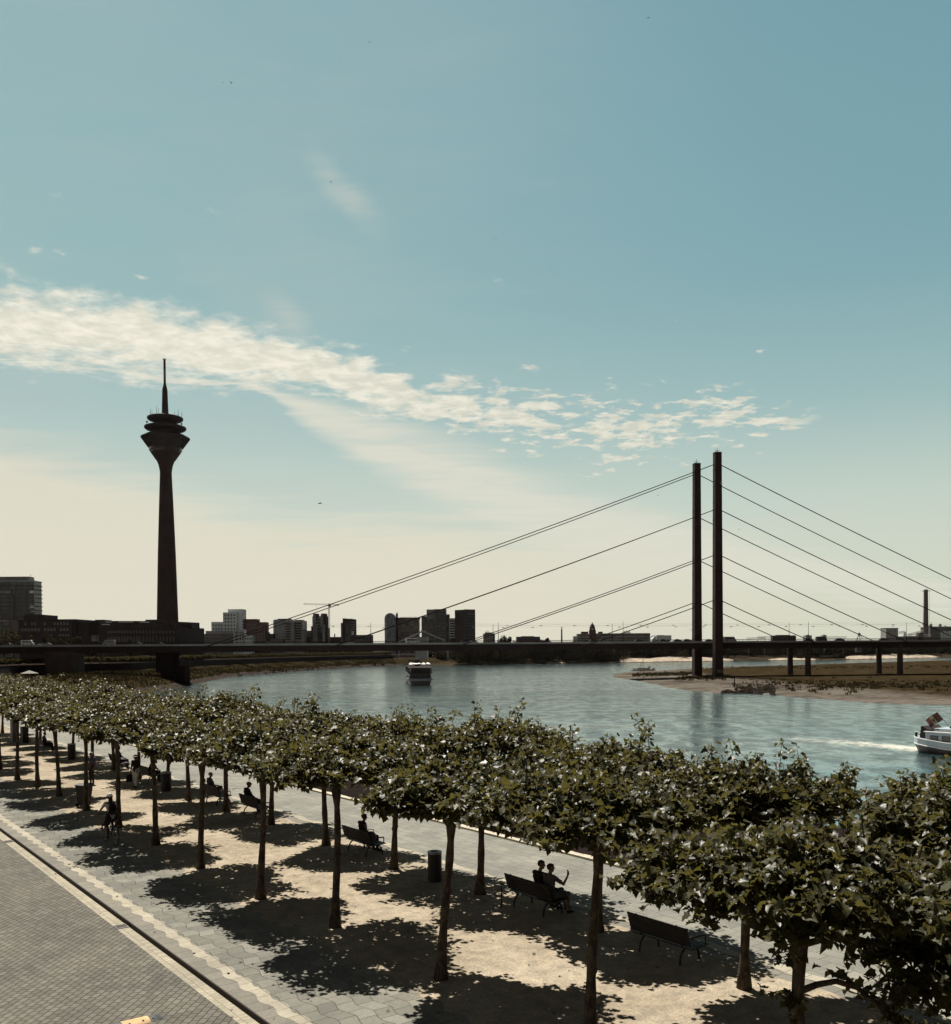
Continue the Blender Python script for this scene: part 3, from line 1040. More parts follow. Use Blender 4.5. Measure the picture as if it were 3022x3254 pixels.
def leaves_mesh(name, pos, nrm, fwd, size, fold=None):
    """pos, nrm, fwd: (k,3) arrays; one lobed, folded blade each"""
    k = len(pos)
    nrm = nrm / np.linalg.norm(nrm, axis=1)[:, None]
    f = fwd - nrm * (fwd * nrm).sum(1)[:, None]
    f = f / (np.linalg.norm(f, axis=1)[:, None] + 1e-9)
    s = np.cross(f, nrm)
    fold = np.ones(k) if fold is None else fold
    V = (pos[:, None, :] + size[:, None, None] * (LX[None, :, None] * s[:, None, :] + LY[None, :, None] * f[:, None, :]
         + (LZ[None, :] * fold[:, None])[:, :, None] * nrm[:, None, :])).reshape(-1, 3)
    T = (np.arange(k)[:, None, None] * 13 + np.array(LT)[None, :, :]).reshape(-1, 3)
    me = bpy.data.meshes.new(name)
    me.vertices.add(len(V))
    me.vertices.foreach_set('co', V.astype(np.float32).ravel())
    me.loops.add(T.size)
    me.loops.foreach_set('vertex_index', T.astype(np.int32).ravel())
    me.polygons.add(len(T))
    me.polygons.foreach_set('loop_start', np.arange(0, T.size, 3, dtype=np.int32))
    me.polygons.foreach_set('loop_total', np.full(len(T), 3, dtype=np.int32))
    me.update(calc_edges=True)
    return me


def plane_tree_parts(seed, R=1.88, lean=(0, 0), low_limb=None, thick=.80, tall=1.0, Hd=0.0, mass=()):
    """trunk mesh with limbs, crown mesh of leaves; origin at the trunk base"""
    rs = np.random.RandomState(seed)
    rr = random.Random(seed)
    if lean == (0, 0):
        lean = (rr.uniform(-.16, .16), rr.uniform(-.12, .12))
    tm = MB()
    H = 3.85 + Hd + rr.uniform(-.1, .12)
    pts_, rd = [], []
    for i in range(11):
        t = i / 10
        kx = lean[0] * t + .05 * math.sin(t * 5 + seed) * t
        ky = lean[1] * t + .05 * math.cos(t * 4 + seed * 2) * t
        pts_.append((kx, ky, H * t - (0.05 if i == 0 else 0)))
        r_ = thick * (.125 - .03 * t + .10 * math.exp(-t * 12) + .012 * math.sin(i * 2.3 + seed) + (.05 if i >= 9 else 0)) if True else 0
        rd.append(r_)
    tm.path(pts_, rd, 12)
    top = Vector(pts_[-1])
    for _ in range(3):
        z = rr.uniform(1.2, 2.9)
        t = z / H
        a = rr.uniform(0, 2 * PI)
        c = (lean[0] * t + .05 * math.sin(t * 5 + seed) * t + math.cos(a) * .075 * thick, lean[1] * t + .05 * math.cos(t * 4 + seed * 2) * t + math.sin(a) * .075 * thick, z)
        tm.sphere(c, (.055, .055, .08), 8)
    pos, nrm, fwd, size = [], [], [], []

    def leaf(p, out, up, s):
        n = np.array([rs.normal(0, .48), rs.normal(0, .48), up]) + np.array([out[0], out[1], 0]) * rs.uniform(0, .5)
        a = math.atan2(out[1], out[0]) + rs.normal(0, 1.0)
        pos.append(p)
        nrm.append(n)
        fwd.append((math.cos(a), math.sin(a), rs.uniform(-.7, .1)))
        size.append(s)

    def shoot(b, d, ln, r0=.012, ls=1.0):
        b, d = Vector(b), Vector(d).normalized()
        k = max(5, int(ln / .050))
        bend = Vector((rs.normal(0, .15), rs.normal(0, .15), -.08))
        q = [b + d * (ln * t) + bend * (ln * t * t) for t in (0, .35, .7, 1)]
        tm.path(q, [r0, r0 * .8, r0 * .5, r0 * .25], 4, caps=False)
        for i in range(k):
            t = (i + rs.uniform(.2, .8)) / k
            if t < .12:
                continue
            p = b + d * (ln * t) + bend * (ln * t * t)
            a = i * 2.4 + rs.uniform(-.5, .5)
            off = rs.uniform(.04, .13)
            o_ = (math.cos(a), math.sin(a))
            leaf((p.x + o_[0] * off, p.y + o_[1] * off, p.z + rs.uniform(-.02, .05)), o_, 1.0, ls * rs.uniform(.10, .205) * (1 - .4 * max(0, t - .75) / .25))

    nl = 7
    ends = []
    a0 = rr.uniform(0, 1)
    for i in range(nl):
        a = a0 + 2 * PI * i / nl + rr.uniform(-.25, .25)
        ln = R * rr.uniform(.62, .92)
        e = Vector((math.cos(a) * ln, math.sin(a) * ln, rr.uniform(.25, .6)))
        q = [top + Vector((0, 0, -.12)), top + e * .35 + Vector((0, 0, .12)), top + e * .7 + Vector((0, 0, .05)), top + e]
        tm.path(q, [.055, .045, .036, .026], 7)
        ends.append((a, top + e))
        for _ in range(3):
            tt = rr.uniform(.35, .9)
            b = top + e * tt
            aa = a + rr.choice((-1, 1)) * rr.uniform(.5, 1.1)
            l2 = rr.uniform(.4, .8)
            tm.path([b, b + Vector((math.cos(aa) * l2, math.sin(aa) * l2, .25))], [.026, .012], 5)
    lob = rs.uniform(.60, 1.34, 13)

    def rim(a):
        t = (a % (2 * PI)) / (2 * PI) * 13
        i = int(t) % 13
        f = t - int(t)
        return R * (lob[i] * (1 - f) + lob[(i + 1) % 13] * f)

    cnt = 0
    while cnt < 470:
        a = rs.uniform(0, 2 * PI)
        q = math.sqrt(rs.uniform(0, 1))
        r_ = rim(a) * q * .97
        x, y = top.x + r_ * math.cos(a), top.y + r_ * math.sin(a)
        dn = mnoise.noise(Vector((x * 1.1, y * 1.1, seed * 3.7)))
        if dn < -.22 and rs.uniform() < .75:
            continue
        cnt += 1
        z0 = top.z + .02 + .30 * (1 - q) + rs.uniform(-.12, .18)
        hgt = .95 * tall * (1.0 - .30 * q ** 3) * (1 + .6 * dn)
        d = (math.cos(a) * .75 * q + rs.normal(0, .35), math.sin(a) * .75 * q + rs.normal(0, .35), rs.uniform(.45, 1.2) * hgt)
        shoot((x, y, z0), d, rs.uniform(.45, .95) * hgt, ls=1.0)
    for _ in range(46):
        a = rs.uniform(0, 2 * PI)
        r_ = rim(a) * rs.uniform(.5, .95)
        x, y = top.x + r_ * math.cos(a), top.y + r_ * math.sin(a)
        shoot((x, y, top.z + rs.uniform(.05, .35)), (math.cos(a) + rs.normal(0, .4), math.sin(a) + rs.normal(0, .4), rs.uniform(-.32, .2)), rs.uniform(.3, .58), ls=1.0)
    for _ in range(64):      # loose outer fringe
        a = rs.uniform(0, 2 * PI)
        r_ = rim(a) * rs.uniform(.85, 1.12)
        x, y = top.x + r_ * math.cos(a), top.y + r_ * math.sin(a)
        shoot((x, y, top.z + rs.uniform(.1, .5)), (math.cos(a) + rs.normal(0, .5), math.sin(a) + rs.normal(0, .5), rs.uniform(-.08, .7)), rs.uniform(.25, .6), r0=.008, ls=1.0)
    for _ in range(5):
        a = rs.uniform(0, 2 * PI)
        r_ = rim(a) * math.sqrt(rs.uniform(0, .8))
        shoot((top.x + r_ * math.cos(a), top.y + r_ * math.sin(a), top.z + .9), (rs.normal(0, .18), rs.normal(0, .18), 1), rs.uniform(.45, .9), ls=.9)
    # loose inner foliage
    for _ in range(520):
        a = rs.uniform(0, 2 * PI)
        r_ = rim(a) * .9 * math.sqrt(rs.uniform(0, 1))
        leaf((top.x + r_ * math.cos(a), top.y + r_ * math.sin(a), top.z + rs.uniform(.02, .8)), (math.cos(a), math.sin(a)), .9, rs.uniform(.12, .20))
    if low_limb:
        for (z, a, ln, drop, k) in low_limb:
            b = Vector((lean[0] * z / H + .05 * math.sin(z / H * 5 + seed) * z / H, lean[1] * z / H + .05 * math.cos(z / H * 4 + seed * 2) * z / H, z))
            dd = Vector((math.cos(a), math.sin(a), 0))
            q = [b - dd * .03, b + dd * ln * .2 + Vector((0, .03, .10)), b + dd * ln * .4 + Vector((0, .06, .13)), b + dd * ln * .6 + Vector((0, .02, .04)), b + dd * ln * .8 + Vector((0, -.03, drop * .4)), b + dd * ln + Vector((0, 0, drop))]
            tm.path(q, [.058, .050, .044, .040, .032, .022], 8)
            for i in range(k):
                t = rs.uniform(.45, 1.25)
                p = b + dd * ln * t + Vector((0, 0, drop * max(0, (t - .6) / .4)))
                aa = a + rs.normal(0, 1.2)
                shoot(p, (math.cos(aa), math.sin(aa), rs.uniform(-.6, .5)), rs.uniform(.3, .75), ls=1.05)
            for i in range(4):
                aa = a + PI + rs.normal(0, .7)
                shoot(b + Vector((0, 0, -.05)), (math.cos(aa), math.sin(aa), rs.uniform(-.7, .2)), rs.uniform(.25, .5), ls=.95)
    for (cx, cy, cz, rx, ry, rz, k) in mass:
        for i in range(k):
            d = rs.normal(0, 1, 3)
            d = d / np.linalg.norm(d) * rs.uniform(.2, 1) ** .5
            shoot((cx + d[0] * rx, cy + d[1] * ry, cz + d[2] * rz), (d[0] + rs.normal(0, .4), d[1] + rs.normal(0, .4), d[2] * .5 + rs.normal(-.1, .3)), rs.uniform(.25, .5), r0=.006, ls=1.1)
    me = leaves_mesh('crown', np.array(pos), np.array(nrm), np.array(fwd, float), np.array(size), rs.uniform(.4, 1.9, len(pos)))
    me.materials.append(M_LEAF)
    return tm, me


def new_tree(seed, loc, rotz, label, group, **kw):
    t = thing('plane_tree', label, 'tree', loc, rotz, group)
    tm, me = plane_tree_parts(seed, **kw)
    tm.build('trunk', M_BARK, t, smooth=True, fix=False)
    c = bpy.data.objects.new('crown', me)
    COL.objects.link(c)
    c.parent = t
    return t


near_px = [(1400, 3110), (1065, 2945), (828, 2855), (637, 2758), (495, 2685), (377, 2630), (275, 2575), (188, 2530), (120, 2500), (55, 2477), (0, 2445)]
near_un = [un(at(*p)) for p in near_px]
sl_u = (near_un[-1][0] - near_un[0][0]) / 10
near_un = [(near_un[0][0] - 4.40 * k, 12.02) for k in (3, 2, 1)] + near_un
near_un += [(near_un[-1][0] + sl_u * k, 12.1) for k in (1, 2, 3)]
far_px = [(2365, 3140), None, (1525, 2840), (1252, 2760), (1037, 2685), (862, 2620), (720, 2578), (600, 2543)]
fu = [un(at(*p)) if p else None for p in far_px]
fu[1] = ((fu[0][0] + fu[2][0]) / 2, 16.9)
far_un = [(fu[0][0] - 4.45 * k, 16.8) for k in (2, 1)] + fu
far_un += [(fu[-1][0] + 4.72 * k, 16.95) for k in range(1, 11)]

variants = {}
NV = 7


def lean_for(i, row):
    return (0, 0)


def put_tree(i, row, u, n):
    loc = P(u, n, 0)
    rnd = random.Random(100 * row + i)
    where = 'nearer the road' if row == 0 else 'nearer the river'
    vis = i + 1
    
    lab = 'clipped plane tree, %s from the right in the row %s' % (ORD[vis], where)
    if (row, i) == (0, 1):
        lab = 'clipped plane tree with a low bent side limb, second from the right nearer the road'
    if (row, i) == (0, 3):
        lab = 'clipped plane tree with a slanting trunk, fourth from the right nearer the road'
    grp = 'plane trees in the row %s' % where
    special = (row, i) in ((0, 1), (0, 3), (0, 4), (1, 0), (1, 1), (1, 2), (0, 2), (0, 0))
    rot = rnd.uniform(0, 2 * PI)
    if special:
        kw = {}
        if (row, i) == (0, 1):
            kw = dict(low_limb=[(2.15, rad(4), 1.5, -.55, 10), (2.85, rad(-6), 1.8, -.10, 12)], lean=(0.0, 0.02), thick=.9, R=1.9, tall=1.2, Hd=-.42,
                      mass=((1.75, .1, 2.55, .75, .6, .50, 90), (2.35, -.1, 2.95, .7, .7, .55, 80)))
        elif (row, i) == (0, 3):
            kw = dict(lean=(.26, .05), R=1.72)
        elif row == 0 and i in (0, 2):
            kw = dict(R=1.95, tall=1.12, Hd=-.25) if i == 0 else dict(R=1.85, tall=1.08, Hd=.02)
        elif row == 1:
            kw = dict(R=1.9, tall=1.30, Hd=-.35) if i < 2 else dict(R=1.85, tall=1.40, lean=(.05, 0), Hd=-.40)
        else:
            kw = dict(lean=(.10, 0))
        return new_tree(900 + i + 40 * row, loc, 0.0, lab, grp, **kw)
    v = (i * 3 + row * 2) % NV
    if v not in variants:
        variants[v] = new_tree(20 + v, loc, rot, lab, grp)
        return variants[v]
    return copy_tree(variants[v], loc, rot, lab, grp, scale=rnd.uniform(.94, 1.04))


for i, (u, n) in enumerate(near_un):
    put_tree(i, 0, u, n)
for i, (u, n) in enumerate(far_un):
    put_tree(i, 1, u, n)

# leaf litter and small clods under the trees
random.seed(5)
lp, ln_, lf, ls_ = [], [], [], []
for i in range(260):
    u, n = random.uniform(2, 45), random.uniform(7.0, 18.5)
    q = P(u, n, 0.02)
    lp.append(tuple(q))
    ln_.append((random.gauss(0, .25), random.gauss(0, .25), 1))
    lf.append((random.uniform(-1, 1), random.uniform(-1, 1), 0))
    ls_.append(random.uniform(.035, .085))
lm = leaves_mesh('fallen_leaves', np.array(lp), np.array(ln_), np.array(lf), np.array(ls_), np.random.RandomState(1).uniform(-.5, .5, 260))
lm.materials.append(mat('dry_leaf', (0.06, 0.04, 0.022), 0.7, 0.2, var=0.5, scale=9))
lo_ = bpy.data.objects.new('fallen_leaves', lm)
COL.objects.link(lo_)
stuff(lo_, 'scattered dry leaves lying on the gravel and paving', 'leaves')


# ------------------------------------------------------------------ far trees
def blob_tree_mesh(name, seed, h, r, n=900, leaf=.5, squat=.75, base=.18):
    """crown of small leaf clumps in a lumpy volume, with gaps; origin at the foot"""
    rs = np.random.RandomState(seed)
    blobs = []
    for _ in range(11):
        a = rs.uniform(0, 2 * PI)
        q = math.sqrt(rs.uniform(0, 1)) * r * .62
        blobs.append((q * math.cos(a), q * math.sin(a), h * rs.uniform(base + .22, .86), r * rs.uniform(.30, .52)))
    V, F = [], []
    for i in range(n):
        b = blobs[rs.randint(len(blobs))]
        d = rs.normal(0, 1, 3)
        d /= np.linalg.norm(d)
        q = rs.uniform(.55, 1.05)
        c = np.array([b[0] + d[0] * b[3] * q, b[1] + d[1] * b[3] * q, b[2] + d[2] * b[3] * q * squat])
        if c[2] < h * base * .6:
            continue
        t1 = rs.normal(0, 1, 3)
        t1 /= np.linalg.norm(t1)
        t2 = np.cross(d + rs.normal(0, .4, 3), t1)
        t2 /= np.linalg.norm(t2) + 1e-9
        s = leaf * rs.uniform(.5, 1.2)
        k = len(V)
        V += [tuple(c - t1 * s - t2 * s * .3), tuple(c + t1 * s * .2 - t2 * s * .8), tuple(c + t1 * s), tuple(c + t2 * s * .9 - t1 * s * .2)]
        F.append((k, k + 1, k + 2, k + 3))
    me = bpy.data.meshes.new(name)
    me.from_pydata(V, [], F)
    return me


def far_tree_proto(seed, h, r, label, loc, leafm, group, name='leafy_tree', n=900, leaf=.5, squat=.75, base=.18, cat='tree'):
    t = thing(name, label, cat, loc, 0, group)
    tr = MB()
    tr.path([(0, 0, -.4), (.1, 0, h * .3), (0, .1, h * .62)], [h * .022, h * .016, h * .008], 6)
    for k in range(4):
        a = k * 1.7 + seed
        tr.path([(0, 0, h * (.25 + .06 * k)), (math.cos(a) * r * .5, math.sin(a) * r * .5, h * (.5 + .06 * k))], [h * .011, h * .004], 5)
    tr.build('trunk', M_BARK, t, fix=False)
    me = blob_tree_mesh('crown', seed, h, r, n, leaf, squat, base)
    me.materials.append(leafm)
    c = bpy.data.objects.new('crown', me)
    COL.objects.link(c)
    c.parent = t
    return t


# trees showing above the left end of the bridge (photo x, top y, width px, distance)
lt = [(10, 2004, 60, 560, 'tall round tree at the left edge, above the bridge and below the office tower'),
      (42, 1985, 86, 575, 'broadest round tree above the left end of the bridge, beside the grey parliament wall'),
      (112, 2010, 56, 560, 'round tree above the bridge behind the white minibus'),
      (138, 2007, 44, 575, 'round tree rising above the two pale cars on the bridge'),
      (164, 2022, 40, 560, 'low bushy tree above the bridge right of the two pale cars'),
      (200, 2026, 46, 560, 'pale bushy shrub tree above the wide bridge pier'),
      (226, 2020, 38, 575, 'dark bushy tree against the dark recess of the parliament building'),
      (255, 2015, 34, 575, 'small round tree by the pale corner of the parliament building'),
      (285, 2030, 40, 560, 'low shrub tree above the bridge left of the silver van'),
      (318, 2032, 32, 560, 'low shrub tree just left of the silver van on the bridge'),
      (412, 2026, 34, 565, 'low shrub tree in front of the rounded parliament wing')]
proto_far = []
for i, (px, py, wpx, Yd, lab) in enumerate(lt):
    topz = far(px, py, Yd)
    h = topz.z + .3
    r = wpx / 2 * Yd / FPX * 1.05
    t = far_tree_proto(300 + i, h, r, lab, (topz.x, Yd, -.3), M_LEAF_FAR, 'trees above the left end of the bridge', n=700, leaf=.42 + r * .02, base=.12, squat=1.0)

# the clipped trees of the far promenade, under the bridge
ct = far_tree_proto(77, 4.6, 2.7, 'small clipped tree in the long row on the far promenade under the bridge', (0, 0, 0), M_LEAF_CLIP, 'clipped trees along the far promenade',
                    name='clipped_tree', n=620, leaf=.42, squat=.62, base=.25)
first = True
acc = 0.0
kk = 0
for i in range(1, len(pts)):
    acc += (pts[i] - pts[i - 1]).length
    if pts[i].y < 300:
        acc = 0
        continue
    if acc >= 5.2:
        acc = 0
        d = (pts[min(i + 1, len(pts) - 1)] - pts[i - 1]).normalized()
        for off in (3.2, 8.0, 13.0):
            q = pts[i] - Vector((d.y, -d.x, 0)) * off
            if first:
                ct.location = (q.x, q.y, 0)
                first = False
            else:
                copy_tree(ct, (q.x, q.y, 0), random.uniform(0, 6), 'small clipped tree in the long row on the far promenade under the bridge',
                          scale=random.uniform(.9, 1.1))

# woods on the far bank: a mass, with separate round bushes in front
rs = np.random.RandomState(9)
V, F = [], []
segs = [(1452, 1962, 5, 46, 15, 23), (2010, 2060, 60, 90, 9, 14), (2060, 3060, 44, 100, 12, 20), (1985, 3060, 100, 160, 12, 19), (1330, 1460, 30, 80, 6, 11),
        (2540, 2700, 30, 60, 8, 14)]
for x0, x1, o0, o1, h0, h1 in segs:
    ntr = int((x1 - x0) / 7 * 2.4)
    for _ in range(ntr):
        px = rs.uniform(x0, x1)
        d = ray(px, 2100)
        base = min(sp, key=lambda p: abs(p.x / p.y - d.x / d.y))
        Yd = base.y + rs.uniform(o0, o1)
        cx = d.x / d.y * Yd
        h = rs.uniform(h0, h1)
        r = h * rs.uniform(.26, .38)
        zb = WL + (2.0 if o0 < 20 else 4.5)
        for _b in range(6):
            bb = (cx + rs.normal(0, r * .5), Yd + rs.normal(0, r * .5), zb + h * rs.uniform(.15, .8), r * rs.uniform(.45, .75))
            for _l in range(60):
                dd = rs.normal(0, 1, 3)
                dd /= np.linalg.norm(dd)
                c = np.array(bb[:3]) + dd * bb[3] * rs.uniform(.6, 1.05)
                if c[2] < zb - .5:
                    c[2] = zb + rs.uniform(0, 1)
                t1 = rs.normal(0, 1, 3)
                t1 /= np.linalg.norm(t1)
                t2 = np.cross(dd, t1)
                t2 /= np.linalg.norm(t2) + 1e-9
                s = rs.uniform(.4, 1.0)
                k = len(V)
                V += [tuple(c - t1 * s - t2 * s * .3), tuple(c + t1 * s * .2 - t2 * s * .8), tuple(c + t1 * s), tuple(c + t2 * s * .9 - t1 * s * .2)]
                F.append((k, k + 1, k + 2, k + 3))
wm = bpy.data.meshes.new('woods')
wm.from_pydata(V, [], F)
wm.materials.append(M_WOOD_LEAF)
wob = bpy.data.objects.new('woods', wm)
COL.objects.link(wob)
stuff(wob, 'dark riverside wood along the far bank behind the bridge', 'woods')
bush = [(2172, 2068, 40, 1082, 'big round bush on the pale beach just left of the twin pylons'), (2140, 2078, 26, 1095, 'smaller round bush on the beach left of the big round one'),
        (2098, 2070, 34, 1095, 'round bush beside the white roofed hall on the far bank'), (2060, 2066, 30, 1100, 'round bush between the hall roof and the beach bushes'),
        (2545, 2076, 30, 1110, 'round bush on the far shore right of the first bridge column'), (2655, 2078, 30, 1125, 'round bush standing alone between the two pairs of columns'),
        (1570, 2076, 44, 935, 'round bush at the front of the wood, right of the moored patrol boat')]
for i, (px, py, wpx, Yd, lab) in enumerate(bush):
    tp = far(px, py, Yd)
    h = tp.z - (WL + 1.5)
    far_tree_proto(400 + i, h, wpx / 2 * Yd / FPX, lab, (tp.x, Yd, WL + 1.5), M_LEAF_FAR, 'round bushes on the far bank', name='round_bush', n=600, leaf=.7, squat=.9, base=.05, cat='bush')
# ------------------------------------------------------------------ bridge
BD = Vector((0.9914, 0.1309, 0))
BQ = Vector((-0.1309, 0.9914, 0))
BO = Vector((119.5, 470.0, 0))
BROT = math.atan2(BD.y, BD.x)
DECK_Z = 10.0
PSEP = 28.2


def bt(px, py=2050, off=0.0):
    """place along the bridge under a photo column"""
    d = ray(px, py)
    k = d.x / d.y
    ox, oy = BO.x + BQ.x * off, BO.y + BQ.y * off
    return (k * oy - ox) / (BD.x - k * BD.y)


bridge = thing('road_bridge', 'long dark cable-stayed road bridge with twin square pylons crossing the river', 'bridge', BO, BROT)
T0, T1 = -560.0, 420.0
m = MB()
y0, y1 = 2.9, PSEP - 2.9
sec = [(y0, 8.95), (y0, 9.6), (y1, 9.6), (y1, 8.95), (y1 - 2.2, 8.9), (y1 - 2.6, 6.2), (y1 - 6.5, 6.2), (y1 - 6.8, 8.4), (y0 + 6.8, 8.4), (y0 + 6.5, 6.2), (y0 + .7, 6.2), (y0 + .35, 8.9)]
m.prism(sec, T0, T1, axis='x')
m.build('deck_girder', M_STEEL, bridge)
MB().b3(T0, T1, y0 + .5, y1 - .5, 9.61, 9.66).build('carriageway', M_ASPH, bridge)
for yy in (y0 - .16, y1):
    m = MB()
    m.b3(T0, T1, yy, yy + .155, 9.12, 9.98)
    m.build('edge_beam', M_FASCIA, bridge)
    m = MB()
    m.b3(T0, T1, yy + .02, yy + .12, 10.80, 10.92)
    m.b3(T0, T1, yy + .05, yy + .09, 10.40, 10.46)
    for i in range(int((T1 - T0) / 2.0)):
        m.b3(T0 + i * 2.0, T0 + i * 2.0 + .08, yy + .03, yy + .11, 9.98, 10.80)
    m.build('railing', M_STEEL, bridge, fix=False)
znear = [far(2280, y, 470).z for y in (1472, 1616, 1760.5, 1903)]
zp = far(2280, 1440, 470).z
for k, yy in enumerate((0.0, PSEP)):
    m = MB()
    w0, w1 = 2.08, 1.62
    zs = [-10.5, 0, 30, 60, zp - 1.4, zp]
    for i in range(5):
        t0, t1 = (zs[i] + 10.5) / (zp + 10.5), (zs[i + 1] + 10.5) / (zp + 10.5)
        a, b = w0 + (w1 - w0) * t0, w0 + (w1 - w0) * t1
        m.add([(-a, yy - a, zs[i]), (a, yy - a, zs[i]), (a, yy + a, zs[i]), (-a, yy + a, zs[i]), (-b, yy - b, zs[i + 1]), (b, yy - b, zs[i + 1]), (b, yy + b, zs[i + 1]), (-b, yy + b, zs[i + 1])],
              [(0, 1, 5, 4), (1, 2, 6, 5), (2, 3, 7, 6), (3, 0, 4, 7)] + ([(4, 5, 6, 7)] if i == 4 else []))
    for i in range(13):          # welded seams
        z = 4 + i * 8.2
        a = w0 + (w1 - w0) * (z + 10.5) / (zp + 10.5) + .07
        m.b3(-a, a, yy - a, yy + a, z, z + .28)
    for s_ in (-1, 1):           # corner flanges
        for zz in range(12):
            pass
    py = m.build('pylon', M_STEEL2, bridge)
    f = MB()
    f.tube((0, yy, zp), (0, yy, zp + 2.6), .10)
    f.b3(-.9, .9, yy - .07, yy + .07, zp + 1.0, zp + 1.22)
    f.tube((-.75, yy, zp + 1.0), (-1.1, yy, zp + 1.9), .08)
    f.tube((.75, yy, zp + 1.0), (1.1, yy, zp + 1.9), .08)
    f.b3(-1.2, 1.2, yy - 1.2, yy + 1.2, zp, zp + .35)
    f.build('finial', M_STEEL, py)
    # paler flood-mark band with scrawled digits on the near pylon
    if k == 0:
        m = MB()
        zz = far(2281, 2132, 470).z
        for gx0, strokes in ((-1.25, [(0, 0, .22, 1.5)]), (-.55, [(0, 0, .22, 1.5)]), (-.10, [(0, 0, .2, 1.5), (.2, 0, .6, .2), (.2, .6, .6, .8), (.6, 0, .8, .75), (.2, 1.3, .7, 1.5)]),
                             (.85, [(0, 0, .2, 1.5), (.6, 0, .8, 1.5), (.2, 0, .6, .2), (.2, 1.3, .6, 1.5)])):
            for (a, b, c, d_) in strokes:
                m.b3(gx0 + a, gx0 + c, -2.19, -2.13, zz - .8 + b, zz - .8 + d_)
        m.build('painted_digits', M_RIM, py)
ends_l = [bt(640), bt(1050), bt(1451), bt(1855)]
ends_r = [bt(3450), bt(3188), bt(2898), bt(2602)]
for yy in (0.0, PSEP):
    for side in (ends_l, ends_r):
        for i in range(4):
            a = Vector((0, yy, znear[i]))
            b = Vector((side[i], yy, 8.0))
            m = MB()
            n = 10
            q = []
            for j in range(n + 1):
                t = j / n
                p = a.lerp(b, t)
                p.z -= 1.6 * 4 * t * (1 - t) * (abs(side[i]) / 270)
                q.append(p)
            m.path(q, .22, 6)
            m.path([a.lerp(b, .965), b], [.22, .40], 6)
            m.build('stay_cable', M_CABLE, bridge, fix=False)


def pier(px, off, w_, dep, base, topz=8.4, mt=None, name='pier'):
    m = MB()
    t = bt(px, 2110, off)
    m.b3(t - w_ / 2, t + w_ / 2, off - dep / 2, off + dep / 2, base, topz)
    return m.build(name, mt or M_PIER, bridge)


for a, b in ((2567.6, 2511), (2860, 2793)):
    for px, off in ((a, 4.6), (b, 23.6)):
        t = bt(px, 2120, off)
        m = MB()
        m.path([(t, off, -9.5), (t, off, 8.4)], [1.45, 1.38], 16)
        m.path([(t, off, -9.5), (t, off, -5.6)], [1.5, 1.5], 16)
        m.build('pier_column', M_PIER, bridge)
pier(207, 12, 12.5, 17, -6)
pier(533, 12, 8, 15, -3, mt=mat('dark_concrete', (.014, .009, .008), .95, 0.0))  # this pier and its base are darker all over than the others
pier(557, 12, 11, 15, -9.8, -.4, mt=mat('dark_concrete', (.014, .009, .008), .95, 0.0), name='pier_base')
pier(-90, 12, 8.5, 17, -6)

# lamp masts on the bridge, then two span wires hung with lamps
mast_px = [(752, 0, 1980), (776, 1, 1976), (1178, 0, 1979), (1567, 1, 1983), (1583.5, 0, 1978), (1945.5, 1, 1981), (1980, 0, 1976), (2507.7, 1, 1979), (2569, 0, 1976), (2881, 1, 1978), (2959, 0, 1976)]
names = ['above the brick block', 'above the stone offices', 'beside the sloping tower', 'left of the pair above the small white block', 'right of the pair above the small white block', 'left of the pair right of the clock tower',
         'right of the pair right of the clock tower', 'above the left pair of columns, further back', 'above the left pair of columns, nearer', 'left of the power station chimney', 'right of the power station chimney']
for (px, k, pyt), nm in zip(mast_px, names):
    off = 8.0 if k == 0 else 20.0
    t = bt(px, 2000, off)
    p = BO + BD * t + BQ * off
    zt = far(px, pyt, p.y).z
    m = MB()
    m.path([(0, 0, 0), (0, 0, zt - 9.66)], [.16, .08], 6)
    o = m.build('lamp_mast', M_STEEL, loc=(p.x, p.y, 9.66))
    tag(o, 'slim mast on the bridge ' + nm, 'mast', 'masts along the bridge')
for off, zz, pyw in ((11.0, 17.6, 1995), (17.0, 18.6, 1989)):
    wt = thing('span_wire', ('nearer, lower' if off < 14 else 'further, higher') + ' span wire of small hanging lamps above the bridge roadway', 'street lights', BO + BQ * off, BROT)
    m = MB()
    x = -230.0
    xs = []
    while x < 190:
        xs.append(x)
        x += 38.0
    for i in range(len(xs) - 1):
        q = [(xs[i] + 38.0 * j / 6, 0, zz - .5 * 4 * (j / 6) * (1 - j / 6) + .25) for j in range(7)]
        m.path(q, .022, 4, caps=False)
        m.path([(a, b, c + .7) for a, b, c in q], .02, 4, caps=False)
    m.build('wire', M_CABLE, wt, fix=False)
    lm_ = MB().box((0, 0, 0), (1.25, .55, .22)).box((0, 0, .16), (.5, .3, .14)).build('lamp', M_RIM, wt)
    first = True
    x = -222.0
    while x < 180:
        if first:
            lm_.location = (x, 0, zz - .35)
            first = False
        else:
            c = lm_.copy()
            COL.objects.link(c)
            c.location = (x, 0, zz - .35)
        x += 14.6 if off < 14 else 17.1

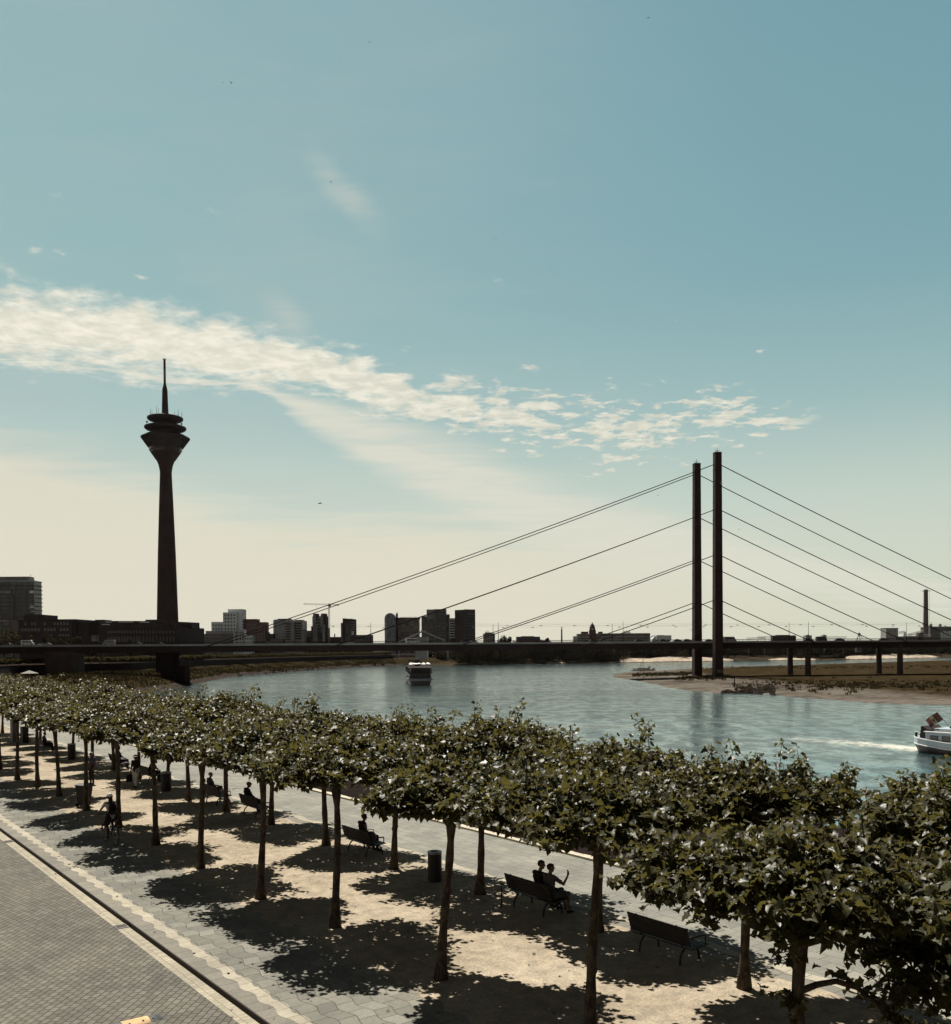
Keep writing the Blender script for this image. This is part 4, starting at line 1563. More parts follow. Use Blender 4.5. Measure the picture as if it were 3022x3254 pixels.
# ------------------------------------------------------------------ television tower
TX, TY = far(527, 1500, 768).x, 768.0
tower = thing('television_tower', 'tall dark concrete television tower with a flared pod, two discs and a slim mast', 'tower', (TX, TY, 0))
zpy = lambda y: CAM_Z + (2066.2 - y) * 768 / FPX
m = MB()
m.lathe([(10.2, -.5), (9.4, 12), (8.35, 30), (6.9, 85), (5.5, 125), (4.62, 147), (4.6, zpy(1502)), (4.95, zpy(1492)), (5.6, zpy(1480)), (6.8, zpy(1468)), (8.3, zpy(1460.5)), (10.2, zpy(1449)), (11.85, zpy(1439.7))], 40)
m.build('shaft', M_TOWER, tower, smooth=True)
for (a, z) in ((-1.25, 162.2), (-1.28, 158.6), (-2.1, 160.0), (-1.5, 147.5)):
    r_ = 4.6 + max(0, (z - 152)) * .52 + .12
    MB().box((math.cos(a) * r_, math.sin(a) * r_, z), (1.0, 1.0, 1.6)).build('porthole', M_TOWER_D, tower)
m = MB()
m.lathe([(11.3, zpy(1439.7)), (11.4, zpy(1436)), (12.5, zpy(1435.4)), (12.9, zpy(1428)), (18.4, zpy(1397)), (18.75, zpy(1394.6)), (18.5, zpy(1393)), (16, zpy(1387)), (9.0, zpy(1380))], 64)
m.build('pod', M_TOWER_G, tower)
m = MB()
for k in range(64):
    a = 2 * PI * (k + .5) / 64
    m.tube((math.cos(a) * 12.98, math.sin(a) * 12.98, zpy(1428)), (math.cos(a) * 18.55, math.sin(a) * 18.55, zpy(1397)), .16, n=4)
m.lathe([(18.7, zpy(1396.4)), (19.0, zpy(1396)), (19.0, zpy(1394.2)), (18.6, zpy(1393.8))], 64)
m.build('pod_ribs', M_TOWER_D, tower, fix=False)
m = MB()
for k in range(26):
    a = 2 * PI * k / 26
    m.box((math.cos(a) * 12.62, math.sin(a) * 12.62, zpy(1432)), (1.9, .14, 1.2), rot=Matrix.Rotation(a + PI / 2, 3, 'Z'))
m.build('lower_windows', M_GLASSD, tower, fix=False)
m = MB()
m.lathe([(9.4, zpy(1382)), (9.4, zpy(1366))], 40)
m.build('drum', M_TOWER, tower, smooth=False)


def disc(zc, R, th, name):
    m = MB()
    m.lathe([(4.5, zc - th * 1.3), (R * .55, zc - th * 1.25), (R * .93, zc - th * .55), (R, zc - th * .1), (R, zc + th * .45), (R * .92, zc + th * .7), (R * .35, zc + th * .9), (3.0, zc + th * .95)], 48)
    m.build(name, M_TOWER_D, tower, smooth=True)


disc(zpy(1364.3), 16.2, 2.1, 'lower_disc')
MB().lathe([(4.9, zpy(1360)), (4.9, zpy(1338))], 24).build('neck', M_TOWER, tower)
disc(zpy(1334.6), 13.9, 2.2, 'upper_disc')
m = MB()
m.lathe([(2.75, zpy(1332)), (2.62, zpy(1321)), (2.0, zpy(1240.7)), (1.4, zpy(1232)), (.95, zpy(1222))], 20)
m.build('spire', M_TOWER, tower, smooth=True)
mp = [(1222, 1212.6, M_RED), (1212.6, 1179, M_WHITEP), (1179, 1149, M_RED)]
for a, b, mt in mp:
    MB().lathe([(.95, zpy(a)), (.9, zpy(b))], 12).build('mast_section', mat('mast_grey', (0.10, 0.09, 0.10), .6) if mt is M_WHITEP else mt, tower)
m = MB()
m.lathe([(.9, zpy(1149)), (1.35, zpy(1147.5)), (1.35, zpy(1145.5)), (.6, zpy(1145))], 16)
m.build('mast_ring', M_WHITEP, tower)
for i, (dxp, hp) in enumerate(((-48, 12), (-39, 14), (-27, 27), (-17, 20), (24, 14), (46, 13), (51, 10), (-33, 8), (36, 8), (10, 9))):
    a = -2.0 + i * .33
    x = dxp * 768 / FPX
    y = -math.sqrt(max(0, 13.2 ** 2 - x * x)) * (.6 if i % 2 else -.4)
    z0 = zpy(1333) + 1.0
    MB().path([(x, y, z0), (x, y, z0 + hp * .2536 + 2)], [.18, .10], 5).build('aerial', M_TOWER_D, tower)
random.seed(3)
for i in range(16):
    a = 2 * PI * i / 16 + random.uniform(-.1, .1)
    r_ = random.uniform(11, 15.2)
    h = random.uniform(1.0, 2.6)
    m = MB()
    m.tube((math.cos(a) * r_, math.sin(a) * r_, zpy(1362)), (math.cos(a) * r_, math.sin(a) * r_, zpy(1362) + h + 1.5), .12, n=5)
    if i % 3 == 0:
        m.sphere((math.cos(a) * r_, math.sin(a) * r_, zpy(1362) + h + 1.2), (.8, .8, .8), 8)
    m.build('aerial', M_TOWER_D, tower)
m = MB()
m.path([(-.95, -4.95, zpy(1343)), (-.95, -5.3, zpy(1343))], [1.15, 1.05], 14)
m.build('dish', M_RIM, tower)

# ------------------------------------------------------------------ the buildings beyond


def glass_mat(name, glass, frame, bw, rh, mort=0.12, rough=0.2, var=0.6):
    m, t = new_mat(name)
    o = t.n('ShaderNodeTexCoord').outputs['Object']
    s = t.n('ShaderNodeSeparateXYZ', {0: o})
    v = t.n('ShaderNodeCombineXYZ', {0: t.m('ADD', s.outputs[0], s.outputs[1]), 1: s.outputs[2]})
    b = t.n('ShaderNodeTexBrick', {'Vector': v, 'Color1': tuple(c * (1 - var) for c in glass), 'Color2': tuple(c * (1 + var) for c in glass), 'Mortar': frame,
                                  'Scale': 1.0, 'Mortar Size': mort, 'Brick Width': bw, 'Row Height': rh}, offset=0.0)
    p = t.n('ShaderNodeBsdfPrincipled', {'Base Color': b.outputs[0], 'Roughness': t.m('ADD', rough, t.m('MULTIPLY', b.outputs[1], .5)), 'Specular IOR Level': .4})
    t.n('ShaderNodeOutputMaterial', {'Surface': p})
    return m


W_DARK = mat('dark_facade', (0.050, 0.038, 0.036), 0.85, 0.15, scale=0.1)
W_DARK2 = mat('dark_facade_brown', (0.060, 0.043, 0.038), 0.85, 0.15, scale=0.1)
W_GREY = mat('grey_facade', (0.145, 0.135, 0.13), 0.85, 0.2, scale=0.1)
W_PALE = mat('pale_facade', (0.26, 0.26, 0.255), 0.8, 0.25, scale=0.1)
W_WHITE = mat('white_render', (0.58, 0.63, 0.64), 0.75, 0.25, var=0.07, scale=0.08)
W_STEELY = mat('steel_facade', (0.40, 0.44, 0.45), 0.45, 0.4, var=0.12, scale=0.1)
W_BRICK = mat('dark_red_brick', (0.105, 0.052, 0.044), 0.9, 0.1, scale=0.3)
G_TOWER = glass_mat('office_glass', (0.060, 0.062, 0.068), (0.045, 0.036, 0.036), 1.35, 20.0, 0.10)
G_DARK = glass_mat('dark_curtain_wall', (0.058, 0.052, 0.052), (0.035, 0.028, 0.028), 2.2, 3.5, 0.25)
G_BAND = glass_mat('banded_curtain_wall', (0.085, 0.082, 0.084), (0.035, 0.029, 0.029), 60.0, 3.6, 0.9, var=.25)
G_PALE = glass_mat('pale_curtain_wall', (0.22, 0.25, 0.26), (0.10, 0.09, 0.088), 3.0, 3.6, 0.22, var=.3)
G_LIT = mat('bright_glass', (0.62, 0.70, 0.70), 0.25, 0.5, var=.25, scale=.8)


class Bld:
    def __init__(s, name, label, cat, px0, px1, Y, group=None):
        s.Y = Y
        s.c = far((px0 + px1) / 2, 2030, Y)
        s.o = thing(name, label, cat, (s.c.x, Y, -.35), 0, group)

    def x(s, px):
        d = ray(px, 2000)
        return d.x / d.y * s.Y - s.c.x

    def z(s, py, px=None):
        px = px if px is not None else 1511 + s.c.x / s.Y * FPX
        return far(px, py, s.Y).z + .35

    def block(s, name, px0, px1, pyt, mt, y0=0.0, y1=20.0, pyb=None, smooth=False):
        zb = 0 if pyb is None else s.z(pyb)
        m = MB()
        m.b3(s.x(px0), s.x(px1), y0, y1, zb, s.z(pyt))
        return m.build(name, mt, s.o)

    def wins(s, px0, px1, pyt, pyb, nx, nz, mt, fw=.55, fh=.6, y=-.06, name='window', parent=None, skip=0.0, seed=0, dep=.16):
        x0, x1, z1, z0 = s.x(px0), s.x(px1), s.z(pyt), s.z(pyb)
        dx_, dz_ = (x1 - x0) / nx, (z1 - z0) / nz
        proto = None
        rr = random.Random(seed)
        for j in range(nz):
            for i in range(nx):
                if rr.random() < skip:
                    continue
                loc = (x0 + (i + .5) * dx_, y, z0 + (j + .5) * dz_)
                if proto is None:
                    w_, h_ = dx_ * fw, dz_ * fh
                    m = MB()
                    m.b3(-w_ / 2, w_ / 2, -dep / 2, dep / 2, -h_ / 2, h_ / 2)
                    proto = m.build(name, mt, parent or s.o)
                    proto.location = loc
                else:
                    c = proto.copy()
                    COL.objects.link(c)
                    c.location = loc


# 1 office tower at the left edge
b = Bld('office_tower', 'tall dark glass office tower at the left edge with a set-back roof storey', 'office tower', -120, 137, 800)
b.block('body', -120, 110, 1848, G_TOWER, 0, 14)
b.block('roof_storey', -120, 90, 1832, W_GREY, 2, 12, 1846.5)
b.block('roof_edge', -120, 111, 1845.6, W_STEELY, -.6, 14.6, 1848.4)
for i in range(12):
    yy = 1861.5 + i * 13.0
    b.block('floor_slab', -120, 112, yy - .9, W_DARK, -.9, 14.8, yy + 1.4)
for (a, c, yt, yb) in ((96, 109.5, 1877, 1886), (96, 109.5, 1924, 1932.5), (101, 109.5, 1939, 1944.5), (0, 38, 1877, 1886)):
    b.block('bright_panes', a, c, yt, G_LIT if a > 90 else G_PALE, -.35, -.05, yb)  # right-end panes: sky reflection put into the pale glass colour
b.block('lift_shaft', 42.5, 46, 1893, W_GREY, -1.0, -.1, 1960)
m = MB()
for px, hh in ((86, 8), (78, 2), (64, 2.5), (54, 1.5), (38, 2), (18, 1.5)):
    x = b.x(px)
    m.tube((x, 8, b.z(1832)), (x, 8, b.z(1832) + hh * .264), .18, n=5)
m.build('roof_aerials', W_DARK, b.o)
m = MB()
m.tube((b.x(97), 4, b.z(1846)), (b.x(108), 4, b.z(1843)), .15, n=5)
m.build('roof_boom', W_GREY, b.o)

# 2 parliament, in three wings
b = Bld('parliament_building', 'long low dark parliament building with a rounded wing below the television tower', 'building', 0, 606, 650)
b.block('west_wing', 62, 241.5, 1967, W_DARK, 0, 40)
b.block('pale_wall', 36, 62, 1969, W_GREY, -1, 38)
b.block('pale_wall', 221, 231, 1968.4, W_DARK2, -.6, 10)
b.block('roof_block', 26, 63, 1955.5, W_DARK, 6, 30, 1972)
b.block('roof_block', 62.4, 119, 1950.5, W_DARK, 8, 32, 1968)
b.block('roof_ledge', 60, 73, 1964.5, W_PALE, -.5, 2, 1966.4)
b.block('sloping_canopy', 6, 30, 1969, W_PALE, -3, 4, 1973)
for k in range(5):
    b.block('flag_post', 19 + k * 3.6, 19.9 + k * 3.6, 1970, W_PALE, -3.2, -2.9, 1985)
b.wins(66, 220, 1974.5, 1987, 15, 1, G_LIT if False else mat('dull_window', (0.14, 0.125, 0.118), .3, .5, var=.5, scale=.11), .5, .72, skip=.45, seed=3)
b.wins(66, 220, 1993, 2006, 15, 1, MATS['dull_window'], .58, .72, skip=.12, seed=5)
b.wins(140, 222, 2013, 2022, 9, 1, MATS['dull_window'], .5, .8, skip=.35, seed=6)
b.block('middle_wall', 243, 340, 1979.5, W_DARK2, 2, 40)
b.block('recess_shade', 279, 340.6, 1978, mat('recess', (0.03, 0.022, 0.022), .9), 1.2, 30, 2016)  # solid block coloured dark for the shade of a recess
b.block('roof_block', 290.5, 320, 1968.5, W_DARK, 6, 20, 1980)
b.wins(287, 338, 2018, 2038, 3, 1, MATS['dull_window'], .86, .95, y=1.1)
# rounded wing
m = MB()
xc, yc = b.x(470), 66.0
prof = []
arc = [(b.x(345) + (b.x(604) - b.x(345)) * t, 14 - 34 * math.sin(PI * min(1, t * .62 + .38)) + 20 * max(0, t - .86) / .14) for t in np.linspace(0, 1, 22)]
for z0_, z1_, inset in ((0, b.z(1998), 0), (b.z(1998), b.z(1995.4), -.5), (b.z(1995.4), b.z(1976), 2.2)):
    ins = [(x, y + inset) for x, y in arc]
    if inset > 1:
        ins = [(x - (4 if i > 17 else 0), y) for i, (x, y) in enumerate(ins)]
    poly = ins + [(ins[-1][0] - 16, 58), (ins[0][0], 58)]
    m2 = MB()
    m2.prism(poly, z0_, z1_, axis='z')
    m2.build('rounded_wing', W_DARK if inset <= 0 else W_DARK2, b.o)


def arc_y(px, ins=0):
    x = b.x(px)
    for i in range(len(arc) - 1):
        if arc[i][0] <= x <= arc[i + 1][0]:
            t = (x - arc[i][0]) / (arc[i + 1][0] - arc[i][0])
            return arc[i][1] * (1 - t) + arc[i + 1][1] * t + ins
    return arc[-1][1] + ins


for k in range(22):
    px = 380 + k * 8.1
    y = arc_y(px)
    w1 = MB().b3(-.45, .45, -.1, .1, -.75, .75).build('window', MATS['dull_window'], b.o)
    w1.location = (b.x(px), y - .08, b.z(2010))
    w2 = MB().b3(-.5, .5, -.1, .1, -1.8, 1.8).build('window', mat('dim_window', (0.085, 0.072, 0.068), .3, .5), b.o)
    w2.location = (b.x(px), y - .08, b.z(2033))
for a, c, yy in ((369, 387, 1979.5), (408.6, 450.5, 1979.5), (466, 493, 1980), (357, 381, 1987)):
    b.block('roof_light', a, c, yy - 1, G_LIT, min(arc_y(a), arc_y(c)) + 1.6, arc_y(a) + 4, yy + 1.2)
b.block('roof_block', 446, 488, 1968.5, W_DARK, 10, 30, 1978)
for px in (541, 560, 577, 592):
    m = MB()
    yy = arc_y(px) + 1.5
    m.tube((b.x(px), yy, b.z(1977)), (b.x(px + 8), yy - .8, b.z(1995)), .38, n=5)
    m.tube((b.x(px + 3), yy, b.z(1978)), (b.x(px - 4), yy - .8, b.z(1995)), .2, n=5)
    m.build('roof_strut', W_DARK2, b.o)
b.block('end_turret', 583, 593.5, 1982, W_DARK, 12, 30, 1998)
m = MB().tube((b.x(471.5), 20, b.z(1968)), (b.x(471.5), 20, b.z(1962)), .12, n=5).build('aerial', W_DARK, b.o)

# 3 small glass dome
b = Bld('domed_hall', 'small domed glass hall right of the parliament building', 'hall', 604, 640, 1250)
m = MB()
m.lathe([(9.3, 0), (9.3, b.z(2031)), (8.6, b.z(2024)), (6.4, b.z(2017)), (3.2, b.z(2012.6)), (0, b.z(2011.5))], 24)
m.build('dome', G_PALE, b.o)
m = MB()
for k in range(14):
    a = PI * k / 13
    m.tube((math.cos(a) * 9.2, -math.sin(a) * 2, b.z(2024)), (math.cos(a) * 10.4, -math.sin(a) * 2, b.z(2020)), .16, n=4)
m.build('dome_spikes', W_GREY, b.o)
b.block('base', 604, 640, 2030, W_GREY, 2, 20)

# 4 the white, steel and brick blocks with punched windows
YG = 1250
b = Bld('white_block', 'white plastered high-rise with a lower wing and punched square windows', 'building', 668, 771, YG)
b.block('tower', 709, 753, 1946, W_WHITE, 0, 16)
b.block('tower', 722, 769, 1935.5, W_WHITE, 4, 24)
b.block('low_wing', 671, 709.5, 1976, W_WHITE, 1, 18)
b.block('base', 656, 745, 2004.5, W_PALE, -4, 12)
b.block('low_base', 645, 745, 2014, W_GREY, -8, 10)
W1 = mat('block_window', (0.035, 0.030, 0.030), .25, .5)
b.wins(712, 750, 1949, 2004, 4, 5, W1, .5, .5, y=-.1)
b.wins(673, 708, 1981, 2004, 4, 2, W1, .5, .5, y=.9)
b.wins(768.2, 770.6, 1952, 1999, 1, 5, W1, .9, .5, y=8, dep=9)
b.wins(707.4, 709, 1949, 1990, 1, 4, W1, .9, .5, y=8, dep=9)
b.wins(671.4 - 2, 671.4, 1982, 2002, 1, 2, W1, .9, .5, y=8, dep=9)
for i in range(4):
    m = MB()
    x = b.x(652 + i * 14)
    m.add([(x, -8.4, b.z(2022)), (x + 5, -8.4, b.z(2022)), (x + 6.2, -5, b.z(2026.5)), (x + 1.2, -5, b.z(2026.5)), (x, -8.2, b.z(2022.6)), (x + 5, -8.2, b.z(2022.6)), (x + 6.2, -4.8, b.z(2027)), (x + 1.2, -4.8, b.z(2027))],
          [(0, 1, 2, 3), (7, 6, 5, 4), (0, 4, 5, 1), (1, 5, 6, 2), (2, 6, 7, 3), (3, 7, 4, 0)])
    m.build('skylight', W_WHITE, b.o)
b = Bld('steel_block', 'low pale steel-clad block with a stepped crooked roof, in front of the brick high-rise', 'building', 733, 804, YG - 20)
b.block('tall_part', 741, 775.5, 2000.5, W_STEELY, 0, 12)
b.block('low_part', 777, 803.5, 2018.5, W_WHITE, -3, 10)
b.wins(745, 775, 2005, 2036, 4, 3, W1, .5, .45, y=-.1)
b.wins(779, 803, 2024, 2036, 4, 1, W1, .5, .5, y=-3.1)
b = Bld('brick_block', 'dark red brick high-rise stepping down to the right', 'building', 773, 868, YG + 10)
b.block('tower', 773.5, 815.5, 1967, W_BRICK, 0, 20)
b.block('lower_tower', 815.5, 845, 1977, W_BRICK, .5, 18)
b.block('side_wing', 845, 868, 2014, W_DARK2, 2, 16)
b.block('side_wing', 845, 852, 2009, W_DARK2, 3, 12, 2015)
W2 = mat('brick_window', (0.12, 0.10, 0.096), .3, .5, var=.4, scale=.2)
b.wins(784, 814, 1980, 2038, 4, 6, W2, .55, .5, y=-.1)
b.wins(817, 844, 1990, 2038, 4, 5, W2, .55, .5, y=.4)

b = Bld('office_block', 'two joined grey stone office blocks with banded floors, right of the brick high-rise', 'office block', 866, 968, YG + 20)
b.block('left_block', 872, 924, 1968.5, G_PALE, 0, 22)
b.block('left_edge', 868.5, 872, 1970, W_WHITE, -.5, 20)
b.block('roof_storey', 880, 921, 1965.5, W_DARK, 4, 18, 1970)
b.block('middle_block', 908, 938, 1978, W_PALE, -6, 10)
b.block('right_block', 927, 968, 1973, W_PALE, -3, 18)
b.block('right_roof', 936, 962, 1970, W_DARK, 2, 14, 1974)
for i in range(7):
    b.block('floor_band', 909.5, 926, 1981 + i * 8, W_DARK, -6.4, -6.01, 1985.2 + i * 8)
for i in range(7):
    b.block('floor_band', 938, 959, 1979 + i * 8, W_DARK, -3.4, -3.01, 1983.6 + i * 8)
b.block('glass_screen', 964, 968.6, 1974, W_WHITE, -4.5, 12, 2000)
b.block('low_front', 865, 905, 2030, W_GREY, -12, -2)

b = Bld('low_block', 'low dark office block between the stone offices and the twin-headed tower', 'building', 963, 992, YG + 40)
b.block('body', 964, 991, 2004, W_GREY, 0, 14)
b.block('base', 958, 1002, 2024, W_DARK, -3, 10)
b.wins(980, 990, 2012, 2030, 2, 2, W1, .5, .6, y=-.1)

b = Bld('twin_headed_tower', 'grey tower with two raised heads and pale stepped piers, beside the crane', 'office tower', 988, 1042, YG + 5)
b.block('core', 992, 1037, 1958, W_DARK2, 2, 20)
b.block('head', 995, 1008, 1949.5, W_DARK2, 1, 18, 1970)
b.block('head', 1020.5, 1034, 1949.5, W_DARK2, 1, 18, 1970)
b.block('flank', 988.5, 1000, 1990, W_DARK, 0, 16)
b.block('flank', 1030, 1042, 1995, W_DARK, 0, 16)
for a, c, yt, yb in ((995.5, 1003, 1953, 2040), (999, 1008, 1986, 2040), (1019.5, 1027, 1953, 2012), (1025, 1032.5, 1985, 2040), (1020, 1024, 1990, 2012)):
    b.block('pale_pier', a, c, yt, W_PALE, -1.2, 3, yb)
for i in range(5):
    b.block('floor_band', 1003.5, 1020, 1962 + i * 10, G_PALE, 1.4, 1.9, 1966 + i * 10)
b.block('dark_entrance', 1008, 1025, 2011, W_DARK, -.6, 1, 2040)

# tower crane
b = Bld('tower_crane', 'pale tower crane with a long jib above the twin-headed tower', 'crane', 964, 1078, YG)
m = MB()


def lattice(m, p0, p1, w_, n, r=.14, tri=False):
    p0, p1 = Vector(p0), Vector(p1)
    d = (p1 - p0).normalized()
    s1 = d.cross(Vector((0, 1, 0))).normalized() if abs(d.y) < .9 else Vector((1, 0, 0))
    s2 = d.cross(s1)
    cs = [s1 * w_ + s2 * w_, -s1 * w_ + s2 * w_, -s1 * w_ - s2 * w_, s1 * w_ - s2 * w_]
    for c in cs:
        m.tube(p0 + c, p1 + c, r, n=4)
    for i in range(n):
        a, bq = p0.lerp(p1, i / n), p0.lerp(p1, (i + 1) / n)
        for j in range(4):
            m.tube(a + cs[j], bq + cs[(j + 1) % 4], r * .7, n=4)


xm = b.x(1046)
lattice(m, (xm, 0, 0), (xm, 0, b.z(1925)), .9, 34)
m.build('mast', W_PALE, b.o, fix=False)
m = MB()
lattice(m, (b.x(965), 0, b.z(1919)), (xm, 0, b.z(1921)), .7, 30, .11)
m.build('jib', W_PALE, b.o, fix=False)
m = MB()
lattice(m, (xm, 0, b.z(1921)), (b.x(1076), 0, b.z(1922)), .6, 10, .13)
m.b3(b.x(1071), b.x(1077), -1, 1, b.z(1925), b.z(1920.5))
m.build('counter_jib', W_GREY, b.o, fix=False)
m = MB()
m.b3(xm - .6, xm + 2.4, -1.2, 1.2, b.z(1928), b.z(1921.5))
m.b3(xm - .4, xm + .4, -.4, .4, b.z(1921.5), b.z(1917))
m.tube((b.x(1006), 0, b.z(1921)), (b.x(1006), 0, b.z(1942)), .08, n=4)
m.build('cab', W_DARK, b.o)

b = Bld('sloping_tower', 'grey office tower with a sloping roof standing alone, right of the crane', 'office tower', 1083, 1128, YG + 20)
m = MB()
m.prism([(b.x(1089), 0), (b.x(1127), 0), (b.x(1127), b.z(1967.5)), (b.x(1089), b.z(1964.5))], 0, 20)
m.build('body', W_DARK2, b.o)
b.block('step', 1083.5, 1090, 1979, W_GREY, -1, 16)
b.block('glazed_front', 1098, 1117, 1984, G_DARK, -.6, 1, 2036)
for i in range(5):
    b.block('balcony', 1117, 1127.6, 1975.5 + i * 7.5, W_PALE, -1, 1, 1978.5 + i * 7.5)
b.block('bright_front', 1117.5, 1125, 2006, W_WHITE, -1.1, .5, 2018)
m = MB().tube((b.x(1112), 6, b.z(1966)), (b.x(1118), 6, b.z(1963)), .2, n=5).build('roof_boom', W_GREY, b.o)

b = Bld('low_warehouse', 'long low grey warehouse right of the sloping tower', 'building', 1125, 1186, YG + 60)
b.block('body', 1127, 1181, 2017.5, W_GREY, 0, 20)
b.wins(1130, 1180, 2024, 2034, 6, 1, W1, .5, .6, y=-.1)
b = Bld('small_harbour_shed', 'dark low shed with a thin flue, left of the sloping tower', 'shed', 1046, 1086, YG + 80)
b.block('body', 1047, 1084, 2024, W_DARK2, 0, 14)
m = MB().tube((b.x(1062), 4, 0), (b.x(1062), 4, b.z(2014)), .8, n=8).build('flue', W_DARK, b.o)

# arched glass tower and its slab
YA = 1150
b = Bld('arched_tower', 'glass tower with a barrel-vaulted roof beside the patterned slab block', 'office tower', 1222, 1262, YA)
m = MB()
x0, x1 = b.x(1222.5), b.x(1257)
zr = b.z(1948)
r_ = (x1 - x0) / 2
poly = [(x0, 0), (x1, 0)] + [(x0 + r_ + math.cos(a) * r_, zr - r_ + math.sin(a) * r_) for a in np.linspace(0, PI, 14)]
m.prism(poly, 0, 22)
m.build('vaulted_body', glass_mat('blue_glass', (0.12, 0.155, 0.18), (0.06, 0.065, 0.07), 2.0, 3.4, .14, var=.4), b.o)
b.block('side_glass', 1222.4, 1231, 1962, G_PALE, -1.2, 2)
b.block('flue', 1257, 1263, 1948.5, W_DARK, 6, 9)
m = MB().tube((b.x(1261), 7, b.z(1950)), (b.x(1261), 7, b.z(1944)), .25, n=5).build('aerial', W_DARK, b.o)
b = Bld('patterned_slab', 'broad slab block with a patchwork front and an overhanging dark roof frame', 'building', 1240, 1334, YA + 10)
b.block('body', 1262, 1332, 1966, glass_mat('patchwork', (0.115, 0.095, 0.09), (0.085, 0.062, 0.058), 5.5, 3.2, .5, var=.75), 0, 18)
b.block('roof_frame', 1241, 1333, 1962.5, W_BRICK, -2, 19, 1967)
b.block('lift_tower', 1259.5, 1264.5, 1968, W_PALE, -1, 8)
b.block('white_sign_box', 1239.5, 1246, 1963.5, W_WHITE, -3, -1.5, 1969)
m = MB()
for px in (1273, 1286, 1300, 1318):
    m.tube((b.x(px), 6, b.z(1963)), (b.x(px + 2), 6, b.z(1959.5)), .2, n=5)
m.tube((b.x(1270), 6, b.z(1961)), (b.x(1326), 6, b.z(1959.8)), .14, n=5)
m.build('roof_rail', W_DARK, b.o)

b = Bld('glass_tower', 'tall dark glass tower with a lighter upper left corner, left of the two dark high-rises', 'office tower', 1337, 1429, YA)
b.block('left_slab', 1338.5, 1357, 1957.5, G_DARK, 6, 26)
b.block('left_face', 1356, 1381, 1936.6, G_DARK, 0, 24)
b.block('pale_panel', 1356.2, 1380.6, 1939, glass_mat('silver_glass', (0.13, 0.13, 0.13), (0.07, 0.065, 0.065), 2.4, 3.4, .2, var=.3), -.5, -.02, 1967)
b.block('right_face', 1381, 1418, 1936, G_BAND, -3, 22)
b.block('side_slab', 1418, 1428.5, 1952, G_DARK, 4, 22)
b = Bld('striped_block', 'narrow office block with pale and dark stripes between two dark towers', 'office block', 1426, 1447, YA + 60)
b.block('body', 1428, 1447, 1964.5, W_DARK, 0, 18)
for i in range(8):
    b.block('pale_band', 1427.6, 1447.4, 1968 + i * 8, W_STEELY, -.6, -.02, 1971.5 + i * 8)
b = Bld('dark_tower', 'darkest boxy high-rise with a plain left side and banded right side', 'office tower', 1444, 1512, YA - 10)
m = MB()
xa, xb, xc_ = b.x(1445), b.x(1476), b.x(1510.5)
m.prism([(xa, 10), (xb, -4), (xb, 30), (xa, 30)], 0, b.z(1937.5), axis='z')
m.build('plain_side', W_DARK, b.o)
m = MB()
m.prism([(xb, -4), (xc_, 3), (xc_, 30), (xb, 30)], 0, b.z(1936.6), axis='z')
m.build('banded_side', G_BAND, b.o)

# gabled frame of a hall close behind the bridge
b = Bld('gabled_roof_frame', 'broad gable-shaped steel frame standing behind the white delivery van on the bridge', 'roof frame', 1268, 1424, 700)
m = MB()
ap = (b.x(1345), 0, b.z(2005.5))
m.tube(ap, (b.x(1266), 0, b.z(2040)), .6, n=6)
m.tube(ap, (b.x(1424), 0, b.z(2040)), .6, n=6)
m.tube((ap[0] - 2, 0, ap[2] + .3), (ap[0] + 2.2, 0, ap[2] + .3), .35, n=6)
m.build('rafters', W_GREY, b.o)
b.block('hall', 1318, 1356, 2023.5, W_GREY, 4, 20)
b.block('posts', 1266, 1268, 2040, W_GREY, -.5, .5)
b.block('posts', 1422, 1424, 2040, W_GREY, -.5, .5)

b = Bld('antenna_block', 'small pale block with rooftop antennas, right of the dark towers', 'building', 1534, 1574, 1350)
b.block('body', 1535.5, 1573, 2013, W_PALE, 0, 16)
b.block('roof_storey', 1541, 1565, 2009.5, W_GREY, 3, 12, 2014)
b.wins(1538, 1571, 2016, 2036, 6, 3, W1, .45, .5, y=-.1)
m = MB()
for px, yt in ((1547.5, 2003), (1552, 2005), (1544, 2006)):
    m.tube((b.x(px), 6, b.z(2012)), (b.x(px), 6, b.z(yt)), .35, n=5)
m.build('antennas', W_DARK, b.o)
for i, (px, py, wpx, lab) in enumerate(((1598, 2021, 44, 'dome-shaped tree above the bridge left of the bus'), (1613, 2017, 40, 'taller dome-shaped tree just left of the bus on the bridge'), (1739, 2021, 22, 'small pointed tree above the bridge right of the bus'))):
    Yd = 1150
    tp = far(px, py, Yd)
    far_tree_proto(440 + i, tp.z + .3, wpx / 2 * Yd / FPX, lab, (tp.x, Yd, -.3), M_WOOD_LEAF, 'trees above the middle of the bridge', n=500, leaf=.9, squat=1.2, base=.3)
b = Bld('brick_chimney', 'single dark brick chimney standing between the bus and the clock tower', 'chimney', 1782, 1788, 1400)
m = MB()
m.path([(0, 0, 0), (0, 0, b.z(1999)), (0, 0, b.z(1997.5))], [1.35, 1.0, 1.05], 12)
m.build('stack', W_DARK2, b.o)

